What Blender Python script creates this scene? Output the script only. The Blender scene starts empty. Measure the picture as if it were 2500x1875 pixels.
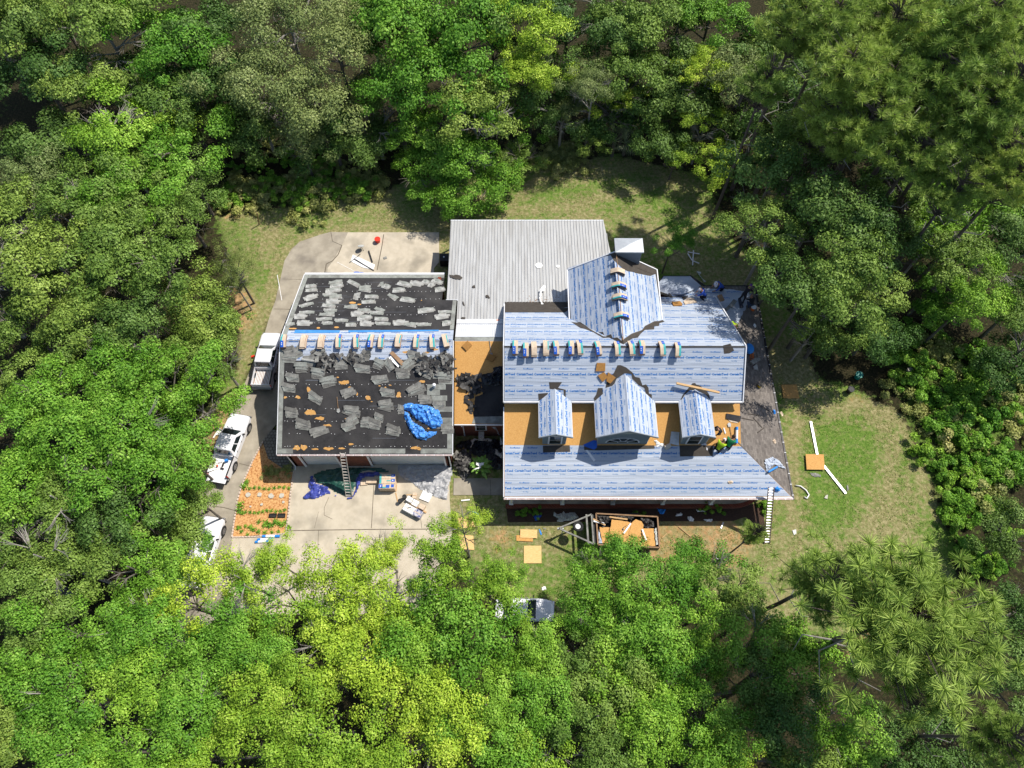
import bpy, bmesh, math, random
import numpy as np
from mathutils import Vector, Matrix, noise as mn
R=math.radians
sc=bpy.context.scene
# ---------------- camera, sky, sun, exposure ----------------
H=49.0; TH=R(26); F=1733.0
cam=bpy.data.cameras.new("camera"); co=bpy.data.objects.new("camera",cam); sc.collection.objects.link(co)
co.location=(0,0,H); co.rotation_euler=(TH,0,0)
cam.sensor_width=36; cam.lens=F*36/2500; cam.clip_end=2000; cam.clip_start=.5
sc.camera=co
w=bpy.data.worlds.new("World"); sc.world=w; w.use_nodes=True
nt=w.node_tree; bg=nt.nodes['Background']; sky=nt.nodes.new('ShaderNodeTexSky'); sky.sky_type='NISHITA'
sky.sun_disc=False; sky.sun_elevation=R(55.8); sky.sun_rotation=R(57.8)
nt.links.new(sky.outputs[0],bg.inputs[0]); bg.inputs[1].default_value=.115
sd=Vector((1.67,1.05,2.9)).normalized()
sl=bpy.data.lights.new("sun",'SUN'); sl.energy=4.7; sl.angle=R(.5); sl.color=(1,.95,.86)
so=bpy.data.objects.new("sun",sl); sc.collection.objects.link(so); so.location=(30,20,60)
so.rotation_euler=sd.to_track_quat('Z','Y').to_euler()
vs=sc.view_settings; vs.view_transform='Standard'; vs.look='None'; vs.gamma=1; vs.use_curve_mapping=False; vs.exposure=.3
sc.render.resolution_x=1024; sc.render.resolution_y=768
cy=sc.cycles
cy.max_bounces=6; cy.diffuse_bounces=3; cy.transmission_bounces=3; cy.transparent_max_bounces=4; cy.glossy_bounces=2
# ---------------- pixel rays (photo 2500x1875) onto real surfaces ----------------
S_,C_=math.sin(TH),math.cos(TH)
CAM=Vector((0,0,H))
def ray(px,py): return Vector(((px-1250),(937.5-py)*C_+F*S_,(937.5-py)*S_-F*C_))
class Plane:
    def __init__(s,o,n,u=None):
        s.o=Vector(o); s.n=Vector(n).normalized()
        u=Vector(u) if u else Vector((1,0,0)); s.u=(u-s.n*u.dot(s.n)).normalized(); s.v=s.n.cross(s.u)
    def hit(s,px,py):
        r=ray(px,py); return CAM+r*((s.o-CAM).dot(s.n)/r.dot(s.n))
    def uv(s,p): d=p-s.o; return (d.dot(s.u),d.dot(s.v))
    def xyz(s,u,v,h=0): return s.o+s.u*u+s.v*v+s.n*h
    def z(s,x,y): return s.o.z-((x-s.o.x)*s.n.x+(y-s.o.y)*s.n.y)/s.n.z
def ZP(z): return Plane((0,0,z),(0,0,1))
GND=ZP(0)
def P(px,py,z=0): return ZP(z).hit(px,py)
# roofs: o, n
GR_Y,GR_Z=24.5,5.75
GS=Plane((-16.2,17.1,2.93),(0,-(GR_Z-2.93)/(GR_Y-17.1),1)); GN=Plane((-16.2,32.0,2.9),(0,(GR_Z-2.9)/(32-GR_Y),1),(-1,0,0))
MS=Plane((-.52,19.77,5.81),(0,-.735,1)); MN=Plane((15.4,22.75,8),(0,.668,1),(-1,0,0))
LS=Plane((-.52,14.08,2.9),(0,-.385,1))
EL=Plane((18.75,14.08,2.9),(.38,0,1),(0,1,0))
NL=Plane((18.75,30.9,2.9),(0,.40,1),(-1,0,0))
XP=.69
XL=Plane((4.12,30.5,5.6),(-XP,0,1),(0,-1,0)); XR=Plane((10.4,23,5.6),(XP,0,1),(0,1,0))
MT=Plane((0,37.25,3.0),(0,.112,1))
BS=Plane((-4.1,19.3,3.0),(0,-.40,1))
# ---------------- scene helpers ----------------
def link(o): sc.collection.objects.link(o); return o
def tag(o,label=None,cat=None,group=None,kind=None):
    if label: o['label']=label
    if cat: o['category']=cat
    if group: o['group']=group
    if kind: o['kind']=kind
    return o
def empty(name,loc=(0,0,0),rz=0,rot=None):
    o=bpy.data.objects.new(name,None); link(o); o.location=loc; o.empty_display_size=.2
    o.rotation_euler=rot if rot else (0,0,rz); return o
class MB:
    def __init__(s): s.v=[];s.f=[];s.m=[]
    def add(s,vs,fs,mi=0):
        b=len(s.v); s.v.extend(Vector(x) for x in vs)
        for f in fs: s.f.append([b+i for i in f]); s.m.append(mi)
        return s
    def box(s,c,sz,mi=0,rot=None,top=None):
        x,y,z=[a/2 for a in sz]; tx,ty=(top if top else (1,1))
        vs=[Vector((-x,-y,-z)),Vector((x,-y,-z)),Vector((x,y,-z)),Vector((-x,y,-z)),Vector((-x*tx,-y*ty,z)),Vector((x*tx,-y*ty,z)),Vector((x*tx,y*ty,z)),Vector((-x*tx,y*ty,z))]
        if rot is not None:
            if not isinstance(rot,Matrix): rot=Matrix.Rotation(rot,3,'Z')
            vs=[rot@a for a in vs]
        c=Vector(c); return s.add([a+c for a in vs],[(0,3,2,1),(4,5,6,7),(0,1,5,4),(1,2,6,5),(2,3,7,6),(3,0,4,7)],mi)
    def prism(s,pts,off,mi=0,mside=None):
        n=len(pts); pts=[Vector(p) for p in pts]; off=Vector(off)
        s.add(pts+[p+off for p in pts],[list(range(n))[::-1],list(range(n,2*n))],mi)
        b=len(s.v)-2*n
        for i in range(n):
            j=(i+1)%n; s.f.append([b+i,b+j,b+n+j,b+n+i]); s.m.append(mi if mside is None else mside)
        return s
    def tube(s,pts,r,n=8,mi=0,cap=True):
        pts=[Vector(p) for p in pts]; k=len(pts)
        rs=r if isinstance(r,(list,tuple)) else [r]*k
        vs=[];fs=[]
        for i,p in enumerate(pts):
            d=(pts[min(i+1,k-1)]-pts[max(i-1,0)]).normalized()
            a=d.cross(Vector((0,0,1)) if abs(d.z)<.9 else Vector((1,0,0))).normalized(); b=d.cross(a)
            for j in range(n):
                t=2*math.pi*j/n; vs.append(p+(a*math.cos(t)+b*math.sin(t))*rs[i])
        for i in range(k-1):
            for j in range(n): fs.append((i*n+j,i*n+(j+1)%n,(i+1)*n+(j+1)%n,(i+1)*n+j))
        if cap: fs.append(list(range(n))[::-1]); fs.append([ (k-1)*n+j for j in range(n)])
        return s.add(vs,fs,mi)
    def sphere(s,c,r,mi=0,n=10,m=7,sq=(1,1,1)):
        c=Vector(c); vs=[];fs=[]
        for i in range(m+1):
            ph=math.pi*i/m
            for j in range(n):
                t=2*math.pi*j/n; vs.append(c+Vector((r*sq[0]*math.sin(ph)*math.cos(t),r*sq[1]*math.sin(ph)*math.sin(t),r*sq[2]*math.cos(ph))))
        for i in range(m):
            for j in range(n): fs.append((i*n+j,(i+1)*n+j,(i+1)*n+(j+1)%n,i*n+(j+1)%n))
        return s.add(vs,fs,mi)
    def build(s,name,mats,parent=None,smooth=False,bevel=0,local=False,seg=2):
        """verts are in world space unless local; parent keeps them put"""
        me=bpy.data.meshes.new(name); o=bpy.data.objects.new(name,me); link(o)
        vs=s.v
        if parent is not None:
            o.parent=parent
            if not local:
                inv=mw(parent).inverted(); vs=[inv@p for p in vs]
        elif not local and vs:
            c=sum(vs,Vector())/len(vs); c.z=min(p.z for p in vs); vs=[p-c for p in vs]; o.location=c
        me.from_pydata([tuple(p) for p in vs],[],s.f)
        if not isinstance(mats,(list,tuple)): mats=[mats]
        for m in mats: me.materials.append(m)
        if len(mats)>1: me.polygons.foreach_set('material_index',s.m)
        if smooth: me.polygons.foreach_set('use_smooth',[True]*len(me.polygons))
        me.update()
        if bevel:
            b=o.modifiers.new('bevel','BEVEL'); b.width=bevel; b.segments=seg; b.limit_method='ANGLE'; b.angle_limit=R(35)
        return o
def mw(o):
    m=o.matrix_basis.copy()
    if o.parent: m=mw(o.parent)@m
    return m
def copy_tree(o,parent=None):
    c=o.copy(); link(c); c.parent=parent
    for ch in list(o.children): copy_tree(ch,c)
    return c
def rag(poly,step=.12,amp=.05,seed=0):
    """2-d outline with torn edges"""
    rd=random.Random(seed); out=[]
    n=len(poly)
    for i in range(n):
        a=Vector(poly[i]);b=Vector(poly[(i+1)%n]); L=(b-a).length; k=max(1,int(L/step)); nn=Vector((-(b-a).y,(b-a).x)).normalized() if L>0 else Vector((0,0))
        for j in range(k):
            p=a.lerp(b,j/k)
            if j: p=p+nn*rd.uniform(-amp,amp)
            out.append((p.x,p.y))
    return out
def patch(mb,pts,pl,h=.004,t=.0,mi=0,px=True,ragged=0,seed=1,step=.12):
    """flat piece with outline pts (photo pixels, or plane uv) lying on plane pl, raised h, thickness t"""
    uv=[pl.uv(pl.hit(*p)) for p in pts] if px else pts
    a=sum(uv[i][0]*uv[(i+1)%len(uv)][1]-uv[(i+1)%len(uv)][0]*uv[i][1] for i in range(len(uv)))
    if a<0: uv=uv[::-1]
    if ragged: uv=rag(uv,step,ragged,seed)
    if t>0: mb.prism([pl.xyz(u,v,h) for u,v in uv],pl.n*t,mi)
    else: mb.add([pl.xyz(u,v,h) for u,v in uv],[list(range(len(uv)))],mi)
def inpoly(x,y,poly):
    c=False;n=len(poly);j=n-1
    for i in range(n):
        if (poly[i][1]>y)!=(poly[j][1]>y) and x<(poly[j][0]-poly[i][0])*(y-poly[i][1])/(poly[j][1]-poly[i][1])+poly[i][0]: c=not c
        j=i
    return c
def pdist(x,y,poly):
    d=9e9;n=len(poly)
    for i in range(n):
        ax,ay=poly[i];bx,by=poly[(i+1)%n];dx,dy=bx-ax,by-ay;L=dx*dx+dy*dy
        t=max(0,min(1,((x-ax)*dx+(y-ay)*dy)/L)) if L else 0
        d=min(d,math.hypot(x-ax-t*dx,y-ay-t*dy))
    return d
def crumple(mb,pts,pl,amp=.15,cell=.09,freq=2.2,seed=0,mi=0,base=.02,px=True,dome=0,fold=(1,1)):
    poly=[pl.uv(pl.hit(*p)) for p in pts] if px else pts
    xs=[p[0] for p in poly];ys=[p[1] for p in poly]
    nx=int((max(xs)-min(xs))/cell)+2;ny=int((max(ys)-min(ys))/cell)+2
    idx={};vs=[];fs=[]
    for i in range(nx):
        for j in range(ny):
            u=min(xs)+i*cell;v=min(ys)+j*cell
            ju=u+.045*mn.noise(Vector((u*4,v*4,seed)));jv=v+.045*mn.noise(Vector((u*4,v*4,seed+9)))
            if inpoly(ju,jv,poly):
                d=pdist(ju,jv,poly); q=Vector((ju*freq*fold[0],jv*freq*fold[1],seed*7.3))
                rg=1-abs(mn.noise(q))*2; rg2=1-abs(mn.noise(q*2.3+Vector((3,1,0))))*2
                h=base+min(1,d/.18)*(amp*max(0,rg)**2+amp*.5*max(0,rg2)**2)+dome*min(1,d/.8)
                idx[i,j]=len(vs);vs.append(pl.xyz(ju,jv,max(h,base)))
    for i in range(nx-1):
        for j in range(ny-1):
            k=[(i,j),(i+1,j),(i+1,j+1),(i,j+1)]
            if all(q in idx for q in k): fs.append([idx[q] for q in k])
    mb.add(vs,fs,mi)
# ---------------- materials ----------------
def nodes(name):
    m=bpy.data.materials.new(name); m.use_nodes=True; t=m.node_tree; return m,t,t.nodes['Principled BSDF']
def mat(name,c1,c2=None,scale=4,rough=.8,bump=0,bscale=None,stretch=(1,1,1),metal=0,spec=.3,detail=6,c3=None,s3=.6,coat=0,contrast=(.35,.65),lo=.45):
    m,t,b=nodes(name); N=t.nodes;L=t.links
    b.inputs['Roughness'].default_value=rough; b.inputs['Metallic'].default_value=metal; b.inputs['Specular IOR Level'].default_value=spec
    b.inputs['Coat Weight'].default_value=coat
    tc=N.new('ShaderNodeTexCoord'); mp=N.new('ShaderNodeMapping'); mp.inputs['Scale'].default_value=stretch; L.new(tc.outputs['Object'],mp.inputs[0])
    if c2 is None: c2=tuple(x*.82 for x in c1)
    no=N.new('ShaderNodeTexNoise'); no.inputs['Scale'].default_value=scale; no.inputs['Detail'].default_value=detail; no.inputs['Roughness'].default_value=.6; L.new(mp.outputs[0],no.inputs[0])
    cr=N.new('ShaderNodeValToRGB'); cr.color_ramp.elements[0].position=contrast[0]; cr.color_ramp.elements[1].position=contrast[1]
    cr.color_ramp.elements[0].color=(*c1,1); cr.color_ramp.elements[1].color=(*c2,1); L.new(no.outputs[0],cr.inputs[0])
    out=cr.outputs[0]
    if c3:
        n3=N.new('ShaderNodeTexNoise'); n3.inputs['Scale'].default_value=s3; n3.inputs['Detail'].default_value=4; L.new(mp.outputs[0],n3.inputs[0])
        r3=N.new('ShaderNodeValToRGB'); r3.color_ramp.elements[0].position=lo; r3.color_ramp.elements[1].position=lo+.2; L.new(n3.outputs[0],r3.inputs[0])
        mx=N.new('ShaderNodeMixRGB'); L.new(r3.outputs[0],mx.inputs[0]); L.new(out,mx.inputs[1]); mx.inputs[2].default_value=(*c3,1); out=mx.outputs[0]
    L.new(out,b.inputs['Base Color'])
    if bump:
        bn=N.new('ShaderNodeTexNoise'); bn.inputs['Scale'].default_value=bscale or scale*3; bn.inputs['Detail'].default_value=5; L.new(mp.outputs[0],bn.inputs[0])
        bp=N.new('ShaderNodeBump'); bp.inputs['Strength'].default_value=1; bp.inputs['Distance'].default_value=bump; L.new(bn.outputs[0],bp.inputs['Height']); L.new(bp.outputs[0],b.inputs['Normal'])
    return m
def leafmat(name,cols,tr=.25,rough=.55):
    m,t,b=nodes(name); N=t.nodes;L=t.links
    g=N.new('ShaderNodeNewGeometry'); cr=N.new('ShaderNodeValToRGB'); el=cr.color_ramp.elements
    el[0].position=0; el[0].color=(*cols[0],1); el[1].position=1; el[1].color=(*cols[-1],1)
    for i,c in enumerate(cols[1:-1]): e=el.new((i+1)/(len(cols)-1)); e.color=(*c,1)
    tc=N.new('ShaderNodeTexCoord'); no=N.new('ShaderNodeTexNoise'); no.inputs['Scale'].default_value=.55; no.inputs['Detail'].default_value=2; L.new(tc.outputs['Object'],no.inputs[0])
    ma=N.new('ShaderNodeMath'); ma.operation='MULTIPLY_ADD'; L.new(g.outputs['Random Per Island'],ma.inputs[0]); ma.inputs[1].default_value=.55
    m2=N.new('ShaderNodeMath'); m2.operation='MULTIPLY_ADD'; L.new(no.outputs[0],m2.inputs[0]); m2.inputs[1].default_value=1.3; m2.inputs[2].default_value=-.42
    L.new(m2.outputs[0],ma.inputs[2]); L.new(ma.outputs[0],cr.inputs[0])
    oi=N.new('ShaderNodeObjectInfo'); hs=N.new('ShaderNodeHueSaturation'); mr=N.new('ShaderNodeMapRange'); L.new(oi.outputs['Random'],mr.inputs[0]); mr.inputs[3].default_value=.472; mr.inputs[4].default_value=.5
    mv=N.new('ShaderNodeMapRange'); L.new(oi.outputs['Random'],mv.inputs[0]); mv.inputs[3].default_value=1.75; mv.inputs[4].default_value=1.2
    L.new(mr.outputs[0],hs.inputs['Hue']); L.new(mv.outputs[0],hs.inputs['Value']); L.new(cr.outputs[0],hs.inputs['Color'])
    L.new(hs.outputs[0],b.inputs['Base Color']); b.inputs['Roughness'].default_value=rough; b.inputs['Specular IOR Level'].default_value=.22
    tr_=N.new('ShaderNodeBsdfTranslucent'); L.new(hs.outputs[0],tr_.inputs[0]); mx=N.new('ShaderNodeMixShader'); mx.inputs[0].default_value=tr
    L.new(b.outputs[0],mx.inputs[1]); L.new(tr_.outputs[0],mx.inputs[2]); L.new(mx.outputs[0],N['Material Output'].inputs[0])
    return m
M={}
M['memX']=mat('membrane_across',(.39,.435,.515),(.45,.495,.575),1.2,.55,.05,1.8,(.22,3.2,3.2),spec=.25,c3=(.34,.385,.465),s3=.5)
M['memY']=mat('membrane_along',(.39,.435,.515),(.45,.495,.575),1.2,.55,.05,1.8,(3.2,.22,3.2),spec=.25,c3=(.34,.385,.465),s3=.5)
M['ink']=mat('blue_ink',(.015,.12,.38),(.02,.16,.46),9,.6)
M['ink2']=mat('pale_blue_ink',(.11,.22,.42),(.16,.28,.47),9,.6)
M['seam']=mat('seam_grey',(.16,.18,.22),(.24,.26,.3),6,.7)
M['felt']=mat('brown_felt',(.052,.043,.036),(.07,.06,.05),3,.85,.01,6)
M['feltb']=mat('black_felt',(.022,.021,.022),(.036,.034,.035),2.5,.85,.012,9,c3=(.05,.047,.046),s3=.5)
M['osb']=mat('oriented_strand_board',(.52,.27,.078),(.62,.35,.115),11,.8,.006,60,c3=(.40,.19,.055),s3=22,detail=8,lo=.52)
M['ply']=mat('pale_plywood',(.72,.50,.22),(.62,.38,.14),5,.7,.004,30,(1,4,1))
M['shg']=mat('grey_shingle',(.20,.195,.175),(.29,.285,.26),9,.9,.01,40,c3=(.15,.145,.135),s3=2.5)
M['shgl']=mat('pale_shingle_back',(.31,.31,.29),(.42,.42,.40),7,.85,.008,30,c3=(.24,.23,.21),s3=3)
M['shgb']=mat('starter_shingle',(.22,.23,.21),(.30,.31,.28),5,.9,.008,30,c3=(.17,.17,.155),s3=1.6)
M['white']=mat('white_paint',(.74,.74,.73),(.66,.66,.64),3,.45,spec=.4)
M['trimw']=mat('white_trim',(.78,.78,.8),(.70,.70,.72),5,.4,spec=.4)
M['pinkw']=mat('pinkish_gutter',(.60,.48,.46),(.42,.33,.32),7,.5)
M['siding']=mat('sage_siding',(.30,.34,.31),(.34,.38,.35),2,.6)
M['sidingd']=mat('grey_siding',(.22,.25,.28),(.26,.29,.32),2,.6)
M['glass']=mat('window_glass',(.012,.02,.022),(.02,.035,.035),1,.12,spec=.6)
M['brick']=None
M['metal']=mat('galvanised_roof',(.46,.455,.44),(.52,.515,.50),1.3,.42,.0,None,(2.5,.3,1),metal=.25,spec=.5,c3=(.40,.39,.37),s3=1.2)
M['metalw']=mat('white_roof_metal',(.66,.67,.69),(.60,.61,.63),2,.4,metal=.1,spec=.5)
M['rib']=mat('rib_shaded_side',(.27,.27,.27),(.36,.36,.36),5,.6)  # darker copy of the roof metal, painting shade onto one flank of each rib
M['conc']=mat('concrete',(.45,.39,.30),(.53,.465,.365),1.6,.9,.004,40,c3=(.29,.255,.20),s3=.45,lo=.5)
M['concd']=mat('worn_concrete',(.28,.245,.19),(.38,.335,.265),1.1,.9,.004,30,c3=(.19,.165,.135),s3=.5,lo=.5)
M['joint']=mat('joint_dark',(.085,.07,.05),(.16,.13,.095),6,.9)
M['mulch']=mat('orange_pine_mulch',(.54,.28,.10),(.66,.40,.18),16,.95,.02,40,c3=(.36,.14,.045),s3=9,detail=9)
M['tyre']=mat('tyre_rubber',(.018,.018,.02),(.03,.03,.03),8,.85)
M['rim']=mat('alloy_rim',(.45,.45,.47),(.35,.35,.37),8,.3,metal=.8)
M['carw']=mat('white_car_paint',(.80,.80,.83),(.77,.77,.80),1,.28,coat=.6,spec=.5)
M['carp']=mat('dull_white_car_paint',(.72,.72,.75),(.66,.66,.69),2,.35,coat=.3,spec=.5)
M['cars']=mat('silver_car_paint',(.33,.35,.38),(.30,.32,.35),1,.3,metal=.5,coat=.5,spec=.5)
M['card']=mat('dark_car_paint',(.01,.013,.03),(.015,.02,.04),1,.25,coat=.6,spec=.5)
M['blackp']=mat('black_plastic',(.015,.015,.016),(.03,.03,.03),5,.6)
M['blk']=mat('black_steel',(.022,.022,.026),(.045,.042,.045),4,.5,metal=.3)
M['blue']=mat('blue_tarp',(.05,.22,.62),(.09,.30,.72),3,.38,.02,6,spec=.5)
M['navy']=mat('dark_blue_tarp',(.03,.045,.25),(.07,.09,.36),3,.35,.02,6,spec=.5)
M['green']=mat('dark_green_tarp',(.010,.055,.042),(.02,.085,.06),3,.4,.02,6,spec=.5)
M['silver']=mat('silver_tarp',(.30,.30,.31),(.42,.42,.43),3,.45,.02,6,spec=.5)
M['blackpl']=mat('black_plastic_sheeting',(.018,.02,.025),(.04,.045,.055),3,.38,.03,6,spec=.5,c3=(.09,.08,.075),s3=1.2,lo=.55)
M['greyfelt']=mat('torn_felt_pieces',(.04,.038,.037),(.075,.07,.066),3,.7,.02,6,c3=(.15,.145,.14),s3=3,lo=.55)
M['cloth']=mat('whitish_plastic_film',(.55,.56,.52),(.45,.46,.42),4,.5,.01,8)
M['gutter']=mat('aluminium_gutter',(.62,.63,.63),(.48,.49,.49),5,.4,metal=.3)
M['chimcap']=mat('chimney_cap_sheet',(.36,.38,.40),(.44,.46,.48),2,.45,metal=.3)
M['wood']=mat('sawn_timber',(.55,.36,.18),(.42,.26,.12),4,.8,.004,20,(1,6,1))
M['brownwood']=mat('old_board',(.22,.13,.07),(.30,.19,.11),4,.85,.004,20)
M['kraft']=mat('kraft_wrap',(.58,.45,.33),(.48,.36,.25),3,.7,.004,20,(3,.6,1),c3=(.66,.54,.41),s3=6)
M['teal']=mat('teal_print',(.04,.33,.34),(.07,.40,.40),4,.5)
M['lblue']=mat('blue_print',(.01,.08,.42),(.02,.11,.50),4,.5)
M['wprint']=mat('white_print',(.8,.8,.8),(.7,.7,.7),4,.5)
M['pinkwrap']=mat('bundle_edge',(.24,.11,.08),(.38,.21,.15),12,.8)
M['darkwrap']=mat('dark_bundle_edge',(.03,.035,.05),(.06,.06,.08),12,.7)
M['cork']=mat('cork_foam_square',(.40,.20,.055),(.31,.15,.04),9,.85,.006,40)
M['bark']=mat('bark',(.10,.085,.07),(.17,.15,.125),6,.9,.03,14,(1,1,.3))
M['barkp']=mat('pine_bark',(.085,.065,.055),(.14,.11,.095),6,.9,.03,14,(1,1,.3))
M['dead']=mat('bare_dead_wood',(.36,.33,.29),(.26,.235,.205),6,.85,.01,14)
M['red']=mat('red_plastic',(.75,.045,.02),(.62,.03,.015),3,.4,spec=.5)
M['orange']=mat('orange_plastic',(.80,.20,.03),(.7,.15,.02),3,.5)
M['tealp']=mat('teal_bin_plastic',(.01,.22,.17),(.02,.30,.23),3,.45)
M['stone']=mat('pale_stone',(.52,.49,.42),(.42,.39,.33),6,.9,.01,20)
M['edge']=mat('bed_edging',(.60,.50,.42),(.45,.35,.28),12,.9)
M['alu']=mat('ladder_aluminium',(.50,.47,.42),(.38,.35,.32),5,.5,metal=.4)
M['fib']=mat('ladder_rail_brown',(.20,.13,.10),(.28,.20,.16),5,.6)
M['foamwhite']=mat('white_packing',(.85,.84,.82),(.75,.74,.72),4,.7)
M['lime']=mat('lime_shirt',(.42,.62,.02),(.35,.52,.02),5,.85,.01,14)
M['grn']=mat('green_shirt',(.015,.19,.07),(.02,.24,.09),5,.85,.01,14)
M['blushirt']=mat('blue_shirt',(.02,.07,.38),(.03,.09,.46),5,.8,.01,14)
M['darkc']=mat('dark_clothing',(.012,.012,.018),(.025,.024,.03),5,.9,.01,14)
M['jean']=mat('denim',(.035,.055,.10),(.05,.075,.13),5,.9,.01,14)
M['skin']=mat('skin',(.34,.17,.10),(.40,.21,.13),5,.6)
M['hair']=mat('dark_hair',(.02,.012,.01),(.035,.02,.015),9,.7)
M['capw']=mat('white_cap',(.75,.74,.76),(.65,.64,.68),5,.8)
M['capp']=mat('purple_cap',(.14,.05,.22),(.10,.03,.16),5,.8)
M['capg']=mat('grey_cap',(.25,.24,.27),(.2,.2,.22),5,.8)
M['yellow']=mat('yellow_label',(.75,.55,.03),(.6,.42,.02),5,.6)
M['paver']=None
M['soil']=mat('dark_soil',(.045,.026,.018),(.075,.045,.03),8,.95,.02,30)
M['lightblue']=mat('light_blue_plastic',(.05,.22,.52),(.08,.28,.60),3,.45)
# brick, pavers, roof shingles from Brick Texture on object coordinates
def brickmat(name,c1,c2,mortar,bw,bh,axes,msize=.01,rough=.85,offset=.5,bump=.003):
    m,t,b=nodes(name); N=t.nodes;L=t.links; tc=N.new('ShaderNodeTexCoord'); sp=N.new('ShaderNodeSeparateXYZ'); cb=N.new('ShaderNodeCombineXYZ')
    L.new(tc.outputs['Object'],sp.inputs[0])
    if axes=='XZ':
        ad=N.new('ShaderNodeMath'); L.new(sp.outputs['X'],ad.inputs[0]); L.new(sp.outputs['Y'],ad.inputs[1]); L.new(ad.outputs[0],cb.inputs[0]); L.new(sp.outputs['Z'],cb.inputs[1])
    else: L.new(sp.outputs[axes[0]],cb.inputs[0]); L.new(sp.outputs[axes[1]],cb.inputs[1])
    br=N.new('ShaderNodeTexBrick'); br.inputs['Scale'].default_value=1; br.inputs['Brick Width'].default_value=bw; br.inputs['Row Height'].default_value=bh
    br.inputs['Mortar Size'].default_value=msize; br.inputs['Color1'].default_value=(*c1,1); br.inputs['Color2'].default_value=(*c2,1); br.inputs['Mortar'].default_value=(*mortar,1); br.offset=offset
    L.new(cb.outputs[0],br.inputs[0])
    no=N.new('ShaderNodeTexNoise'); no.inputs['Scale'].default_value=3; no.inputs['Detail'].default_value=8; L.new(tc.outputs['Object'],no.inputs[0])
    mx=N.new('ShaderNodeMixRGB'); mx.blend_type='MULTIPLY'; mx.inputs[0].default_value=.55; mr=N.new('ShaderNodeMapRange'); mr.inputs[3].default_value=.55; mr.inputs[4].default_value=1.4
    L.new(no.outputs[0],mr.inputs[0]); L.new(br.outputs[0],mx.inputs[1]); L.new(mr.outputs[0],mx.inputs[2]); L.new(mx.outputs[0],b.inputs['Base Color'])
    b.inputs['Roughness'].default_value=rough; b.inputs['Specular IOR Level'].default_value=.2
    bp=N.new('ShaderNodeBump'); bp.inputs['Distance'].default_value=bump; bp.invert=True; L.new(br.outputs['Fac'],bp.inputs['Height']); L.new(bp.outputs[0],b.inputs['Normal'])
    return m
M['brick']=brickmat('red_brick',(.22,.055,.028),(.15,.038,.022),(.20,.13,.10),.21,.072,'XZ')
M['paver']=brickmat('grey_pavers',(.20,.19,.165),(.26,.245,.21),(.06,.05,.04),.24,.24,'XY',.02)
M['roofsh']=brickmat('laminated_shingles',(.20,.175,.155),(.115,.10,.09),(.10,.09,.08),.30,.14,'YX',.006)
# ground: grass, straw, sand, litter driven by a painted cover attribute
def groundmat():
    m,t,b=nodes('ground_cover'); N=t.nodes;L=t.links; tc=N.new('ShaderNodeTexCoord')
    at=N.new('ShaderNodeAttribute'); at.attribute_name='cover'; at.attribute_type='GEOMETRY'
    sp=N.new('ShaderNodeSeparateColor'); L.new(at.outputs['Color'],sp.inputs[0])
    def noise(s,d=8,st=None):
        n=N.new('ShaderNodeTexNoise'); n.inputs['Scale'].default_value=s; n.inputs['Detail'].default_value=d; n.inputs['Roughness'].default_value=.7; L.new(tc.outputs['Object'],n.inputs[0]); return n
    def ramp(src,stops):
        c=N.new('ShaderNodeValToRGB'); e=c.color_ramp.elements; e[0].position=stops[0][0]; e[0].color=(*stops[0][1],1); e[1].position=stops[-1][0]; e[1].color=(*stops[-1][1],1)
        for p,q in stops[1:-1]: x=e.new(p); x.color=(*q,1)
        L.new(src,c.inputs[0]); return c.outputs[0]
    litter=ramp(noise(6).outputs[0],[(.3,(.010,.012,.005)),(.5,(.028,.026,.012)),(.7,(.075,.055,.03))])
    grass=ramp(noise(5,10).outputs[0],[(.32,(.05,.11,.015)),(.5,(.11,.19,.03)),(.68,(.21,.27,.065))])
    straw=ramp(noise(4,10).outputs[0],[(.32,(.13,.125,.045)),(.5,(.25,.225,.10)),(.68,(.42,.36,.20))])
    dirt=ramp(noise(3,8).outputs[0],[(.3,(.30,.155,.065)),(.5,(.42,.25,.12)),(.7,(.52,.36,.20))])
    def edge(f):   # sharpen a mask with fine noise
        n=noise(2.2,8); a=N.new('ShaderNodeMath'); a.operation='ADD'; L.new(f,a.inputs[0]); s=N.new('ShaderNodeMath'); s.operation='MULTIPLY_ADD'; L.new(n.outputs[0],s.inputs[0]); s.inputs[1].default_value=1.5; s.inputs[2].default_value=-.75
        L.new(s.outputs[0],a.inputs[1]); mr=N.new('ShaderNodeMapRange'); mr.inputs[1].default_value=.35; mr.inputs[2].default_value=.65; L.new(a.outputs[0],mr.inputs[0]); return mr.outputs[0]
    def mix(f,a,c):
        x=N.new('ShaderNodeMixRGB'); L.new(f,x.inputs[0]); L.new(a,x.inputs[1]); L.new(c,x.inputs[2]); return x.outputs[0]
    o=mix(edge(sp.outputs[0]),litter,straw); o=mix(edge(sp.outputs[1]),o,grass); o=mix(edge(sp.outputs[2]),o,dirt)
    L.new(o,b.inputs['Base Color']); b.inputs['Roughness'].default_value=.95; b.inputs['Specular IOR Level'].default_value=.1
    bp=N.new('ShaderNodeBump'); bp.inputs['Distance'].default_value=.06; L.new(noise(11,9).outputs[0],bp.inputs['Height']); L.new(bp.outputs[0],b.inputs['Normal'])
    return m
M['ground']=groundmat()
M['lf_bright']=leafmat('leaves_yellow_green',[(.08,.17,.012),(.14,.26,.02),(.23,.37,.035),(.36,.47,.08)],.2)
M['lf_green']=leafmat('leaves_fresh_green',[(.04,.12,.010),(.07,.19,.016),(.125,.28,.028),(.24,.41,.07)],.18)
M['lf_mid']=leafmat('leaves_mid_green',[(.04,.085,.012),(.075,.145,.022),(.13,.22,.037),(.22,.33,.08)],.16)
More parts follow.
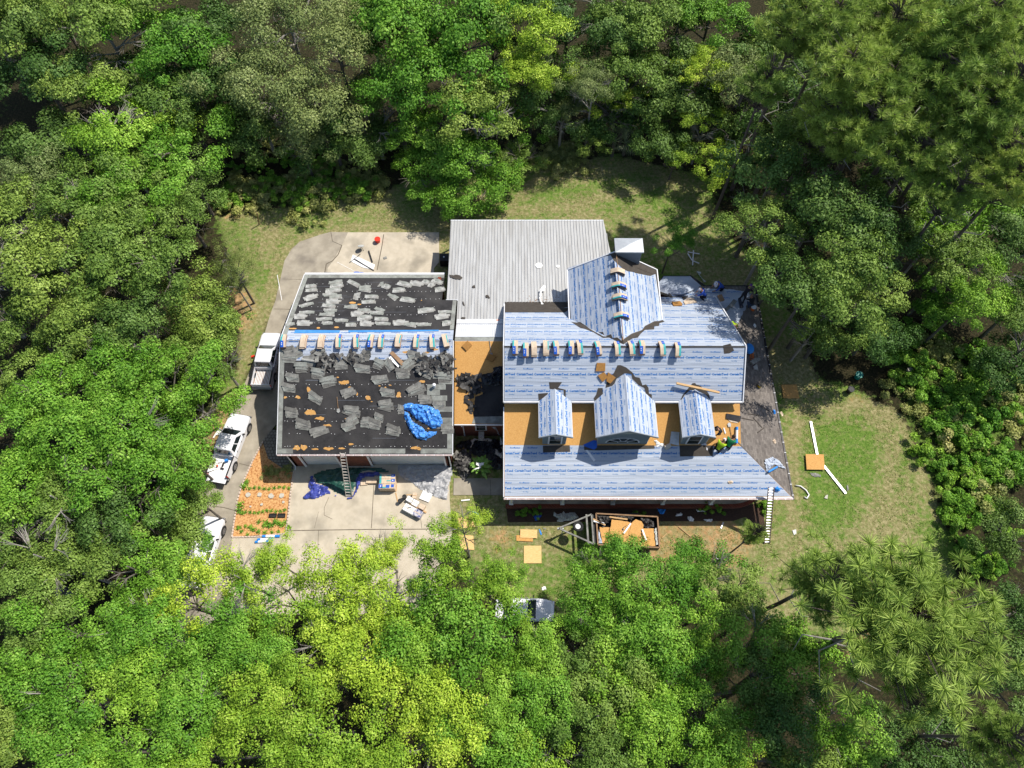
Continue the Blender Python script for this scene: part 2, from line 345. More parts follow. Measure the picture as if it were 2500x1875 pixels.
M['lf_olive']=leafmat('leaves_olive_grey',[(.05,.08,.025),(.09,.135,.038),(.145,.20,.06),(.24,.29,.12)],.15)
M['lf_dark']=leafmat('leaves_dark_green',[(.02,.05,.010),(.038,.09,.016),(.068,.14,.026),(.14,.24,.065)],.14)
M['lf_pine']=leafmat('pine_needles',[(.09,.15,.025),(.16,.25,.045),(.25,.36,.07),(.38,.48,.13)],.2,.55)
M['lf_straw']=leafmat('dry_weeds',[(.10,.14,.03),(.17,.21,.055),(.25,.28,.09),(.34,.33,.14)],.2)
M['lf_grass']=leafmat('grass_blades',[(.07,.15,.02),(.11,.21,.03),(.17,.28,.05),(.25,.34,.09)],.2)
M['lf_cedar']=leafmat('cedar_needles',[(.04,.075,.016),(.07,.115,.024),(.11,.155,.038),(.16,.20,.06)],.1)
M['lf_palm']=leafmat('palm_fronds',[(.035,.12,.02),(.07,.19,.03),(.13,.27,.05),(.2,.32,.09)],.2,.35)
M['lf_palm2']=leafmat('grey_palm_fronds',[(.08,.12,.05),(.14,.19,.09),(.22,.27,.14),(.3,.33,.2)],.2,.4)
# ================= LARGE STRUCTURE =================
exec_order=[]
# ---- ground ----
def make_ground():
    x0,x1,y0,y1,st=-60,62,-22,84,.4
    nx=int((x1-x0)/st)+1;ny=int((y1-y0)/st)+1
    Z=lambda pts:[tuple(P(*p)[:2]) for p in pts]
    lawn=[Z(q) for q in [[(530,530),(700,505),(930,470),(1010,440),(1330,400),(1500,380),(1720,430),(1760,560),(1900,700),(2000,930),(2080,950),(2200,1010),(2260,1130),(2300,1270),(2330,1420),(2200,1560),(1900,1540),(1700,1420),(1500,1420),(1300,1560),(1200,1480),(1090,1230),(1100,900),(1000,700),(780,700),(690,700),(640,830),(560,1010),(520,1080),(450,1180),(470,1050),(580,900),(590,700),(560,620)]]]
    green=[Z(q) for q in [[(1960,1000),(2110,985),(2190,1080),(2170,1200),(2090,1330),(1960,1340),(1930,1250),(1925,1100)],[(860,550),(1010,540),(1100,560),(1098,640),(1075,650),(1070,560),(900,562)],[(1480,420),(1570,400),(1640,440),(1500,480),(1300,520),(1230,520),(1300,440)],[(730,580),(850,555),(800,575),(700,640),(680,720),(660,740),(660,650)],[(1230,1190),(1110,1200),(1110,1250),(1180,1260)]]]
    dirt=[Z(q) for q in [[(560,700),(620,700),(640,760),(600,830),(560,790)],[(560,950),(600,960),(500,1200),(440,1190),(470,1060)],[(530,520),(600,515),(610,535),(540,545)],[(2050,945),(2110,965),(2120,990),(2070,985)],[(1780,1240),(1400,1300),(1500,1380),(1800,1400),(1860,1330)],[(1240,1270),(1180,1300),(1200,1360),(1270,1340)],[(2080,1400),(2340,1420),(2350,1600),(2050,1620)]]]
    brush=[Z(q) for q in [[(490,440),(700,420),(950,400),(960,470),(720,520),(600,500),(500,520)],[(2150,860),(2300,800),(2480,900),(2500,1200),(2300,1300),(2200,1050)]]]
    import itertools
    vs=np.zeros((nx*ny,3),np.float32); col=np.zeros((nx*ny,4),np.float32); col[:,3]=1
    def box(p): return (min(a[0] for a in p)-2,max(a[0] for a in p)+2,min(a[1] for a in p)-2,max(a[1] for a in p)+2)
    sets=[(0,lawn,1.0,1.2),(1,green,.66,3.5),(2,dirt,.5,1.0),(1,brush,.5,2)]
    bb=[[box(p) for p in s[1]] for s in sets]
    k=0
    for i in range(nx):
        for j in range(ny):
            x=x0+i*st;y=y0+j*st; vs[k]=(x,y,0)
            for q,(ch,pl,mx,fe) in enumerate(sets):
                for p,b in zip(pl,bb[q]):
                    if b[0]<x<b[1] and b[2]<y<b[3]:
                        d=pdist(x,y,p); d=d if inpoly(x,y,p) else -d
                        col[k,ch]=max(col[k,ch],mx*max(0,min(1,.5+d/fe)))
            if col[k,0]>.2 and col[k,1]<.28: col[k,1]=max(col[k,1],.46+.3*mn.noise(Vector((x*.25,y*.25,3))))
            if col[k,0]>.3 and col[k,2]<.1: col[k,2]=max(0,.22*mn.noise(Vector((x*.4,y*.4,8))))
            if col[k,0]<.2: col[k,1]=max(col[k,1],.22+.25*mn.noise(Vector((x*.15,y*.15,5))))
            k+=1
    fs=[(i*ny+j,(i+1)*ny+j,(i+1)*ny+j+1,i*ny+j+1) for i in range(nx-1) for j in range(ny-1)]
    # skirt out to the far distance
    c=len(vs); B=400; ring=[(x0,y0),(x1-((x1-x0)%st if False else 0),y0)]
    xe=x0+(nx-1)*st; ye=y0+(ny-1)*st
    ex=[(-B,-B,0),(B,-B,0),(B,B,0),(-B,B,0)]
    V=[tuple(v) for v in vs]+ex
    a,b_,c_,d_=0,(nx-1)*ny,nx*ny-1,ny-1
    fs+=[(c,c+1,b_,a),(c+1,c+2,c_,b_),(c+2,c+3,d_,c_),(c+3,c,a,d_)]
    me=bpy.data.meshes.new('ground'); me.from_pydata(V,[],fs)
    ca=me.color_attributes.new('cover','FLOAT_COLOR','POINT'); cc=np.zeros((len(V),4),np.float32); cc[:,3]=1; cc[:len(col)]=col
    ca.data.foreach_set('color',cc.ravel()); me.materials.append(M['ground'])
    o=link(bpy.data.objects.new('ground',me)); tag(o,kind='structure',label='lawn, straw and leaf litter covering the clearing and forest floor')
    return lawn,green,brush
LAWN,GREEN,BRUSH=make_ground()
# ---- concrete ----
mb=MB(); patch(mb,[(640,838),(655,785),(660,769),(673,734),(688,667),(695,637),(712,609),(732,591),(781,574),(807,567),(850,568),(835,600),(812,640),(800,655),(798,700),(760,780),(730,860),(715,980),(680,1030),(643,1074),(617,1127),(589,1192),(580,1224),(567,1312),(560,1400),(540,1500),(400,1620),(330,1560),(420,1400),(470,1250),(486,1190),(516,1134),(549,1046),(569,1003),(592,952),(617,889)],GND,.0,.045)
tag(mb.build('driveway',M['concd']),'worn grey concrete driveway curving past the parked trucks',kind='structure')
mb=MB(); patch(mb,[(850,568),(907,568),(1072,568),(1072,641),(1060,655),(1060,700),(798,700),(800,655),(812,640),(835,600)],GND,.0,.05)
tag(mb.build('back_pad',M['conc']),'pale sunlit concrete pad behind the garage',kind='structure')
mb=MB(); patch(mb,[(718,1130),(1097,1130),(1098,1222),(1104,1300),(1090,1400),(1050,1500),(700,1500),(540,1500),(560,1400),(567,1313),(700,1303)],GND,.0,.05)
tag(mb.build('driveway_apron',M['conc']),'pale concrete apron in front of the garage doors',kind='structure')
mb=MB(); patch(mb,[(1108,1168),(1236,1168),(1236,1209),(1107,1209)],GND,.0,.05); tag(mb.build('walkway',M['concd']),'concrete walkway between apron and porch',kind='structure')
mb=MB(); patch(mb,[(718,1142),(700,1302),(569,1311),(580,1224),(589,1192),(617,1127),(643,1080),(680,1050),(690,1150)],GND,.0,.03)
tag(mb.build('mulch_bed',M['mulch']),'orange pine straw flower bed beside the garage',kind='structure')
mb=MB(); patch(mb,[(640,1075),(655,1050),(730,1050),(730,1155),(700,1150),(655,1120)],GND,.032,.012)
tag(mb.build('paver_path',M['paver']),'grey square pavers beside the garage wall',kind='structure')
mb=MB()
def gline(mb,pts,w=.035,h=.052,pl=GND,mi=0):
    q=[pl.hit(*p) for p in pts]
    for a,b in zip(q,q[1:]):
        d=(b-a).normalized().cross(pl.n)*w/2; mb.add([a-d+pl.n*h,b-d+pl.n*h,b+d+pl.n*h,a+d+pl.n*h],[(0,1,2,3)],mi)
for q,w in [([(808,567),(812,590),(835,600)],.05),([(835,600),(826,622),(812,638),(797,645),(793,668)],.08),([(937,573),(933,600),(921,660)],.07),([(793,666),(860,668)],.06),([(700,1296),(900,1293),(1098,1292)],.06),([(914,1170),(911,1220),(907,1290)],.045),
    ([(1024,1240),(1030,1290)],.03),([(778,1296),(776,1350),(760,1430)],.03),([(803,1215),(792,1240),(792,1258),(812,1268)],.03),([(768,1290),(778,1250)],.02),([(585,1132),(617,1140)],.04),([(515,1236),(545,1239),(575,1247)],.05),([(566,1325),(553,1363),(545,1400)],.04),([(668,755),(715,756)],.04),([(690,682),(742,683)],.03),([(1197,1172),(1198,1209)],.03)]:
    gline(mb,q,w)
mb.build('slab_joints',M['joint']) ; o=bpy.data.objects['slab_joints']; tag(o,'dark expansion joints and cracks across the concrete',kind='structure')
mb=MB()
rd=random.Random(3)
def edging(pts,step=.2):
    q=[P(*p) for p in pts]
    for a,b in zip(q,q[1:]):
        n=max(1,int((b-a).length/step)); an=math.atan2((b-a).y,(b-a).x)
        for i in range(n):
            p=a.lerp(b,(i+.5)/n); mb.box((p.x,p.y,.07),(step*.9,.1+rd.uniform(-.01,.02),.09+rd.uniform(0,.03)),0,an+rd.uniform(-.1,.1))
edging([(643,1078),(617,1127),(600,1165),(589,1192),(580,1224),(573,1270),(567,1312),(620,1311),(699,1303),(705,1250),(711,1198),(718,1150)])
tag(mb.build('bed_edging',M['edge'],bevel=.015),'low pale stone edging around the orange mulch bed','garden edging')
# ---------------- text for the printed membrane ----------------
def word(txt,width,shear=0,bold=.012):
    c=bpy.data.curves.new('txt','FONT'); c.body=txt; c.size=1; c.shear=shear; c.offset=bold; c.resolution_u=1; c.fill_mode='FRONT'
    o=bpy.data.objects.new('txt',c); link(o); bpy.context.view_layer.update()
    dg=bpy.context.evaluated_depsgraph_get(); me=o.evaluated_get(dg).to_mesh()
    v=np.array([tuple(x.co)[:2] for x in me.vertices]); t=[tuple(p.vertices) for p in me.polygons]
    mn_,mx=v.min(0),v.max(0); k=width/(mx[0]-mn_[0]); v=(v-np.array([mn_[0],0]))*k
    o.evaluated_get(dg).to_mesh_clear(); bpy.data.objects.remove(o); bpy.data.curves.remove(c)
    return v,t
W1=word('CertainTeed',1.09,0,.045); W2=word('Roofing',.37,.2,.02); W3=word('RoofRunner',.70,.35,.03)
def printing(mb,pl,poly,run,up,course=1.17,period=1.18,v0=0,skip=0,phase=0,seed=0,h=.010,solid=.0):
    """run, up: 3-d directions of the writing on plane pl; poly in plane uv"""
    run=(run-pl.n*run.dot(pl.n)).normalized(); up=(up-pl.n*up.dot(pl.n)).normalized()
    a=np.array([run.dot(pl.u),run.dot(pl.v)]); b=np.array([up.dot(pl.u),up.dot(pl.v)])
    pu=np.array(poly); ra=pu@a; rb=pu@b; r0,r1,b0,b1=ra.min(),ra.max(),rb.min(),rb.max()
    rd=random.Random(seed); vo=b0+v0; k=0
    while vo<b1:
        sh=rd.random()*period
        rows=[(W1,.47,0,1),(W2,.27,.70,2),(W3,.86,.45,1)] if not skip else [(W1,.35,0,1),(W2,.15,.7,2),(W3,.72,.45,1)]
        for (wv,wt),bv,du,mi in rows:
            r=r0-period+sh+du
            while r<r1:
                if vo+bv<b1 and not(k==0 and vo+bv<b0):
                    q=wv+np.array([r,vo+bv])
                    if q[:,0].max()>r0 and q[:,0].min()<r1:
                        pts=q[:,0:1]*a+q[:,1:2]*b
                        ins=[inpoly(x,y,poly) for x,y in pts]
                        if any(ins):
                            if all(ins): mb.add([pl.xyz(x,y,h) for x,y in pts],wt,mi)
                            else:
                                g=[t for t in wt if all(ins[i] for i in t)]
                                if g: mb.add([pl.xyz(x,y,h) for x,y in pts],g,mi)
                r+=period
        # lap seam and nail line
        for vv,wd in ((vo,.018),(vo+.18,.006),(vo+.08,.006),(vo+.68,.006)):
            r=r0
            while r<r1:
                L=.25 if wd>.01 else .03; gap=0 if wd>.01 else .14
                c=[(r,vv),(r+L,vv),(r+L,vv+max(wd,.012)),(r,vv+max(wd,.012))]
                pts=[x*a+y*b for x,y in c]
                if all(inpoly(p[0],p[1],poly) for p in pts): mb.add([pl.xyz(p[0],p[1],h-.003) for p in pts],[(0,1,2,3)],3)
                r+=L+gap
        vo+=course; k+=1
X_,Y_=Vector((1,0,0)),Vector((0,1,0))
def membrane(parent,pl,poly,run,up,matname,label=None,extra=None,**kw):
    mb=MB(); 
    a=sum(poly[i][0]*poly[(i+1)%len(poly)][1]-poly[(i+1)%len(poly)][0]*poly[i][1] for i in range(len(poly)))
    if a<0: poly=poly[::-1]
    # wavy sheet: gridded so the wrinkles are real relief
    xs=[p[0] for p in poly];ys=[p[1] for p in poly]
    mb.add([pl.xyz(u,v,.004) for u,v in poly],[list(range(len(poly)))],0)
    printing(mb,pl,poly,run,up,**kw)
    o=mb.build('underlayment',[M[matname],M['ink'],M['ink2'],M['seam']],parent)
    if label: o['label']=label
    return o
def uvp(pl,*xy): return [pl.uv(Vector((x,y,pl.z(x,y)))) for x,y in xy]
def slab(mb,pl,xy,t=.09,mi=0):
    pts=[Vector((x,y,pl.z(x,y))) for x,y in xy]
    a=sum(pts[i].x*pts[(i+1)%len(pts)].y-pts[(i+1)%len(pts)].x*pts[i].y for i in range(len(pts)))
    if a<0: pts=pts[::-1]
    mb.prism([p-pl.n*t for p in pts],pl.n*t,mi)
def bar(mb,a,b,w,h,mi=0,dz=0):
    """box section bar between points"""
    a,b=Vector(a),Vector(b); d=(b-a); L=d.length; x=d.normalized(); z=Vector((0,0,1)); z=(z-x*z.dot(x)); z=z.normalized() if z.length>.01 else Vector((1,0,0)); y=z.cross(x)
    m=Matrix((x,y,z)).transposed(); mb.box((a+b)/2+Vector((0,0,dz)),(L,w,h),mi,m)
# ================= GARAGE =================
gar=empty('garage',(-10.15,24.5,0)); tag(gar,'brick two-door garage with half-stripped roof covered in torn grey shingles','garage')
GX0,GX1,GXN=-16.2,-4.12,-5.25
mb=MB()   # walls as four wall slabs with gable tops
wx0,wx1,wy0,wy1=-15.75,-4.35,17.24,31.6
def gz(y): return GR_Z-(abs(y-GR_Y))*.38-.12
t=.25
for x,x2 in ((wx0,wx0+t),):
    mb.prism([(x,wy0,0),(x,wy1,0),(x,wy1,gz(wy1)),(x,GR_Y,gz(GR_Y)),(x,wy0,gz(wy0))],(t,0,0))
mb.prism([(wx1-t,wy0,0),(wx1-t,28.8,0),(wx1-t,28.8,gz(28.8)),(wx1-t,GR_Y,gz(GR_Y)),(wx1-t,wy0,gz(wy0))],(t,0,0))
mb.box(((-5.5+wx0)/2,wy1-.125,1.35),(-5.5-wx0,.25,2.7)); mb.box((-5.6,30.2,1.7),(.25,2.6,3.2)); mb.box((-5,28.7,1.8),(1.3,.25,3.4))
# south wall with two door openings (top of doors 2.25)
D=[(-15.05,-12.85),(-11.0,-5.1)]
D=[(P(750,1140,0).x,P(833,1140,0).x),(P(912,1138,0).x,P(1088,1138,0).x)]
xs=[wx0,D[0][0],D[0][1],D[1][0],D[1][1],wx1]
for a,b in ((0,1),(2,3),(4,5)): mb.box(((xs[a]+xs[b])/2,wy0+.125,1.32),(xs[b]-xs[a],.25,2.64))
for a,b in ((1,2),(3,4)): mb.box(((xs[a]+xs[b])/2,wy0+.125,2.45),(xs[b]-xs[a],.246,.38))
mb.build('wall',M['brick'],gar)
for (a,b) in D:
    g=MB(); n=4
    for i in range(n): g.box(((a+b)/2,wy0+.16,.05+(i+.5)*.55),(b-a,.05,.53))
    d=g.build('garage_door',M['white'],gar,bevel=.01)
    g=MB(); g.box((a-.05,wy0-.02,1.13),(.12,.1,2.26)); g.box((b+.05,wy0-.02,1.13),(.12,.1,2.26)); g.box(((a+b)/2,wy0-.02,2.3),(b-a+.22,.1,.1))
    g.build('door_frame',M['trimw'],d)
r=MB(); slab(r,GS,[(GX0,17.1),(GX1,17.1),(GX1,GR_Y),(GX0,GR_Y)]); r.build('roof',[M['feltb']],gar)['label']='near roof slope with bare black felt'
r=MB(); slab(r,GN,[(GX0,GR_Y),(GX1,GR_Y),(GX1,28.9),(GXN,28.9),(GXN,32),(GX0,32)]); r.build('roof',[M['feltb']],gar)['label']='far roof slope with bare black felt'
f=MB()
bar(f,(GX0,17.11,2.8),(GX1,17.11,2.8),.05,.2); bar(f,(GX0-.02,17.1,2.83),(GX0-.02,GR_Y,GR_Z-.06),.05,.18); bar(f,(GX0-.02,32,2.83),(GX0-.02,GR_Y,GR_Z-.06),.05,.18)
bar(f,(GX1+.02,17.1,2.83),(GX1+.02,GR_Y,GR_Z-.06),.05,.18); bar(f,(GX0,32.04,2.8),(GXN,32.04,2.8),.05,.2)
f.build('fascia',M['trimw'],gar)
f=MB(); f.box((wx0/2+wx1/2,17.19,2.72),(wx1-wx0+.6,.1,.03)); f.build('soffit',M['white'],gar)
g=MB(); bar(g,(GX0,17.06,2.84),(GX1,17.06,2.84),.13,.10); 
for i in range(20): g.box((GX0+.3+i*.62,17.06,2.90),(.03,.15,.012),1)
g.build('gutter',[M['pinkw'],M['trimw']],gar)
g=MB(); bar(g,(GX0,32.12,2.84),(GXN,32.12,2.84),.13,.10); g.build('gutter',M['trimw'],gar)
for x in (GX0+.15,GX1-.25):
    g=MB(); g.tube([(x,17.06,2.8),(x+(.35 if x<-10 else -.05),wy0-.05,2.45),(x+(.35 if x<-10 else -.05),wy0-.05,.15),(x+(.35 if x<-10 else -.05),wy0-.3,.08)],.045,8); g.build('downspout',M['trimw'],gar)
# starter strips of grey shingle left round the edges
g=MB(); SH=.012
def gs(x0,y0,x1,y1,pl,t=.014,h=.004): patch(g,uvp(pl,(x0,y0),(x1,y0),(x1,y1),(x0,y1)),pl,h,t,0,False)
gs(GX0+.02,17.4,GX0+.33,24.4,GS); gs(GX0+.02,17.13,-15.1,17.45,GS); gs(-11.2,17.13,-7.35,17.45,GS); gs(-6.3,17.13,GX1-.02,17.45,GS); gs(GX1-.35,17.4,GX1-.02,19.2,GS)
gs(GX0+.35,31.55,GXN-.02,31.98,GN); gs(GX0+.02,24.6,GX0+.33,31.98,GN); gs(GX1-.3,25.6,GX1-.02,28.85,GN)
# remaining patches of nailed shingles near the right rake
for i,(x0,x1) in enumerate([(-5.6,-4.15),(-5.3,-4.15),(-5.5,-4.15),(-5.2,-4.15),(-5.9,-4.6),(-6.0,-5.0),(-5.6,-4.5),(-5.2,-4.6),(-5.6,-4.15),(-7.0,-5.8),(-6.0,-4.15),(-5.3,-4.15)]):
    y=22.7-i*.36; gs(x0+.1*(i%2),y,x1,y+.34,GS,.01+.002*(i%3),.006)
g.build('shingle_strip',M['shgb'],gar)
g=MB()   # torn holes that bare the orange deck
rd=random.Random(5)
for (cx,cy,w_,h_) in [(830,430,60,25),(430,510,24,40),(310,595,35,22),(170,600,20,14),(455,762,72,38),(560,838,70,22),(300,1168,50,30),(370,1165,45,38),(500,1182,40,12),(650,1178,62,20),(800,1175,52,12),(1100,605,38,28),(1445,575,32,36),(890,495,22,18),(905,1125,32,15),(1620,1168,60,18),(1680,1180,30,14),(1710,420,36,18),(1545,92,62,16),(1765,95,28,12),(1910,600,24,20),(1230,470,14,8),(1350,462,18,8),(975,565,16,22),(640,915,60,14),(760,375,18,8),(1140,648,12,6),(850,840,14,9),(1295,490,14,10),(1850,60,50,14),(440,240,26,12),(1780,950,16,10)]:
    n=9; pts=[]
    for i in range(n):
        a=2*math.pi*i/n; q=rd.uniform(.6,1.15); pts.append((660+(cx+w_*math.cos(a)*q)*.217,840+(cy+h_*math.sin(a)*q)*.217))
    patch(g,pts,GS,.006,0,0,True,.03,int(cx),.08)
for (cx,cy,w_,h_) in [(925,872,40,12),(1000,890,24,8),(745,1148,28,10),(250,1162,50,8),(540,1155,20,10),(1700,845,8,4)]:
    pts=[(660+(cx+w_*math.cos(a))*.217,550+(cy+h_*math.sin(a))*.217) for a in [i*.7 for i in range(9)]]
    patch(g,pts,GN,.006,0,0,True,.02,int(cx),.08)
g.build('exposed_deck',M['osb'],gar)
g=MB()   # plastic cap nails in rows, felt laps
rd=random.Random(8)
for pl,y0,y1,xe in ((GS,17.6,23.6,GX1-.4),(GN,25.4,31.4,GXN-.1)):
    y=y0
    while y<y1:
        x=GX0+.5
        while x<xe:
            if rd.random()<.75: p=Vector((x+rd.uniform(-.05,.05),y+rd.uniform(-.03,.03),0)); p.z=pl.z(p.x,p.y)+.012; g.box(p,(.035,.035,.012),0,rd.random())
            x+=rd.choice([.2,.3,.3,.45])
        for q in range(3):
            yy=y+rd.uniform(.15,.6); x=rd.uniform(GX0+.5,xe-3); L=rd.uniform(1,3)
            if rd.random()<.5: patch(g,uvp(pl,(x,yy),(x+L,yy),(x+L,yy+.012),(x,yy+.012)),pl,.006,0,1,False)
        y+=.8 if pl is GS else .9
    
g.build('cap_nails',[M['wprint'],M['seam']],gar)['kind']='stuff'
# blue-white membrane strip over the garage ridge
mem=MB()
def ridge_strip():
    poly=uvp(GS,(GX0+.02,23.15),(GX1-.02,23.25),(GX1-.02,GR_Y),(GX0+.02,GR_Y)); membrane(gar,GS,poly,X_,Y_,'memX',v0=-.72,seed=4,h=.016,label='printed membrane strip on near side of garage ridge')
    poly=uvp(GN,(GX0+.1,GR_Y),(GX1-.02,GR_Y),(GX1-.02,25.55),(GX0+.1,25.5)); membrane(gar,GN,poly,-X_,-Y_,'memX',v0=-.6,seed=6,h=.016,label='printed membrane strip on far side of garage ridge')
ridge_strip()
g=MB(); patch(g,uvp(GN,(-15.4,25.2),(-12.2,25.25),(-12.2,25.5),(-15.4,25.55)),GN,.02,.01,0,False); patch(g,uvp(GN,(-11.6,25.3),(-5.2,25.4),(-5.2,25.55),(-11.6,25.5)),GN,.02,.01,0,False)
bar(g,(GX0+.3,24.47,GR_Z+.015),(GX1-.1,24.47,GR_Z+.015),.07,.02,1)
g.build('blue_edge_strip',[M['lightblue'],M['seam']],gar)
# ================= HOUSE =================
hs=empty('house',(7.5,22,0)); tag(hs,'large dormered house with a wraparound porch, its roof wrapped in printed underlayment','house')
# walls
mb=MB()
bx0,bx1,by0,by1=-.3,15.2,16.3,29.2
mb.prism([(bx0,by0,0),(bx0,by1,0),(bx0,by1,3.4),(bx0,22.75,7.75),(bx0,20,5.8),(bx0,20,5.0),(bx0,by0,3.62)],(.25,0,0))
mb.prism([(bx1-.25,by0,0),(bx1-.25,by1,0),(bx1-.25,by1,3.4),(bx1-.25,22.75,7.75),(bx1-.25,20,5.8),(bx1-.25,20,5.0),(bx1-.25,by0,3.62)],(.25,0,0))
mb.box(((bx0+bx1)/2,by0,1.8),(bx1-bx0-.5,.25,3.55)); mb.box(((bx0+bx1)/2,by1-.1,1.6),(bx1-bx0-.5,.25,3.1)); 
mb.box((7.4,30.15,2.7),(6.0,.2,5.4)); mb.prism([(4.4,30.25,5.4),(10.4,30.25,5.4),(7.4,30.25,7.5)],(0,-.2,0)); mb.box((4.5,28.3,2.7),(.2,3.6,5.4)); mb.box((10.3,28.3,2.7),(.2,3.6,5.4))
mb.box((13,30.3,1.35),(3.2,.2,2.7))
mb.box((-2.2,19.75,1.45),(3.9,.25,2.9)); mb.box((-2.2,26.6,2),(3.9,.25,4))
mb.build('wall',M['brick'],hs)
mb=MB(); mb.box((7.44,19.95,5.35),(15.3,.12,.75)); mb.build('siding',M['siding'],hs)['label']='narrow siding band under the upper eave'
# south lower roof
r=MB(); slab(r,LS,[(-.52,14.08),(18.75,14.08),(15.45,17.25),(15.45,19.9),(-.52,19.9)]); r.build('roof',M['osb'],hs)['label']='lower front roof of bare orange strand board'
poly=uvp(LS,(-.50,14.1),(18.70,14.1),(15.45,17.22),(-.50,17.3)); membrane(hs,LS,poly,X_,Y_,'memX',seed=11,v0=0,label='printed membrane on the lower front roof')
# main south
r=MB(); slab(r,MS,[(-.52,19.77),(15.4,19.77),(15.4,22.75),(-.52,22.75)]); r.build('roof',M['felt'],hs)['label']='upper front roof slope'
poly=uvp(MS,(-.50,19.80),(15.38,19.80),(15.38,22.68),(-.50,22.68)); membrane(hs,MS,poly,X_,Y_,'memX',course=1.13,seed=12,v0=-.99,label='printed membrane on the upper front slope')
# main north
r=MB(); slab(r,MN,[(-.52,22.75),(15.4,22.75),(15.4,29.58),(-.52,29.58)]); r.build('roof',M['felt'],hs)['label']='upper rear roof slope'
poly=uvp(MN,(-.50,22.82),(15.38,22.82),(15.38,29.55),(8,29.55),(3.8,27.9),(-.5,27.9)); membrane(hs,MN,poly,-X_,-Y_,'memX',course=1.15,seed=13,v0=-.3,label='printed membrane on the upper rear slope')
g=MB(); bar(g,(-.5,22.75,8.012),(15.38,22.75,8.012),.06,.02); g.build('ridge_slot',M['blackp'],hs)
# east lean-to and north lower roof
r=MB(); slab(r,EL,[(18.75,14.08),(18.75,30.9),(15.2,27.35),(15.2,17.5)]); r.build('roof',M['roofsh'],hs)['label']='right lean-to roof still in old brown shingles'
r=MB(); slab(r,NL,[(18.75,30.9),(15.35,30.9),(14.7,30.9),(12.0,30.9),(12.0,28.5),(15.2,28.2),(15.2,27.35)]); r.build('roof',M['roofsh'],hs)['label']='rear corner roof with old shingles'
g=MB(); patch(g,uvp(NL,(18.0,30.2),(16.9,30.5),(15.5,30.6),(13.6,30.7),(12.2,30.6),(12.2,28.9),(15.38,28.6),(15.38,27.6),(18.3,30.45)),NL,.006,.004,0,False,.05,3,.15)
patch(g,uvp(EL,(18.3,30.4),(15.42,27.6),(15.42,25.0),(16.3,26.4),(17.2,27.9),(18.1,29.5)),EL,.006,.004,0,False,.07,4,.15)
for w_,(u0,v0) in zip((W1,W1,W3,W1,W2,W1,W3),((1.2,.7),(2.8,.8),(3.4,.5),(4.4,1.0),(5.2,.6),(2.2,1.5),(5.8,1.2))):
    q=w_[0]+np.array([u0,v0]); g.add([NL.xyz(x,y,.016) for x,y in q],w_[1],1)
g.build('underlayment',[M['memX'],M['ink']],hs)['label']='loose membrane wrapped round the rear right corner'
# octagonal bay roof at the back
bay=[(11.42,31.35),(11.85,31.93),(13.94,31.93),(14.75,30.97)]
apex=Vector((12.9,29.6,3.75)); g=MB(); g2=MB()
B3=[Vector((x,y,2.8)) for x,y in bay]; B3=[Vector((11.3,30.2,2.8))]+B3
for i in range(len(B3)-1):
    a,b=B3[i],B3[i+1]; g.add([a,apex,b],[(0,1,2)],0)
    g.add([a,b,b-Vector((0,0,.15)),a-Vector((0,0,.15))],[(0,1,2,3)],1)
    bar(g,a,b,.06,.05,2)
for (cx,cy,an,wd) in [(12.2,31.2,-.9,W1),(12.7,31.45,0.1,W1),(13.6,31.2,.7,W3),(13.0,30.8,-.3,W3)]:
    pass
g.build('bay_roof',[M['memX'],M['trimw'],M['blk']],hs)['label']='small six-sided rear bay roof under grey-blue membrane'
# cross gable
r=MB(); XRG=(4.12+10.66)/2; XRZ=5.6+XP*(XRG-4.12)
XR.o=Vector((10.66,23,5.6))
slab(r,XL,[(4.12,30.5),(XRG,30.5),(XRG,23.0),(4.12,26.2)]); r.build('roof',M['felt'],hs)['label']='left slope of the rear cross gable'
r=MB(); slab(r,XR,[(10.66,30.5),(XRG,30.5),(XRG,23.0),(10.66,26.2)]); r.build('roof',M['felt'],hs)['label']='right slope of the rear cross gable'
def stepped(px,pl): return [pl.uv(pl.hit(*p)) for p in px]
Q=lambda ox,oy,s,*pts:[(ox+x*s,oy+y*s) for x,y in pts]
polyL=stepped(Q(1060,500,.217,(1502,712),(1880,590),(1985,568),(2030,640),(2110,1530),(2060,1490),(2010,1500),(1990,1455),(1920,1480),(1900,1430),(1840,1435),(1735,1380),(1690,1350),(1645,1320),(1540,1318)),XL)
polyR=stepped(Q(1400,550,.2532,(395,335),(480,425),(525,430),(600,462),(740,490),(790,470),(858,920),(780,925),(690,970),(660,1010),(560,1045),(480,1100),(465,1060)),XR)
membrane(hs,XL,polyL,-Y_,X_,'memY',course=.8,seed=15,label='printed membrane on the left slope of the cross gable')
membrane(hs,XR,polyR,Y_,-X_,'memY',course=.8,seed=16,label='printed membrane on the right slope of the cross gable')
g=MB(); bar(g,(XRG,23.3,XRZ+.01),(XRG,30.4,XRZ+.01),.07,.02); g.build('ridge_slot',M['brownwood'],hs)
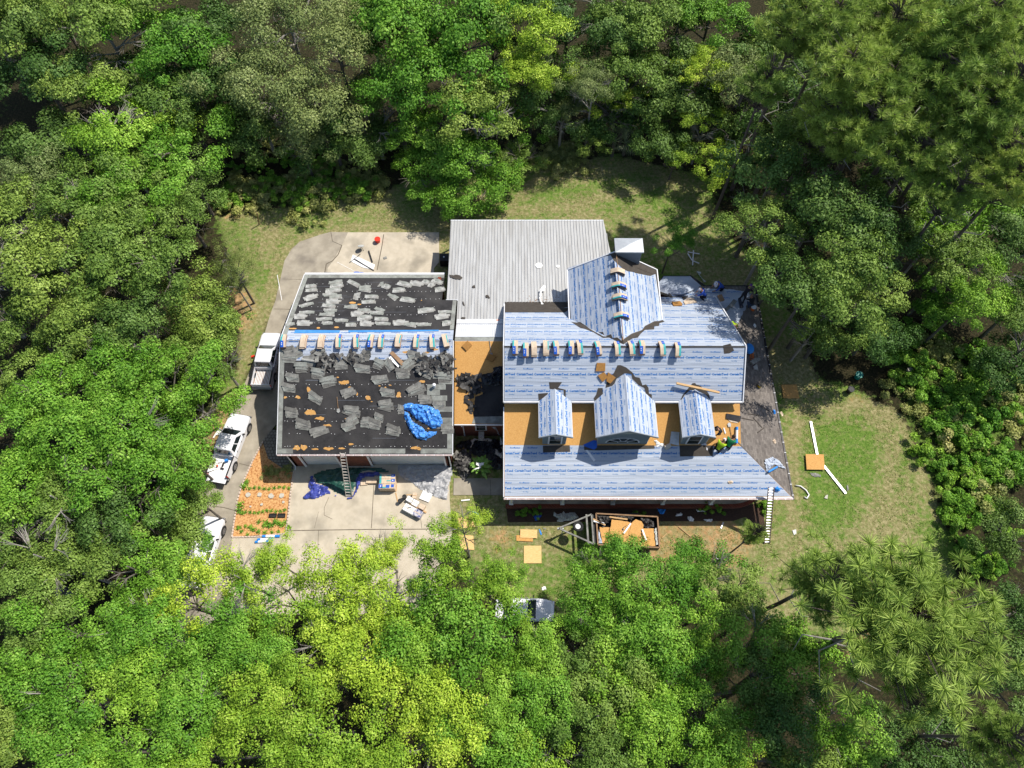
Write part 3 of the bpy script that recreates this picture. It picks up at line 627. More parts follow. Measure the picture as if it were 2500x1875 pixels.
# felt collars in the valleys
def feltpatch(pl,*polys,label='jagged dark felt in the roof valleys'):
    g=MB()
    for i,p in enumerate(polys): patch(g,p,pl,.013,.003,0,True)
    o=g.build('felt_collar',M['felt'],hs); o['label']=label
feltpatch(MN,Q(1060,500,.217,(785,1160),(1515,1162),(1500,1190),(1470,1212),(785,1212)),
  Q(1060,500,.217,(1540,1318),(1560,1322),(1650,1330),(1740,1390),(1800,1425),(1900,1480),(2010,1490),(1990,1495),(1900,1500),(1800,1440),(1700,1400),(1640,1385)),
  Q(1400,550,.2532,(480,1105),(560,1050),(640,1015),(760,940),(860,915),(880,930),(830,945),(825,972),(780,975),(778,1005),(690,1010),(650,1045),(620,1085)),
  Q(1400,550,.2532,(825,640),(960,650),(1110,690),(1060,725),(1040,690),(940,700),(830,660)))
feltpatch(MS,Q(1060,780,.217,(1292,705),(1438,705),(1395,770),(1480,790),(1480,905),(1462,905),(1455,795),(1300,780)),Q(1060,780,.217,(1170,835),(1278,825),(1278,880),(1175,912)),
  Q(1460,850,.226,(210,185),(240,182),(300,205),(370,260),(400,310),(450,320),(480,400),(520,390),(545,430),(550,490),(582,500),(580,555),(530,540),(500,430),(440,400),(370,330),(360,280),(290,270),(200,330),(170,400),(80,430),(100,330),(170,270)),
  Q(1460,850,.226,(0,430),(50,430),(55,530),(0,548),(-30,575),(-50,545),(-20,500)),
  Q(1460,850,.226,(1020,378),(1050,376),(1060,392),(1095,400),(1180,470),(1200,500),(1210,555),(1160,500),(1060,450),(990,455),(935,505),(905,555),(890,560),(915,505),(960,450)),
  Q(1460,850,.226,(1350,-30),(1430,-50),(1470,25),(1420,55),(1362,60)))
g=MB(); patch(g,Q(1060,500,.217,(2010,570),(2030,600),(2200,690),(2210,760)),XL,.013,.003); 
g=MB(); patch(g,Q(1400,550,.2532,(380,320),(400,320),(620,405),(650,400),(650,360),(785,400),(800,475),(735,460),(610,410),(605,455),(525,445),(480,425),(405,355)),XR,.013,.003)
o=g.build('felt_collar',M['felt'],hs); o['label']='dark felt at the foot of the chimney'
# dormers
def dormer(x0,x1,xr,zr,yb,label,arch=False,glassx=None,seed=0,wall=None):
    yf=17.2; yw=17.38; ze=5.8; p1=(zr-ze)/(xr-x0)
    d=empty('dormer',(xr,yw,4.2)); d.parent=hs; d.matrix_parent_inverse=Matrix(); d.location=mw(hs).inverted()@Vector((xr,yw,4.2)); d['label']=label
    L=Plane((x0,yf,ze),(-p1,0,1),(0,-1,0)); p2=(zr-ze)/(x1-xr); Rr=Plane((x1,yf,ze),(p2,0,1),(0,1,0))
    g=MB(); wa,wb=wall or (x0+.28,x1-.28)
    z0=LS.z(0,yw)-.1; zt=lambda x: (ze+(x-x0)*p1 if x<xr else ze+(x1-x)*p2)-.1
    # front wall with opening for the window
    yf1=yw+.15
    g.prism([(wa,yw,z0),(wb,yw,z0),(wb,yw,zt(wb)),(xr,yw,zt(xr)),(wa,yw,zt(wa))],(0,.15,0))
    g.prism([(wa,yf1,LS.z(0,yf1)-.1),(wa,19.9,5.1),(wa,19.9,zt(wa)+.0),(wa,yf1,zt(wa))],(.12,0,0)); g.prism([(wb-.12,yf1,LS.z(0,yf1)-.1),(wb-.12,19.9,5.1),(wb-.12,19.9,zt(wb)),(wb-.12,yf1,zt(wb))],(.12,0,0))
    zz=z0+.12
    while zz<zt(wa)+.05: g.box(((wa+wb)/2,yw-.012,zz),(wb-wa,.024,.012),1); zz+=.12
    g.build('wall',[M['siding'],M['sidingd']],d)
    for pl,xa in ((L,x0),(Rr,x1)):
        g=MB(); slab(g,pl,[(xa,yf),(xr,yf),(xr,yb),(xa,19.85)],.07); 
        po=uvp(pl,(xa+(.02 if xa<xr else -.02),yf+.02),(xr,yf+.02),(xr,yb-.03),(xa+(.02 if xa<xr else -.02),19.8))
        rf=g.build('roof',M['trimw'],d)
        g=MB(); a=sum(po[i][0]*po[(i+1)%4][1]-po[(i+1)%4][0]*po[i][1] for i in range(4)); po=po if a>0 else po[::-1]
        g.add([pl.xyz(u,v,.005) for u,v in po],[list(range(4))],0)
        printing(g,pl,po,(Y_ if xa>xr or seed!=3 else -Y_),(-X_ if xa>xr or seed!=3 else X_),course=.62 if not arch else .72,period=1.18,v0=.0,skip=1,seed=seed+(9 if xa>xr else 0),h=.012)
        o=g.build('underlayment',[M['memY'],M['ink'],M['ink2'],M['seam']],d)
    # trim under the rake
    g=MB()
    for xa in (x0,x1): bar(g,(xa,yf-.02,ze-.05),(xr,yf-.02,zr-.05),.05,.16)
    g.build('fascia',M['sidingd'],d)
    if arch:
        cx=(wa+wb)/2; zb=z0+.42; rx,rz=1.05,.72
        fr=MB(); gl=MB(); out=[(cx+rx*1.1*math.cos(a),yw-.03,zb-.06+rz*1.12*math.sin(a)) for a in [math.pi*i/16 for i in range(17)]]
        inn=[(cx+rx*math.cos(a),yw-.045,zb+rz*math.sin(a)) for a in [math.pi*i/16 for i in range(17)]]
        fr.prism(out,(0,.04,0)); w_=fr.build('window',M['trimw'],d)
        gl.prism(inn,(0,.01,0)); 
        w2=gl; 
        g=MB(); 
        for a in (math.pi/5,2*math.pi/5,3*math.pi/5,4*math.pi/5): bar(g,(cx+.35*rx*math.cos(a),yw-.05,zb+.35*rz*math.sin(a)),(cx+rx*math.cos(a),yw-.05,zb+rz*math.sin(a)),.02,.03)
        ar=[(cx+.35*rx*math.cos(a),yw-.05,zb+.35*rz*math.sin(a)) for a in [math.pi*i/8 for i in range(9)]]
        for a,b in zip(ar,ar[1:]): bar(g,a,b,.02,.03)
        gl.build('window_pane',M['glass'],d); g.build('muntin',M['trimw'],d)
    else:
        a,b=glassx; zb,zt_=z0+.25,5.62
        fr=MB(); fr.box(((a+b)/2,yw-.03,(zb+zt_)/2),(b-a+.2,.06,zt_-zb+.2)); fr.build('window',M['trimw'],d)
        g=MB(); h2=(zt_-zb)/2-.03; g.box(((a+b)/2,yw-.065,zb+h2/2),(b-a,.01,h2)); g.box(((a+b)/2,yw-.065,zt_-h2/2),(b-a,.01,h2)); g.build('window_pane',M['glass'],d)
    return d
dormer(1.75,3.98,2.85,6.34,20.49,'small left dormer with double-hung window',glassx=(2.5,3.25),seed=1,wall=(2.05,3.62))
dormer(5.48,9.56,7.52,6.91,21.27,'wide middle dormer with arched fan window',arch=True,seed=2,wall=(5.72,9.1))
dormer(11.13,13.3,12.2,6.32,20.46,'small right dormer with double-hung window',glassx=(11.75,12.5),seed=3,wall=(11.35,13.05))
# flashing boards at the foot of the dormers
g=MB()
for q in (Q(1060,780,.217,(1222,1420),(1525,1415),(1530,1488),(1395,1492),(1225,1498)),Q(1460,850,.226,(-25,1050),(610,1050),(610,1085),(470,1090),(0,1105),(-150,1100),(-150,1050)),Q(1460,850,.226,(880,1050),(1240,1050),(1240,1165),(885,1170))):
    patch(g,q,LS,.014,.004)
g.build('felt_collar',M['felt'],hs)['label']='dark felt strips below the dormers'
# white trim on rakes and eaves
g=MB()
bar(g,(-.56,22.75,7.98),(-.56,19.74,5.77),.06,.16); bar(g,(-.56,22.75,7.98),(-.56,28.4,4.2),.06,.16)
bar(g,(15.44,22.75,7.99),(15.44,19.74,5.79),.07,.16); bar(g,(15.44,22.75,7.99),(15.44,29.6,3.42),.07,.16)
bar(g,(-.56,19.72,5.76),(1.8,19.72,5.76),.07,.18); bar(g,(3.98,19.72,5.76),(5.48,19.72,5.76),.07,.18); bar(g,(9.56,19.72,5.76),(11.13,19.72,5.76),.07,.18); bar(g,(13.3,19.72,5.76),(15.48,19.72,5.76),.07,.18)
bar(g,(4.08,30.54,5.56),(XRG,30.54,XRZ-.04),.07,.16); bar(g,(10.70,30.54,5.56),(XRG,30.54,XRZ-.04),.07,.16)
bar(g,(4.08,26.2,5.57),(4.08,30.5,5.57),.07,.16); bar(g,(10.70,26.2,5.57),(10.70,30.5,5.57),.07,.16)
bar(g,(-.56,14.08,2.84),(-.56,19.7,5.05),.06,.16); bar(g,(-.5,14.03,2.82),(18.78,14.03,2.82),.06,.18)
g.build('fascia',M['trimw'],hs)
g=MB(); bar(g,(-.55,13.95,2.82),(18.85,13.95,2.82),.13,.11)
for i in range(31): g.box((-.3+i*.62,13.95,2.885),(.03,.16,.012),1)
bar(g,(18.87,13.9,2.8),(18.87,30.9,2.8),.12,.11,2)
for i in range(22): g.box((18.87,14.2+i*.76,2.865),(.13,.03,.012),1)
bar(g,(18.8,30.98,2.8),(15.0,30.98,2.8),.12,.11,2); bar(g,(15.0,30.98,2.8),(13.94,32.0,2.75),.1,.1,2)
g.build('gutter',[M['pinkw'],M['trimw'],M['blk']],hs)
# porch slab, brick edge, columns
def arc(cx,cy,r,a0,a1,n=8): return [(cx+r*math.cos(R(a0+(a1-a0)*i/n)),cy+r*math.sin(R(a0+(a1-a0)*i/n))) for i in range(n+1)]
g=MB(); fl=[(-.2,14.35)]+[(15.6,14.35)]+arc(15.6,16.9,2.55,-90,0)+[(18.15,29.5),(15.3,29.5),(15.3,16.5),(-.2,16.5)]
g.prism([(x,y,0) for x,y in fl],(0,0,.3),0); g.build('porch_floor',M['conc'],hs)
g=MB(); ed=[(-.45,14.08)]+[(15.6,14.08)]+arc(15.6,16.9,2.82,-90,0)+[(18.42,29.5)]
inn=[(-.45,14.33)]+[(15.6,14.33)]+arc(15.6,16.9,2.57,-90,0)+[(18.17,29.5)]
for i in range(len(ed)-1):
    a,b,c_,d_=ed[i],ed[i+1],inn[i+1],inn[i]; g.prism([(a[0],a[1],0),(b[0],b[1],0),(c_[0],c_[1],0),(d_[0],d_[1],0)],(0,0,.315))
g.build('porch_edge',M['brick'],hs)
for x in (-.05,3.55,7.1,10.6,14.0,16.9):
    y=14.4 if x<16 else 14.95
    g=MB(); g.box((x,y,.38),(.3,.3,.14)); g.box((x,y,1.6),(.19,.19,2.4)); g.box((x,y,2.72),(.28,.28,.12)); g.build('column',M['white'],hs,bevel=.012)
for y in (18.5,22,25.5,29):
    g=MB(); g.box((18.0,y,.38),(.3,.3,.14)); g.box((18.0,y,1.6),(.19,.19,2.4)); g.box((18.0,y,2.72),(.28,.28,.12)); g.build('column',M['white'],hs,bevel=.012)
g=MB(); g.box((9,14.4,2.72),(18.4,.18,.1)); g.build('porch_beam',M['white'],hs)
for x,w_ in ((1.5,1.0),(5.2,1.1),(8.5,1.0),(12,1.1)):
    g=MB(); g.box((x,by0-.14,1.5),(w_+.2,.06,1.7)); ww=g.build('window',M['trimw'],hs); g=MB(); g.box((x,by0-.18,1.5),(w_,.02,1.5)); g.build('pane',M['glass'],ww)
g=MB(); bar(g,(13.3,15.0,2.35),(14.3,15.35,2.35),.05,.02); bar(g,(13.9,14.7,2.35),(13.7,15.7,2.35),.05,.02); g.tube([(13.8,15.2,2.35),(13.8,15.2,2.7)],.06); g.build('ceiling_fan',M['brownwood'],hs)
# chimney
c=empty('chimney',(8.3,30.8,0)); c.parent=hs; c.location=mw(hs).inverted()@Vector((8.3,30.8,0))
g=MB(); g.box((8.27,30.8,4.1),(1.8,1.05,8.2)); zz=4.2
while zz<8.1: g.box((8.27,30.265,zz),(1.8,.02,.014),1); g.box((7.36,30.8,zz),(.02,1.05,.014),1); zz+=.11
g.build('chimney_body',[M['sidingd'],M['blk']],c)
g=MB(); g.box((8.27,30.8,8.17),(2.0,1.22,.1)); g.add([(7.27,30.19,8.225),(9.27,30.19,8.225),(9.27,31.41,8.225),(7.27,31.41,8.225),(8.27,30.8,8.33)],[(0,1,4),(1,2,4),(2,3,4),(3,0,4)],0)
g.build('chimney_cap',M['chimcap'],c)
# breezeway roof, wall, window
r=MB(); slab(r,BS,[(-4.05,19.3),(-.6,19.3),(-.6,24.75),(-4.05,24.75)]); r.build('roof',M['osb'],hs)['label']='breezeway roof of bare orange strand board'
BN=Plane((0,24.75,BS.z(0,24.75)),(0,.42,1))
r=MB(); slab(r,BN,[(-4.05,24.75),(-.6,24.75),(-.6,27.2),(-4.05,27.2)]); patch(r,uvp(BN,(-4.05,24.78),(-.6,24.78),(-.6,25.15),(-4.05,25.15)),BN,.004,.02,1,False)
r.build('roof',[M['metalw'],M['shgb']],hs)['label']='breezeway rear slope'
g=MB(); 
for i in range(23): x=-3.95+i*.15; patch(g,uvp(BN,(x,25.3),(x+.05,25.3),(x+.05,26.6),(x,26.6)),BN,.002,.02,0,False)
patch(g,uvp(BN,(-4.05,26.6),(-.6,26.6),(-.6,26.9),(-4.05,26.9)),BN,.004,.06,0,False); patch(g,uvp(BN,(-4.05,25.16),(-.6,25.16),(-.6,25.3),(-4.05,25.3)),BN,.004,.04,0,False)
g.build('ribbed_panel',M['metalw'],hs)
g=MB(); bar(g,(-4.05,19.26,2.93),(-.6,19.26,2.93),.06,.14); g.build('fascia',M['trimw'],hs)['label']='breezeway eave trim'
f=MB(); pol=Q(1060,780,.217,(530,620),(640,600),(670,580),(660,545),(700,530),(790,525),(790,1170),(440,1165),(450,1095),(440,1060),(460,870),(545,840),(525,660)); patch(f,pol,BS,.006,.004,0,True,.03,6,.1)
f.build('felt',M['feltb'],hs)['label']='black felt left on the right of the breezeway roof'
f=MB(); patch(f,Q(1060,780,.217,(450,1095),(790,1088),(790,1175),(425,1170)),BS,.012,.012); f.build('shingle_strip',M['shgb'],hs)
g=MB(); a,b=P(1162,1052,1.9).x,P(1185,1052,1.9).x; g.box(((a+b)/2,19.6,1.75),(b-a+.16,.06,1.2)); ww=g.build('window',M['trimw'],hs); g=MB(); g.box(((a+b)/2,19.565,1.48),(b-a-.05,.02,.5)); g.box(((a+b)/2,19.565,2.04),(b-a-.05,.02,.5)); g.build('pane',M['glass'],ww)
g=MB(); g.tube([(-3.55,19.2,2.85),(-3.5,19.55,2.6),(-3.5,19.55,.2)],.05); g.build('downspout',M['trimw'],hs)
# ---- metal patio roof ----
mp=empty('patio_roof',(1.5,32.5,0)); tag(mp,'low ribbed grey metal patio roof behind the house','patio roof')
g=MB(); out=[(-4.96,37.25),(7.42,37.25),(8.05,30.3),(8.05,29.0),(4.3,28.35),(-.66,28.35),(-.66,26.9),(-4.07,26.9),(-4.07,28.95),(-4.9,28.95)]
slab(g,MT,out,.05); g.build('metal_sheet',M['metal'],mp)
g=MB(); x=-4.9; 
while x<8.0:
    ys=28.4 if x>-.66 else (26.95 if x>-4.05 else 29.0)
    yn=37.22
    if x>7.45: yn=37.22-(x-7.42)*11
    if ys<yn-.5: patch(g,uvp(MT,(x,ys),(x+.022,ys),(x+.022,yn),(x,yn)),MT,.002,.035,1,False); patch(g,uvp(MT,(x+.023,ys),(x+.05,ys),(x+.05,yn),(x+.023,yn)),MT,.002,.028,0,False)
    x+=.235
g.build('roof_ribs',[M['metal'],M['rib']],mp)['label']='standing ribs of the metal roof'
g=MB(); patch(g,uvp(MT,(-.64,28.36),(7,28.36),(7,28.62),(-.64,28.62)),MT,.004,.05,0,False); patch(g,uvp(MT,(-4.95,28.9),(-4.07,28.9),(-4.07,29.0),(-4.95,29.0)),MT,.004,.05,0,False); patch(g,uvp(MT,(-4.07,26.9),(-.66,26.9),(-.66,27.1),(-4.07,27.1)),MT,.004,.06,0,False)
patch(g,uvp(MT,(-4.97,37.15),(7.42,37.15),(7.42,37.27),(-4.97,37.27)),MT,.004,.02,0,False)
g.build('edge_flashing',M['metalw'],mp)
for x in (-4.7,-1.7,1.3,4.3,7.2):
    g=MB(); g.box((x,36.9,1.48),(.12,.12,2.96)); g.build('post',M['white'],mp)
g=MB(); rd=random.Random(2)
for i in range(260):
    x=rd.gauss(3.0,1.6) if i%3 else rd.uniform(-.5,6.8); y=28.6+abs(rd.gauss(0,.55))
    if not -.6<x<6.9: continue
    s_=rd.uniform(.012,.05); p=Vector((x,y,MT.z(x,y)+.012)); g.box(p,(s_,s_*rd.uniform(.6,2),.01),0,rd.random()*3)
g.build('leaf_debris',M['brownwood'],mp)['kind']='stuff'
# ================= OBJECTS =================
ORD=['first','second','third','fourth','fifth','sixth','seventh','eighth','ninth','tenth','eleventh','twelfth','thirteenth','fourteenth','fifteenth','sixteenth','seventeenth','eighteenth','nineteenth','twentieth']
def frame(pl,p,ang=0,h=0):
    """matrix: x along plane u turned by ang, z along plane normal"""
    x=pl.u*math.cos(ang)+pl.v*math.sin(ang); z=pl.n; y=z.cross(x)
    m=Matrix((x,y,z)).transposed().to_4x4(); m.translation=p+z*h; return m
def place(o,m):
    o.matrix_basis=m
# ---- shingle bundle stacks over ridges ----
def bundle_proto(kind,drop=.2,n=3,seed=0,dark=False):
    rd=random.Random(seed); o=empty('shingle_bundle_stack')
    for k in range(n):
        g=MB(); t=.085; z0=k*t; wd=.36; ox=rd.uniform(-.05,.05) if k<n-1 else 0; oy=rd.uniform(-.08,.05) if k<n-1 else 0
        N=9; L=1.02; vs=[]
        prof=[]
        for i in range(N+1):
            y=-L/2+L*i/N; z=z0-drop*abs(y)**1.35*1.3+ .0
            prof.append((y+oy,z))
        mi=0; top=(k==n-1)
        for i in range(N):
            (y0,a),(y1,b)=prof[i],prof[i+1]
            cols=[(-.5,.5,0)]
            if top:
                if kind==1: cols=[(-.5,-.2,1 if i>3 else 2),(-.2,.5,2 if False else 0)] if i<9 else cols
                if kind==1 and i<4: cols=[(-.5,.08,2),(.08,.5,0)]
                if kind==2: cols=[(-.5,.12,0),(.12,.5,1)] if i<6 else [(-.5,.0,0),(.0,.5,2)]
                if kind==3: cols=[(-.5,.28,0),(.28,.5,1)] if 1<i<8 else cols
            for (c0,c1,m_) in cols: g.add([(c0*wd+ox,y0,a+t),(c1*wd+ox,y0,a+t),(c1*wd+ox,y1,b+t),(c0*wd+ox,y1,b+t)],[(0,1,2,3)],m_)
            if top and kind in(1,2) and i in ((1,2) if kind==1 else (7,)): 
                c=-.28 if kind==1 else .25; g.add([((c-.07)*wd,y0+.02,a+t+.004),((c+.09)*wd,y0+.02,a+t+.004),((c+.09)*wd,y1-.02,b+t+.004),((c-.07)*wd,y1-.02,b+t+.004)],[(0,1,2,3)],4)
            for sx in (-.5,.5):
                q=[(sx*wd+ox,y0,a),(sx*wd+ox,y1,b),(sx*wd+ox,y1,b+t*.93),(sx*wd+ox,y0,a+t*.93)]
                g.add(q if sx>0 else q[::-1],[(0,1,2,3)],5 if dark else 3)
        for (y0,a) in (prof[0],prof[-1]): g.add([(-.5*wd+ox,y0,a),(.5*wd+ox,y0,a),(.5*wd+ox,y0,a+t*.93),(-.5*wd+ox,y0,a+t*.93)],[(0,1,2,3)],5 if dark else 3)
        g.build('bundle',[M['kraft'],M['teal'],M['lblue'],M['pinkwrap'],M['wprint'],M['darkwrap']],o,local=True)
    return o
protoG=[bundle_proto(2,.28,3,1),bundle_proto(0,.28,3,2),bundle_proto(1,.28,3,3),bundle_proto(3,.28,4,5)]
protoM=[bundle_proto(1,.5,3,3),bundle_proto(0,.5,3,4),bundle_proto(2,.5,3,6),bundle_proto(3,.5,3,7)]
protoX=[bundle_proto(0,.5,3,3,True),bundle_proto(1,.5,3,4,True),bundle_proto(1,.5,4,6,True)]
def use(protos,used,i,mtx,label,group):
    p=protos[i]; o=p if p not in used else copy_tree(p); used.append(p)
    place(o,mtx); tag(o,label,'shingle bundles',group); return o
used=[]
gk=[0,1,1,0,0,2,2,0,3,3,2]; gk=[2,1,1,0,0,2,0,3,0,0,3]
gx=[692,740,783,826,869,905,930,972,1016,1055,1087]
RP=Plane((0,GR_Y,GR_Z),(0,0,1))
for i,(x,k) in enumerate(zip(gx,gk)):
    p=ZP(GR_Z+.3).hit(x,822); an=R([3,-2,-2,2,4,-3,-2,-4,-3,5,14][i])
    m=Matrix.Translation((p.x,GR_Y-.12,GR_Z+.03))@Matrix.Rotation(an,4,'Z')
    use(protoG,used,k,m,f'{ORD[i]} stack of wrapped shingle bundles from the left along the garage ridge','shingle bundles laid over the garage ridge')
mx=[(1258,845,0,0),(1284,851,0,0),(1304,848,1,2),(1333,845,3,0),(1358,846,0,4),(1395,846,0,0),(1416,844,2,6),(1461,847,0,8),(1508,847,2,4),(1543,846,2,6),(1569,845,0,0),(1618,847,2,4),(1656,850,2,-2)]
for i,(x,y,k,a) in enumerate(mx):
    p=ZP(8.25).hit(x,846)
    m=Matrix.Translation((p.x,22.75-(y-846)*.03-.08,8.03))@Matrix.Rotation(R(a),4,'Z')
    use(protoM,used,k,m,f'{ORD[i]} stack of wrapped shingle bundles from the left along the main house ridge','shingle bundles laid over the main ridge')
for i,(y,k) in enumerate([(658,0),(692,1),(722,2),(766,1)]):
    X=XRG; r=ray(1504,y); p=ZP(XRZ+.25).hit(1504,y)
    m=Matrix.Translation((XRG,p.y,XRZ+.02))@Matrix.Rotation(R([86,88,90,92][i]),4,'Z')
    use(protoX,used,k,m,f'{ORD[i]} stack of dark shingle bundles from the chimney along the cross gable ridge','shingle bundles laid over the cross gable ridge')
# ---- torn shingle heaps ----
M['shgd']=mat('dark_shingle',(.12,.115,.105),(.18,.175,.16),9,.9,.01,40)
def strip_proto(n,fan,seed,matn,curl=.05,L=1.0,W=.30):
    rd=random.Random(seed); g=MB(); z=.0
    for k in range(n):
        l=L*rd.uniform(.8,1.05); w_=W*rd.uniform(.85,1.1); an=R(rd.uniform(-fan,fan)); ox=rd.uniform(-.1,.1); oy=(k-(n-1)/2)*.095+rd.uniform(-.03,.03)
        N=5; c,s_=math.cos(an),math.sin(an); cu=rd.uniform(.3,1)*curl
        vs=[]
        for j in range(2):
            for i in range(N+1):
                u=-l/2+l*i/N+(rd.uniform(-.04,.04) if i in(0,N) else 0); v=(-w_/2 if j==0 else w_/2)+rd.uniform(-.012,.012)
                zz=z+cu*(1 if j else .1)*(.6+.4*math.cos(i*1.7+k))+.01
                vs.append((u*c-v*s_+ox,u*s_+v*c+oy,zz))
        M_=N+1; mi=rd.choice([0,0,1,2])
        for i in range(N):
            q=[vs[i],vs[i+1],vs[M_+i+1],vs[M_+i]]; 
            g.add(q+[(a,b,zc-.018) for a,b,zc in q],[(0,1,2,3),(7,6,5,4),(0,4,5,1),(1,5,6,2),(2,6,7,3),(3,7,4,0)],mi)
        z+=.022
    return g.build('torn_shingle_pile',matn,None,local=True)
pS=[strip_proto(n,f,i,[M['shg'],M['shgb'],M['shgd']],.05) for i,(n,f) in enumerate([(5,4),(5,8),(6,12),(4,16),(5,22),(4,6)])]
pN=[strip_proto(n,f,i+20,[M['shgl'],M['shgl'],M['shgb']],.10,1.0,.23) for i,(n,f) in enumerate([(2,4),(3,8),(2,10),(3,5),(2,3)])]
NS=[(450,690,150,-3),(455,735,160,-5),(720,650,190,-8),(755,690,170,-5),(720,740,200,-3),(930,655,220,25),(1050,705,160,2),(1050,735,170,3),(1250,665,100,60),(1310,700,110,25),(1455,738,160,0),(1520,675,200,18),(1640,665,200,12),(1750,650,100,20),(1810,680,90,20),(1885,645,160,25),(1915,730,130,-5),(455,820,200,-22),(665,785,180,-4),(720,815,170,-8),(975,805,160,62),(1130,808,190,2),(1365,805,170,25),(1555,850,190,12),(705,865,200,0),(1095,868,190,-3),(400,900,180,-18),(650,910,190,8),(890,925,175,-4),(670,960,165,0),(1035,965,170,5),(1215,955,150,22),(405,985,185,-4),(1190,990,180,5),(620,1010,200,-3),(975,1005,170,-3),(1765,965,210,-5),(1960,980,170,-3),(335,1035,170,0),(1070,1048,180,-5),(1240,1060,185,3),(600,1060,190,-5),(795,1075,165,0),(1930,1035,200,-8),(380,1110,200,3),(640,1105,130,-2),(900,1125,140,0),(1080,1115,180,4),(1260,1110,190,2),(1460,1105,200,-2),(1720,1120,180,0),(220,1120,110,-15),(1560,1125,160,3),(1990,1110,110,-4)]
SS=[(230,75,190,-30),(310,95,120,-30),(220,155,190,3),(580,60,90,-20),(440,190,170,10),(355,265,190,0),(540,335,190,10),(255,380,190,-2),(660,425,220,-12),(215,495,190,2),(510,610,220,25),(880,550,190,-22),(250,770,200,-8),(380,905,240,3),(550,985,240,-18),(920,755,220,15),(920,865,180,-32),(885,928,180,-25),(1065,880,110,3),(1180,900,210,3),(1225,830,130,5),(1395,970,230,5),(1300,685,190,2),(1325,550,210,0),(1240,400,230,-15),(1040,280,230,0),(965,165,220,-3),(790,240,180,0),(1220,230,150,25),(1500,330,220,-10),(1640,510,230,-20),(1960,375,200,0),(1740,625,180,0),(1990,960,170,0),(1560,235,200,-40),(1850,240,170,45),(1620,130,180,0),(1470,740,90,5),(1900,690,160,-12),(530,150,150,-30),(1340,240,180,55),(640,190,150,-20),(1780,330,150,15)]
for nm,lst,pl,pr,oy,base in (('far',NS,GN,pN,550,180.),('near',SS,GS,pS,840,205.)):
    rows=[]
    lst2=sorted(lst,key=lambda q:q[1]); cur=[];last=None
    h=75 if nm=='far' else 105
    for q in lst2:
        if cur and q[1]-cur[0][1]>h: rows.append(cur);cur=[]
        cur.append(q)
    rows.append(cur); usedp=set()
    for ri,row in enumerate(rows):
        row.sort(key=lambda q:q[0])
        for ci,(cx,cy,L,a) in enumerate(row):
            j=random.Random(cx*7+cy).randrange(len(pr)); o=pr[j]
            if j in usedp: o=o.copy(); link(o)
            usedp.add(j)
            p=pl.hit(660+cx*.217,oy+cy*.217)
            m=frame(pl,p,0,.02); 
            aa=-R(a) if nm=='near' else math.pi-R(a)*1.5
            sc_=L/base
            place(o,m@Matrix.Rotation(aa,4,'Z')@Matrix.Diagonal((sc_,1.05 if nm=='near' else 1.1,1.2,1)))
            where=f'row {["one","two","three","four","five","six","seven","eight","nine","ten"][ri]} from the top'
            tag(o,f'torn shingles, {ORD[ci]} from left in {where}, {nm} garage slope','shingle pile',f'torn shingle piles on the {nm} garage slope')
# ---- crumpled felt heaps on the roofs ----
def heap(name,label,cat,polys,pl,matn,amp,dome=.1,cell=.08,freq=2.6,seed=1,base=.02,fold=(1,1),smooth=False,px=True):
    g=MB()
    for i,q in enumerate(polys): crumple(g,q,pl,amp,cell,freq,seed+i,0,base,px,dome,fold)
    o=g.build(name,M[matn],None,smooth=smooth); tag(o,label,cat); return o
Z2=lambda *p:Q(660,840,.217,*p)
def shards(name,label,cat,q,pl,n,seed,mats=('feltb','greyfelt','shg','shgd'),size=(.25,.75),hmax=.3,wh=.45):
    rd=random.Random(seed); poly=[pl.uv(pl.hit(*a)) for a in q]; xs=[a[0] for a in poly];ys=[a[1] for a in poly]; g=MB(); k=0
    while k<n:
        u,v=rd.uniform(min(xs),max(xs)),rd.uniform(min(ys),max(ys))
        if not inpoly(u,v,poly): continue
        k+=1; L=rd.uniform(*size); W=L*rd.uniform(.25,.6); a=rd.uniform(0,math.pi); t1,t2=rd.uniform(-wh,wh),rd.uniform(-wh,wh); h=rd.uniform(.04,hmax)*min(1,pdist(u,v,poly)/.4+.3)
        m=Matrix.Rotation(a,3,'Z')@Matrix.Rotation(t1,3,'X')@Matrix.Rotation(t2,3,'Y'); N=3; top=[]
        for j in range(2):
            for i in range(N+1):
                p=m@Vector((-L/2+L*i/N+rd.uniform(-.05,.05)*L,(j-.5)*W*rd.uniform(.6,1.1),rd.uniform(-.04,.04)+.04*math.sin(i*2+k)))
                top.append(pl.xyz(u+p.x,v+p.y,max(.015,h+p.z)))
        mi=rd.randrange(len(mats)); b=[x-pl.n*.014 for x in top]
        for i in range(N): g.add([top[i],top[i+1],top[N+2+i],top[N+1+i],b[i],b[i+1],b[N+2+i],b[N+1+i]],[(0,1,2,3),(7,6,5,4),(0,4,5,1),(2,6,7,3),(1,5,6,2),(3,7,4,0)],mi)
    o=g.build(name,[M[x] for x in mats]); return tag(o,label,cat,None)
shards('felt_heap','crumpled felt and shingle scraps below the garage ridge, left half','roofing debris',Z2((480,70),(560,90),(640,150),(780,110),(860,150),(900,110),(1140,110),(1130,150),(900,215),(700,200),(640,290),(560,240),(500,160)),GS,90,1)
shards('felt_heap','big heap of black felt and shingles at the right of the near garage slope','roofing debris',Z2((1600,180),(1680,130),(1760,150),(1880,160),(1960,90),(2040,120),(2060,290),(2000,350),(1880,330),(1740,370),(1640,310)),GS,110,2)
shards('felt_heap','torn black felt flap hanging on the breezeway roof edge','roofing debris',Q(1060,780,.217,(250,670),(350,620),(370,570),(430,620),(520,650),(540,800),(440,860),(430,1000),(380,1060),(360,900),(420,820),(320,780)),BS,60,3,('feltb','greyfelt','feltb'))
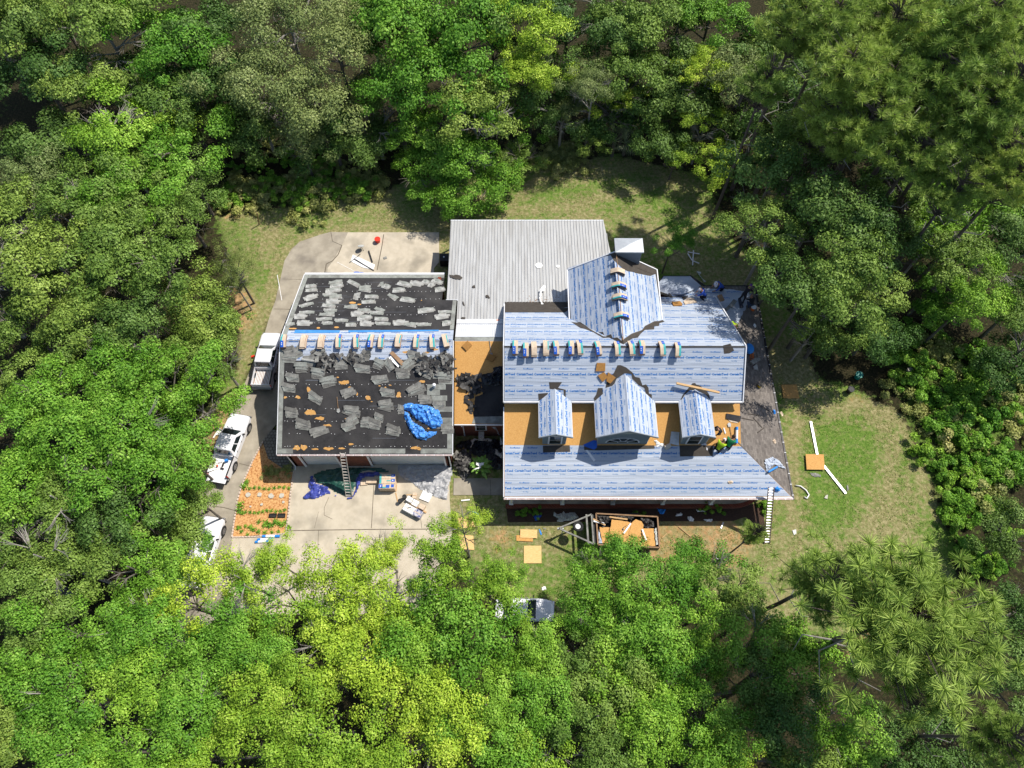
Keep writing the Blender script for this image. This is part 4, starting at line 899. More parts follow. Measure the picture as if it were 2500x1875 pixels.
heap('felt_heap','rumpled black felt in the shade at the right of the breezeway roof','roofing debris',[Q(1060,780,.217,(530,640),(640,600),(720,530),(790,540),(790,720),(700,760),(560,740))],BS,'blackpl',.25,.05,.075,3,6)
# long scraps: bent strips
g=MB(); bar(g,GS.hit(955,860)+GS.n*.1,GS.hit(985,890)+GS.n*.15,.28,.03,0); tag(g.build('metal_strip',M['brownwood'],None),'rusty brown metal strip lying across grey shingles near garage ridge','metal strip')
g=MB(); bar(g,GS.hit(952,872)+GS.n*.12,GS.hit(975,895)+GS.n*.05,.2,.02,0); tag(g.build('metal_strip',M['gutter'],None),'shiny bent metal strip beside the rusty one on the garage roof','metal strip')
g=MB(); g.tube([GS.hit(738,878)+GS.n*.12,GS.hit(770,883)+GS.n*.12],.1,10); tag(g.build('felt_roll',M['shgl'],None),'pale rolled felt lying near the top left of the garage roof','felt roll')
def shovel(a,b,label,pl,blade='gutter',hd='brownwood'):
    a,b=pl.hit(*a)+pl.n*.05,pl.hit(*b)+pl.n*.05; e=empty('shovel',a); tag(e,label,'shovel')
    g=MB(); g.tube([a,b],.02,6); g.build('handle',M[hd],e); d=(b-a).normalized(); s_=pl.n.cross(d)
    g=MB(); g.prism([b-s_*.09,b+s_*.09,b+s_*.12+d*.2,b+d*.3,b-s_*.12+d*.2],pl.n*.02); g.build('blade',M[blade],e)
shovel((823,969),(826,998),'small roofing shovel standing on the black felt of the garage roof',GS,'shgl')
shovel((1195,831),(1199,862),'long handled shovel across the breezeway roof',BS,'shgl','shgl')
shovel((1787,1070),(1781,1042),'grey shovel lying on orange decking above the crouching workers',LS)
g=MB(); p=GS.hit(1061,945); g.tube([p,p+Vector((0,0,.35))],.09,14); g.sphere(p+Vector((0,0,.38)),.12,0,12,8,(1,1,.5)); tag(g.build('vent_pipe',M['trimw'],None,smooth=False),'white vent pipe standing up on the garage roof','vent pipe')
# blue tarp on the garage
heap('tarp','bright blue crumpled tarp on the lower right of the garage roof','tarp',[Z2((1475,690),(1550,655),(1640,670),(1760,680),(1900,740),(1950,860),(1940,930),(1830,960),(1740,900),(1640,850),(1560,760),(1500,750)),Z2((1500,745),(1560,770),(1600,860),(1700,920),(1760,980),(1880,975),(1870,1020),(1750,1085),(1640,1065),(1560,960),(1505,830))],GS,'blue',.20,.08,.07,2.4,21,.03)
# debris on the metal roof
for i,(q,lb) in enumerate([(Q(1060,500,.217,(170,790),(220,800),(245,790),(290,800),(320,825),(300,845),(240,840),(180,820)),'long dark felt scrap overhanging the left edge of the metal patio roof'),(Q(1060,500,.217,(425,925),(455,905),(465,935),(430,940)),'small triangular felt scrap on the metal patio roof'),
  (Q(1060,500,.217,(580,1020),(610,1020),(628,1055),(580,1050)),'square felt scrap on the middle of the metal patio roof'),(Q(1060,500,.217,(318,1095),(330,1095),(345,1140),(322,1125)),'narrow felt scrap near the left of the metal roof'),(Q(1060,500,.217,(305,1270),(352,1272),(350,1290),(303,1288)),'brown shingle piece near the bottom of the metal roof')]):
    g=MB(); patch(g,q,MT,.05,.02,0,True,.02,i,.08); tag(g.build('felt_scrap',M['felt'],None),lb,'felt scrap')
g=MB(); patch(g,Q(1060,500,.217,(695,1300),(738,1295),(735,1330),(698,1332)),MT,.04,.04); tag(g.build('orange_scrap',M['orange'],None,bevel=.02),'bright orange scrap at the bottom of the metal patio roof','scrap')
for i,(x,y,r_) in enumerate([(1316,649,.28),(1362,651,.14)]):
    g=MB(); p=MT.hit(x,y); g.tube([p+MT.n*.03,p+MT.n*.05],r_,16); tag(g.build('sealant_patch',M['foamwhite'],None),['large','small'][i]+' round white sealant patch on the metal patio roof','roof patch')
heap('plastic_film','long white strip of film hanging from metal roof onto the house roof','plastic film',[Q(1060,500,.217,(1230,905),(1255,910),(1250,970),(1215,985),(1205,1080),(1235,1120),(1245,1150),(1310,1215),(1285,1225),(1240,1245),(1215,1180),(1205,1130),(1180,1060),(1180,960))],Plane((0,28.5,4.12),(0,.1,1)),'foamwhite',.1,0,.05,3,8,.06)
# cork coloured squares and boards
def board(name,label,cat,q,pl,matn,h=.02,t=.03,bevel=0):
    g=MB(); patch(g,q,pl,h,t); o=g.build(name,M[matn],None,bevel=bevel); return tag(o,label,cat)
board('foam_pad','upright orange foam pad above the pair near the middle dormer','foam pad',Q(1060,780,.217,(1830,488),(1925,490),(1922,580),(1815,580)),MS,'cork',.01,.08)
board('foam_pad','turned orange foam pad left of the middle dormer peak, lower left of two','foam pad',Q(1060,780,.217,(1840,630),(1910,590),(1955,645),(1890,700)),MS,'cork',.01,.1)
board('foam_pad','tilted orange foam pad touching the middle dormer felt, right of its pair','foam pad',Q(1060,780,.217,(1955,590),(2040,650),(1980,718),(1935,690)),MS,'cork',.04,.08)
board('foam_pad','olive foam pad near the top left of the breezeway roof','foam pad',Q(1060,780,.217,(375,238),(428,290),(365,355),(312,300)),BS,'cork',.01,.1)
board('foam_pad','olive foam pad by the shovel on the breezeway roof','foam pad',Q(1060,780,.217,(620,385),(700,410),(655,480),(575,440)),BS,'cork',.01,.08)
board('foam_pad','orange foam pad lying behind the cross gable near the bay roof','foam pad',Q(1400,550,.2532,(945,748),(1025,740),(1050,765),(1045,780),(965,782)),MN,'cork',.01,.08)
o=board('open_bundle','half open shingle wrapper beside the orange foam pad behind the gable','shingle wrapper',Q(1400,550,.2532,(1060,740),(1100,705),(1160,710),(1190,745),(1120,760),(1075,768)),MN,'kraft',.01,.06)
g=MB(); a,b=MS.hit(1649,934)+MS.n*.28,MS.hit(1753,956)+MS.n*.33; bar(g,a,b,.14,.10); o=tag(g.build('timber_beam',M['wood'],None),'long timber beam lying across the peak of the right dormer','beam')
g=MB(); patch(g,Q(1600,850,.1627,(235,1250),(358,1262),(350,1462),(210,1430)),LS,.05,.03); tag(g.build('metal_flashing',M['lightgrey'] if 'lightgrey' in M else M['gutter'],None),'folded pale metal flashing sheet leaning left of the right dormer','flashing')
heap('plastic_film','white crumpled film on the roof between the middle and right dormers','plastic film',[Q(1460,850,.226,(598,992),(640,985),(670,1020),(720,1025),(710,1070),(660,1060),(630,1090),(625,1040))],LS,'foamwhite',.12,0,.06,4,2,.03)
g=MB(); p=LS.hit(1629,1090); g.tube([p+LS.n*.12-Vector((.18,.1,0)),p+LS.n*.12+Vector((.18,.1,0))],.16,18); tag(g.build('felt_roll',M['stone'],None),'pale grey roll of film between the middle and right dormers','felt roll')
board('felt_scrap','blue tarp corner left of the middle dormer wall','tarp scrap',Q(1060,780,.217,(1675,1410),(1790,1358),(1835,1360),(1830,1440),(1800,1465),(1700,1430)),LS,'lblue',.02,.01)
board('flashing_piece','short white flashing piece on the porch membrane below the middle dormer','flashing',Q(1060,780,.217,(1700,1470),(1725,1468),(1815,1580),(1795,1600)),LS,'trimw',.02,.02)
board('roof_vent_piece','dark striped vent piece with torn wrapper on the right decking','roof vent',Q(1460,850,.226,(1385,705),(1545,735),(1530,795),(1380,760)),LS,'blk',.03,.05)
board('paper_scrap','pale torn wrapper under the striped vent piece','wrapper scrap',Q(1460,850,.226,(1400,770),(1530,795),(1500,808),(1430,795)),LS,'kraft',.02,.01)
def roll(a,b,pl,label,r=.09,n=3):
    a,b=pl.hit(*a)+pl.n*r,pl.hit(*b)+pl.n*r; e=empty('membrane_roll',a); tag(e,label,'membrane roll','rolls of underlayment' if pl is GND else None)
    g=MB(); g.tube([a,a.lerp(b,.2)],r,14); g.tube([a.lerp(b,.72),b],r,14); g.build('blue_wrap',M['lightblue2'],e,smooth=False)
    g=MB(); g.tube([a.lerp(b,.2),a.lerp(b,.72)],r*.99,14); g.build('white_wrap',M['foamwhite'],e)
M['lightblue2']=mat('bright_blue_wrap',(.02,.20,.60),(.03,.26,.70),4,.45)
roll((1798,1042),(1797,1082),LS,'blue and white roll standing beside the workers on the orange decking')
roll((642,1310),(684,1310),GND,'rearmost blue and white roll lying below the mulch bed')
roll((630,1318),(668,1317),GND,'middle blue and white roll lying below the mulch bed')
roll((624,1324),(662,1322),GND,'front blue and white roll lying below the mulch bed')
board('white_strip','short white tube on the decking left of the shovel','tube',Q(1460,850,.226,(1350,862),(1362,858),(1382,915),(1370,928)),LS,'trimw',.01,.04)
# NE corner debris
g=MB()
board('shingle_bundle','open brown shingle bundle leaning against the right rake','shingle bundle',Q(1660,660,.1025,(870,620),(960,600),(1030,740),(950,760)),EL,'brownwood',.05,.15)
board('shingle_bundle','long brown shingle bundle on the loose membrane corner','shingle bundle',Q(1660,660,.1025,(1130,860),(1250,710),(1330,760),(1210,910)),EL,'shg',.05,.12)
board('shingle_bundle','small brown shingle bundle below the long one','shingle bundle',Q(1660,660,.1025,(1050,920),(1110,870),(1160,930),(1100,980)),EL,'shg',.05,.1)
board('shingle_bundle','narrow dark shingle bundle beside the dark clothed worker','shingle bundle',Q(1660,660,.1025,(1370,680),(1410,660),(1490,900),(1420,910)),EL,'darkwrap',.05,.1)
board('shingle_bundle','grey shingle bundle on the right lean-to roof near the blue bag','shingle bundle',Q(1600,850,.1627,(1400,210),(1470,160),(1540,155),(1560,190),(1450,260)),EL,'shg',.02,.14)
board('shingle_bundle','grey shingle bundle with teal edge on the right lean-to roof','shingle bundle',Q(1600,850,.1627,(1455,285),(1510,240),(1530,345),(1470,320)),EL,'shgl',.02,.1)
for i,(a,b,lb) in enumerate([((1535,845),(1710,945),'upper'),((1390,985),(1570,1015),'second'),((1460,1040),(1600,1195),'long slanting'),((1530,1270),(1630,1195),'short lower'),((1290,1050),(1470,1085),'leftmost')]):
    g=MB(); a,b=Q(1600,850,.1627,a,b); bar(g,EL.hit(*a)+EL.n*.02,EL.hit(*b)+EL.n*.02,.07,.02); tag(g.build('shingle_cut_strip',M['felt'],None),f'{lb} thin dark shingle strip on the right lean-to roof','shingle strip')
for i,(x,y,m_,lb) in enumerate([(1810,892,'kraft','upper crumpled tan paper near the right gutter'),(1890,1006,'lightblue2','crumpled blue-white wrapper on the right gutter'),(1908,1011,'kraft','tan paper ball hanging over the right gutter'),(1890,1078,'kraft','tan paper ball on the lower right lean-to roof'),(1842,795,'foamwhite','white crumpled paper on the right lean-to roof in shade'),(1783,1177,'kraft','tan paper scrap on the porch membrane')]):
    pl=EL if i!=5 else LS
    g=MB(); u,v=pl.uv(pl.hit(x,y)); crumple(g,[(u+.22*math.cos(a*.8),v+.16*math.sin(a*.8)) for a in range(8)],pl,.14,.05,6,i,0,.02,False,.03); tag(g.build('crumpled_paper',M[m_],None),lb,'paper')
heap('loose_membrane','loose blue and white membrane flap at the lower right hip','membrane flap',[Q(1460,850,.226,(1785,1205),(1880,1170),(1960,1220),(2035,1315),(1960,1300),(1900,1265),(1820,1345),(1800,1290))],EL,'memX',.16,.02,.07,2,3,.05)
g=MB(); g.tube([EL.hit(1872,1154)+EL.n*.15,EL.hit(1893,1142)+EL.n*.18],.07,10); tag(g.build('membrane_roll',M['lightblue2'],None),'blue tube on the loose membrane at the lower right hip','membrane roll')
e=empty('paint_can',EL.hit(1853,944)); tag(e,'yellow and black pail on the right lean-to roof','pail'); p=EL.hit(1853,944)
g=MB(); g.tube([p+Vector((0,0,.02)),p+Vector((0,0,.34))],[.13,.15],16,cap=True); g.build('pail_body',M['yellow'],e); g=MB(); g.tube([p+Vector((0,0,.30)),p+Vector((0,0,.36))],.16,16); g.build('rim',M['blackp'],e); 
g=MB(); p=EL.hit(1826,856); g.sphere(p+Vector((0,0,.3)),.36,0,14,10,(1,1.2,.8)); tag(g.build('blue_bag',M['lightblue2'],None,smooth=True),'round blue bag against the right rake of the house roof','bag')
g=MB(); pts=[]
for i in range(40): t=i*.55; pts.append(EL.hit(1834+math.cos(t)*(4+i*.03),862+i*.35+math.sin(t)*3)+EL.n*.06)
g.tube(pts,.02,5); tag(g.build('hose_coil',M['orange'],None),'coiled orange hose beside the blue bag','hose')
# ---- people ----
def person(label,pelvis,heading,pose,shirt,pants,cap=None,scale=1.0,hairc='hair'):
    """pose joint offsets (metres) in a frame with +y forward, z up, origin at pelvis"""
    base=dict(pel=(0,0,0),ch=(0,.18,.42),nk=(0,.24,.58),hd=(0,.30,.70),
      ls=(-.19,.2,.50),le=(-.27,.36,.28),lh=(-.16,.55,.15),rs=(.19,.2,.50),re=(.27,.36,.28),rh=(.16,.55,.15),
      lp=(-.1,0,-.04),lk=(-.18,.40,-.08),lf=(-.16,.05,-.42),lt=(-.16,.22,-.47),rp=(.1,0,-.04),rk=(.18,.40,-.08),rf=(.16,.05,-.42),rt=(.16,.22,-.47))
    base.update(pose)
    names=list(base); mtx=Matrix.Translation(pelvis)@Matrix.Rotation(heading,4,'Z')@Matrix.Scale(scale,4)
    e=empty('person',pelvis); tag(e,label,'person')
    rad=dict(pel=.135,ch=.155,nk=.058,hd=.085,ls=.075,le=.048,lh=.033,rs=.075,re=.048,rh=.033,lp=.10,lk=.068,lf=.045,lt=.04,rp=.10,rk=.068,rf=.045,rt=.04)
    ed=[('pel','ch'),('ch','nk'),('nk','hd'),('ch','ls'),('ls','le'),('le','lh'),('ch','rs'),('rs','re'),('re','rh'),('pel','lp'),('lp','lk'),('lk','lf'),('lf','lt'),('pel','rp'),('rp','rk'),('rk','rf'),('rf','rt')]
    me=bpy.data.meshes.new('person_tmp'); me.from_pydata([base[n] for n in names],[(names.index(a),names.index(b)) for a,b in ed],[])
    o=bpy.data.objects.new('tmp',me); link(o); sk=o.modifiers.new('s','SKIN'); sb=o.modifiers.new('b','SUBSURF'); sb.levels=1; sb.render_levels=1
    for i,n in enumerate(names):
        me.skin_vertices[0].data[i].radius=(rad[n],rad[n]*(.72 if n in('ch','pel') else 1)); me.skin_vertices[0].data[i].use_root=(n=='pel')
    bpy.context.view_layer.update(); ev=o.evaluated_get(bpy.context.evaluated_depsgraph_get()); m2=bpy.data.meshes.new_from_object(ev)
    bpy.data.objects.remove(o)
    V=[v.co.copy() for v in m2.vertices]; Fc=[list(p.vertices) for p in m2.polygons]; g=MB()
    def near(c):
        best=None;bd=9
        for a,b in ed:
            A=Vector(base[a]);B=Vector(base[b]);d=B-A;t=max(0,min(1,(c-A).dot(d)/d.length_squared)); q=(c-A-d*t).length
            if q<bd: bd=q;best=(a,b,t)
        return best
    for f in Fc:
        c=sum((V[i] for i in f),Vector())/len(f); a,b,t=near(c)
        if b in('nk',) and t>.7 or b=='hd': mi=2
        elif b in('lh','rh') and t>.25: mi=2
        elif b in('lt','rt') or (b in('lf','rf') and t>.9): mi=3
        elif b in('lp','lk','lf','rp','rk','rf') or (a=='pel' and t<.2): mi=1
        else: mi=0
        g.f.append(f); g.m.append(mi)
    g.v=V
    for s_,hn,en in ((-1,'lh','le'),(1,'rh','re')):   # fingers
        h=Vector(base[hn]); d=(h-Vector(base[en])).normalized(); sd_=d.cross(Vector((0,0,1))).normalized(); dn=Vector((0,0,-1))
        for k,L in enumerate((.075,.085,.08,.065)):
            r0=h+d*.03+sd_*(k-1.5)*.019; g.tube([r0,r0+d*L*.55+dn*.01,r0+d*L*.85+dn*.045],[.009,.008,.006],5,2)
        r0=h+sd_*(-s_)*.03; g.tube([r0,r0+d*.03+sd_*(-s_)*.03,r0+d*.06+sd_*(-s_)*.03+dn*.02],[.01,.009,.007],5,2)
    hd=Vector(base['hd']); dr=(hd-Vector(base['nk'])).normalized()
    g.sphere(hd+dr*.03,.105,2,12,9,(.85,1,1.1))
    fw=Vector((0,1,0)); fw=(fw-dr*fw.dot(dr)).normalized(); fc=hd+dr*.02+fw*.10
    g.tube([fc+dr*.02,fc+fw*.025-dr*.015],[.008,.014],5,2)
    for s_ in(-1,1): g.sphere(hd+dr*.03+Vector((s_*.09,0,0)),.022,2,6,5); g.sphere(fc+Vector((s_*.033,-.008,0))+dr*.03,.010,3,6,5)
    vv=[mtx@v for v in g.v]; g.v=vv
    g.build('body',[M[shirt],M[pants],M['skin'],M['hair']],e,smooth=True)
    h=MB(); top=hd+dr*.055
    if cap: 
        h.sphere(top,.112,0,12,8,(.92,1.02,.85)); bc=top+fw*.12
        if cap[1]=='brim': 
            a=fw; b=dr.cross(fw); h.prism([top+(a*math.cos(t)+b*math.sin(t))*.2-dr*.01 for t in [i*math.pi/8 for i in range(16)]],dr*.012)
        else:
            b=dr.cross(fw); h.prism([top+fw*.08+b*.07,top+fw*.08-b*.07,top+fw*.18-b*.05,top+fw*.18+b*.05],dr*.012)
    else: h.sphere(top-fw*.012,.114,0,12,8,(.9,1,.95))
    h.v=[mtx@v for v in h.v]; h.build('hat' if cap else 'hair',M[cap[0]] if cap else M['hair'],e,smooth=True)
    return e
crouch=dict(ch=(0,.22,.34),nk=(0,.34,.46),hd=(0,.44,.54),ls=(-.19,.26,.40),le=(-.24,.46,.18),lh=(-.10,.62,.0),rs=(.19,.26,.40),re=(.24,.46,.18),rh=(.10,.64,.0),lk=(-.2,.36,.05),lf=(-.16,-.02,-.30),lt=(-.16,.16,-.36),rk=(.2,.36,.05),rf=(.16,-.02,-.30),rt=(.16,.16,-.36))
kneel=dict(ch=(0,.28,.30),nk=(0,.42,.38),hd=(0,.54,.42),ls=(-.19,.34,.36),le=(-.26,.50,.12),lh=(-.16,.66,-.12),rs=(.19,.34,.36),re=(.26,.50,.12),rh=(.16,.68,-.12),lk=(-.14,.20,-.34),lf=(-.14,-.2,-.36),lt=(-.14,-.3,-.40),rk=(.14,.22,-.34),rf=(.14,-.2,-.36),rt=(.14,-.3,-.40))
stand=dict(ch=(0,.16,.44),nk=(0,.24,.60),hd=(0,.30,.72),ls=(-.2,.18,.53),le=(-.28,.34,.32),lh=(-.16,.52,.20),rs=(.2,.18,.53),re=(.28,.34,.32),rh=(.16,.52,.20),lk=(-.14,.12,-.44),lf=(-.16,.0,-.86),lt=(-.17,.16,-.90),rk=(.14,.06,-.44),rf=(.18,-.06,-.86),rt=(.19,.10,-.90))
bend=dict(ch=(0,.34,.22),nk=(0,.50,.22),hd=(0,.62,.20),ls=(-.19,.42,.24),le=(-.24,.48,-.08),lh=(-.14,.58,-.34),rs=(.19,.42,.24),re=(.24,.48,-.08),rh=(.14,.6,-.34),lk=(-.15,.10,-.36),lf=(-.17,-.02,-.76),lt=(-.17,.14,-.80),rk=(.15,.14,-.36),rf=(.19,.02,-.76),rt=(.19,.18,-.80))
def foot(pl,px,py,up): p=pl.hit(px,py); p.z+=up; return p
def onroof(pl,px,py,hh):   # pelvis seen at pixel, hh above the roof surface
    q=Plane(pl.o+Vector((0,0,hh)),pl.n); return q.hit(px,py)
person('worker in dark clothes bending over the right edge of the right dormer',onroof(LS,1759,1050,.62),R(115),crouch,'darkc','darkc',None,1.05)
person('worker in bright lime shirt and white cap crouching beside the right dormer',onroof(LS,1752,1097,.40),R(-38),crouch,'lime','darkc',('capw','peak'),1.15)
person('worker in green shirt crouching right of the lime shirted one',onroof(LS,1777,1090,.40),R(-30),crouch,'grn','darkc',None,1.15)
person('worker in blue shirt and white brimmed hat kneeling at the rear eave',onroof(NL,1765,700,.38),R(100),kneel,'blushirt','darkc',('capw','brim'),1.2)
person('worker in blue shirt and white cap bending at the bay roof',onroof(MN,1722,722,.45),R(75),crouch,'blushirt','darkc',('capw','peak'),1.15)
person('worker standing in black with purple cap at the rear right corner',onroof(NL,1818,718,.90),R(-50),stand,'darkc','darkc',('capp','peak'),1.12)
person('worker in grey cap crouching on the right gutter beside orange bucket',onroof(EL,1836,744,.42),R(20),crouch,'darkc','jean',('capg','peak'),1.05)
person('worker in lime shirt half hidden behind the right rake',onroof(EL,1784,786,.5),R(200),bend,'lime','darkc',None,1.05)
e=empty('bucket',EL.hit(1837,756)); p=EL.hit(1837,756); tag(e,'orange bucket with clear top at the right roof corner','bucket'); g=MB(); g.tube([p,p+Vector((0,0,.36))],[.15,.18],16); g.build('bucket_body',M['orange'],e); g=MB(); g.tube([p+Vector((0,0,.34)),p+Vector((0,0,.39))],.195,16); g.build('rim',M['foamwhite'],e)
heap('work_cloth','pale crumpled cloth lying left of the lime shirted worker','cloth',[Q(1700,1030,.0603,(150,930),(330,820),(350,770),(430,780),(400,870),(430,920),(390,1010),(440,1030),(460,1180),(400,1160),(370,950),(200,950))],LS,'capw',.12,0,.04,6,4,.05)
# ---- ladders ----
def ladder(b1,b2,t1,t2,zt,label,n,matn='alu',over=0,railm=None):
    A,B=P(*b1,0.02),P(*b2,0.02); C,D=P(*t1,zt),P(*t2,zt); e=empty('ladder',(A+B)/2); tag(e,label,'ladder')
    for a,b in ((A,C),(B,D)):
        g=MB(); bar(g,a,b+(b-a)*over,.035,.09); g.build('rail',M[railm or matn],e)
    for i in range(n):
        t=(i+.6)/n; g=MB(); p,q=A.lerp(C,t),B.lerp(D,t); g.tube([p,q],.027,6) if False else bar(g,p,q,.07,.03); g.build('rung',M[matn],e)
    return e
ladder((845,1213),(860,1213),(830,1105),(843,1105),3.3,'extension ladder leaning on the garage gutter above the green tarp',15)
ladder((1866,1327),(1879,1326),(1876,1190),(1890,1190),3.9,'long extension ladder leaning on the right end of the porch roof',20,'gutter',0,'fib')
heap('tarp','small crumpled blue tarp at the top of the right ladder','tarp',[Q(1460,850,.226,(1890,1510),(1935,1485),(1975,1520),(1960,1550),(1905,1545))],LS,'lightblue2',.15,.02,.05,4,3,.1)
# ---- tarps and heaps on the ground ----
A3=lambda *p:Q(700,1100,.217,*p)
heap('tarp','dark green tarp spread under the garage ladder','tarp',[A3((290,270),(400,220),(560,195),(900,190),(1080,185),(1160,230),(1150,260),(860,240),(800,320),(780,420),(740,520),(650,520),(520,470),(470,420),(330,370))],GND,'green',.14,.05,.12,1.2,31,.06)
heap('tarp','crumpled dark blue tarp edge around the green tarp','tarp',[A3((265,290),(300,280),(340,370),(470,410),(500,480),(650,540),(740,520),(780,420),(770,330),(830,250),(1050,235),(1060,290),(860,320),(800,470),(750,545),(690,560),(600,545),(480,490),(330,550),(200,560),(175,530),(260,450),(240,410))],GND,'navy',.20,.04,.09,2.2,32,.10)
heap('tarp','silver grey tarp spread at the right of the driveway apron','tarp',[A3((1240,160),(1760,150),(1870,190),(1870,260),(1830,400),(1815,570),(1700,545),(1540,480),(1380,360),(1320,340),(1250,260))],GND,'silver',.16,.03,.09,1.6,33,.05)
heap('plastic_sheet','black plastic sheeting heaped below the breezeway window','plastic sheeting',[Q(1100,1000,.1206,(90,720),(200,650),(420,600),(600,610),(960,600),(1090,720),(1100,1240),(850,1250),(700,1000),(480,950),(380,850),(250,800),(100,830))],GND,'blackpl',.45,.25,.09,1.5,34,.03)
shards('felt_heap','torn grey felt pieces over the film pile at the garage corner','debris',Q(1100,1000,.1206,(80,840),(250,830),(400,900),(440,1000),(400,1180),(350,1250),(130,1200)),ZP(.5),50,9,('greyfelt','shgd','feltb'),(.25,.6),.2)
heap('plastic_sheet','grey-black debris film piled at the garage corner','plastic sheeting',[Q(1100,1000,.1206,(80,840),(250,830),(400,900),(440,1000),(400,1180),(450,1300),(350,1400),(250,1450),(150,1330),(130,1200),(80,1100))],GND,'greyfelt',.5,.3,.08,1.8,35,.03)
heap('plastic_film','long pale plastic strip hanging down from the breezeway eave','plastic film',[Q(1100,1000,.1206,(750,90),(790,90),(890,290),(960,420),(1000,540),(1090,700),(1000,730),(990,560),(920,430),(830,370),(780,290))],ZP(1.6),'cloth',.12,0,.05,3,36,.03)
heap('plastic_film','grey ribbon of film at the right end of the black plastic heap','plastic film',[Q(1100,1000,.1206,(830,930),(900,880),(890,800),(930,790),(1000,880),(1050,850),(1010,760),(1080,750),(1100,960),(1030,1010),(970,950),(900,910))],ZP(.7),'stone',.12,0,.05,4,37,.03)
heap('plastic_film','ragged grey cloth strip at the left of the black plastic heap','plastic film',[Q(1100,1000,.1206,(400,620),(480,580),(560,600),(780,570),(860,620),(840,660),(700,640),(500,630),(460,700),(420,790),(390,770),(430,680))],ZP(.6),'stone',.10,0,.05,4,38,.03)
e=empty('wall_lamp',P(1175,1070,1.1)); tag(e,'grey outdoor ring fitting below the breezeway window','wall fitting'); g=MB(); p=P(1175,1066,.9); g.box(p+Vector((0,.1,0)),(.4,.5,.3)); g.build('box',M['stone'],e); 
g=MB(); pts=[P(1175,1068,1.08)+Vector((.13*math.cos(a*.5),.13*math.sin(a*.5),0)) for a in range(14)]; g.tube(pts,.03,6); g.build('ring',M['gutter'],e)
# film scraps in the front bed
for i,(q,z,m_,lb) in enumerate([(Q(1100,1120,.217,(1150,600),(1170,590),(1200,620),(1250,610),(1270,575),(1290,610),(1400,600),(1450,660),(1380,700),(1190,720),(1200,680),(1160,650)),.25,'cloth','long tangled grey film in the shaded bed left of the trailer'),
 (Q(1100,1120,.217,(920,650),(975,620),(1035,640),(960,715)),.1,'lblue','blue folded sheet in the shaded bed below the porch'),
 (Q(1520,1080,.2532,(320,635),(420,645),(400,700),(350,690)),.1,'lightblue2','light blue folded cloth in the bed above the trailer'),
 (Q(1520,1080,.2532,(510,690),(560,675),(590,700),(550,720),(510,715)),.1,'foamwhite','first white film scrap from the left in the right part of the bed'),
 (Q(1520,1080,.2532,(620,715),(650,705),(695,740),(680,770),(630,760)),.1,'foamwhite','second white film scrap from the left in the right part of the bed'),
 (Q(1520,1080,.2532,(700,645),(800,650),(800,680),(710,672)),.1,'foamwhite','upper white film scrap near the last porch columns'),
 (Q(1520,1080,.2532,(755,740),(830,735),(870,735),(860,775),(800,765)),.1,'foamwhite','lowest white film scrap in the bed near the shade edge')]):
    heap('plastic_film',lb,'plastic film',[q],GND,m_,.2,.03,.06,4,40+i,.03)
# plywood and OSB sheets
board('plywood_sheet','large pale plywood square on the grass left of the trailer','plywood',Q(1100,1120,.217,(825,980),(1020,980),(1023,1177),(825,1177)),GND,'ply',.03,.02)
board('plywood_sheet','upper pale plywood sheet lying over an orange one','plywood',Q(1100,1120,.217,(785,798),(975,802),(972,898),(782,892)),GND,'ply',.09,.02)
board('strand_board_sheet','orange torn board peeking from under the upper plywood sheet','strand board',Q(1100,1120,.217,(740,860),(930,880),(925,935),(740,925)),GND,'osb',.05,.02)
board('strand_board_sheet','square orange board on the right lawn over the fallen gutter','strand board',Q(1820,840,.2622,(552,1032),(720,1035),(730,1177),(562,1175)),GND,'osb',.16,.02)
board('strand_board_sheet','square orange board in dappled shade beside the right gutter','strand board',Q(1820,840,.2622,(332,382),(475,380),(500,508),(350,507)),GND,'osb',.05,.02)
for i,(q,lb) in enumerate([(Q(700,1100,.217,(1925,760),(2100,740),(2120,860),(1940,880)),'pale plywood offcut under the front tree'),(Q(700,1100,.217,(1935,950),(2100,960),(2110,1120),(1960,1110)),'pale plywood pieces below the offcut under the front tree')]):
    board('plywood_sheet',lb,'plywood',q,GND,'ply',.05,.02)
def stick(label,a,b,z=.03,r=.05,matn='gutter',name='gutter_piece',cat='gutter piece',w_=None):
    g=MB(); bar(g,P(*a,z),P(*b,z),w_ or r*2,r); return tag(g.build(name,M[matn],None),label,cat)
stick('upper length of fallen white gutter on the right lawn',(1979,1029),(1995,1110),.06,.08); stick('lower length of fallen white gutter on the right lawn',(2010,1136),(2065,1205),.06,.08)
g=MB(); g.tube([P(1942,1185,.08),P(1955,1187,.08),P(1968,1197,.08),P(1975,1208,.08),P(1970,1217,.08),P(1964,1213,.1)],.05,8); tag(g.build('downspout_piece',M['foamwhite'],None,smooth=True),'curved white downspout piece by the lower right roof corner','downspout piece')
heap('metal_scrap','dark flattened scrap on the lawn below the orange board','scrap',[Q(1820,840,.2622,(592,1200),(640,1195),(705,1215),(700,1245),(620,1235))],GND,'shg',.06,0,.06,3,5,.03)
board('stone','pale stone on the right lawn','stone',Q(1820,840,.2622,(730,1435),(745,1410),(765,1405),(760,1445)),GND,'stone',.0,.08)
board('grey_scrap','small grey triangular scrap on the lawn at the gutter end','scrap',Q(1820,840,.2622,(940,1320),(950,1310),(962,1360),(945,1370)),GND,'shg',.0,.05)
board('silver_scrap','grey shiny film scrap in the grass right of the ladder foot','scrap',Q(1520,1080,.2532,(1635,850),(1670,840),(1675,880),(1650,895)),GND,'cloth',.02,.03)
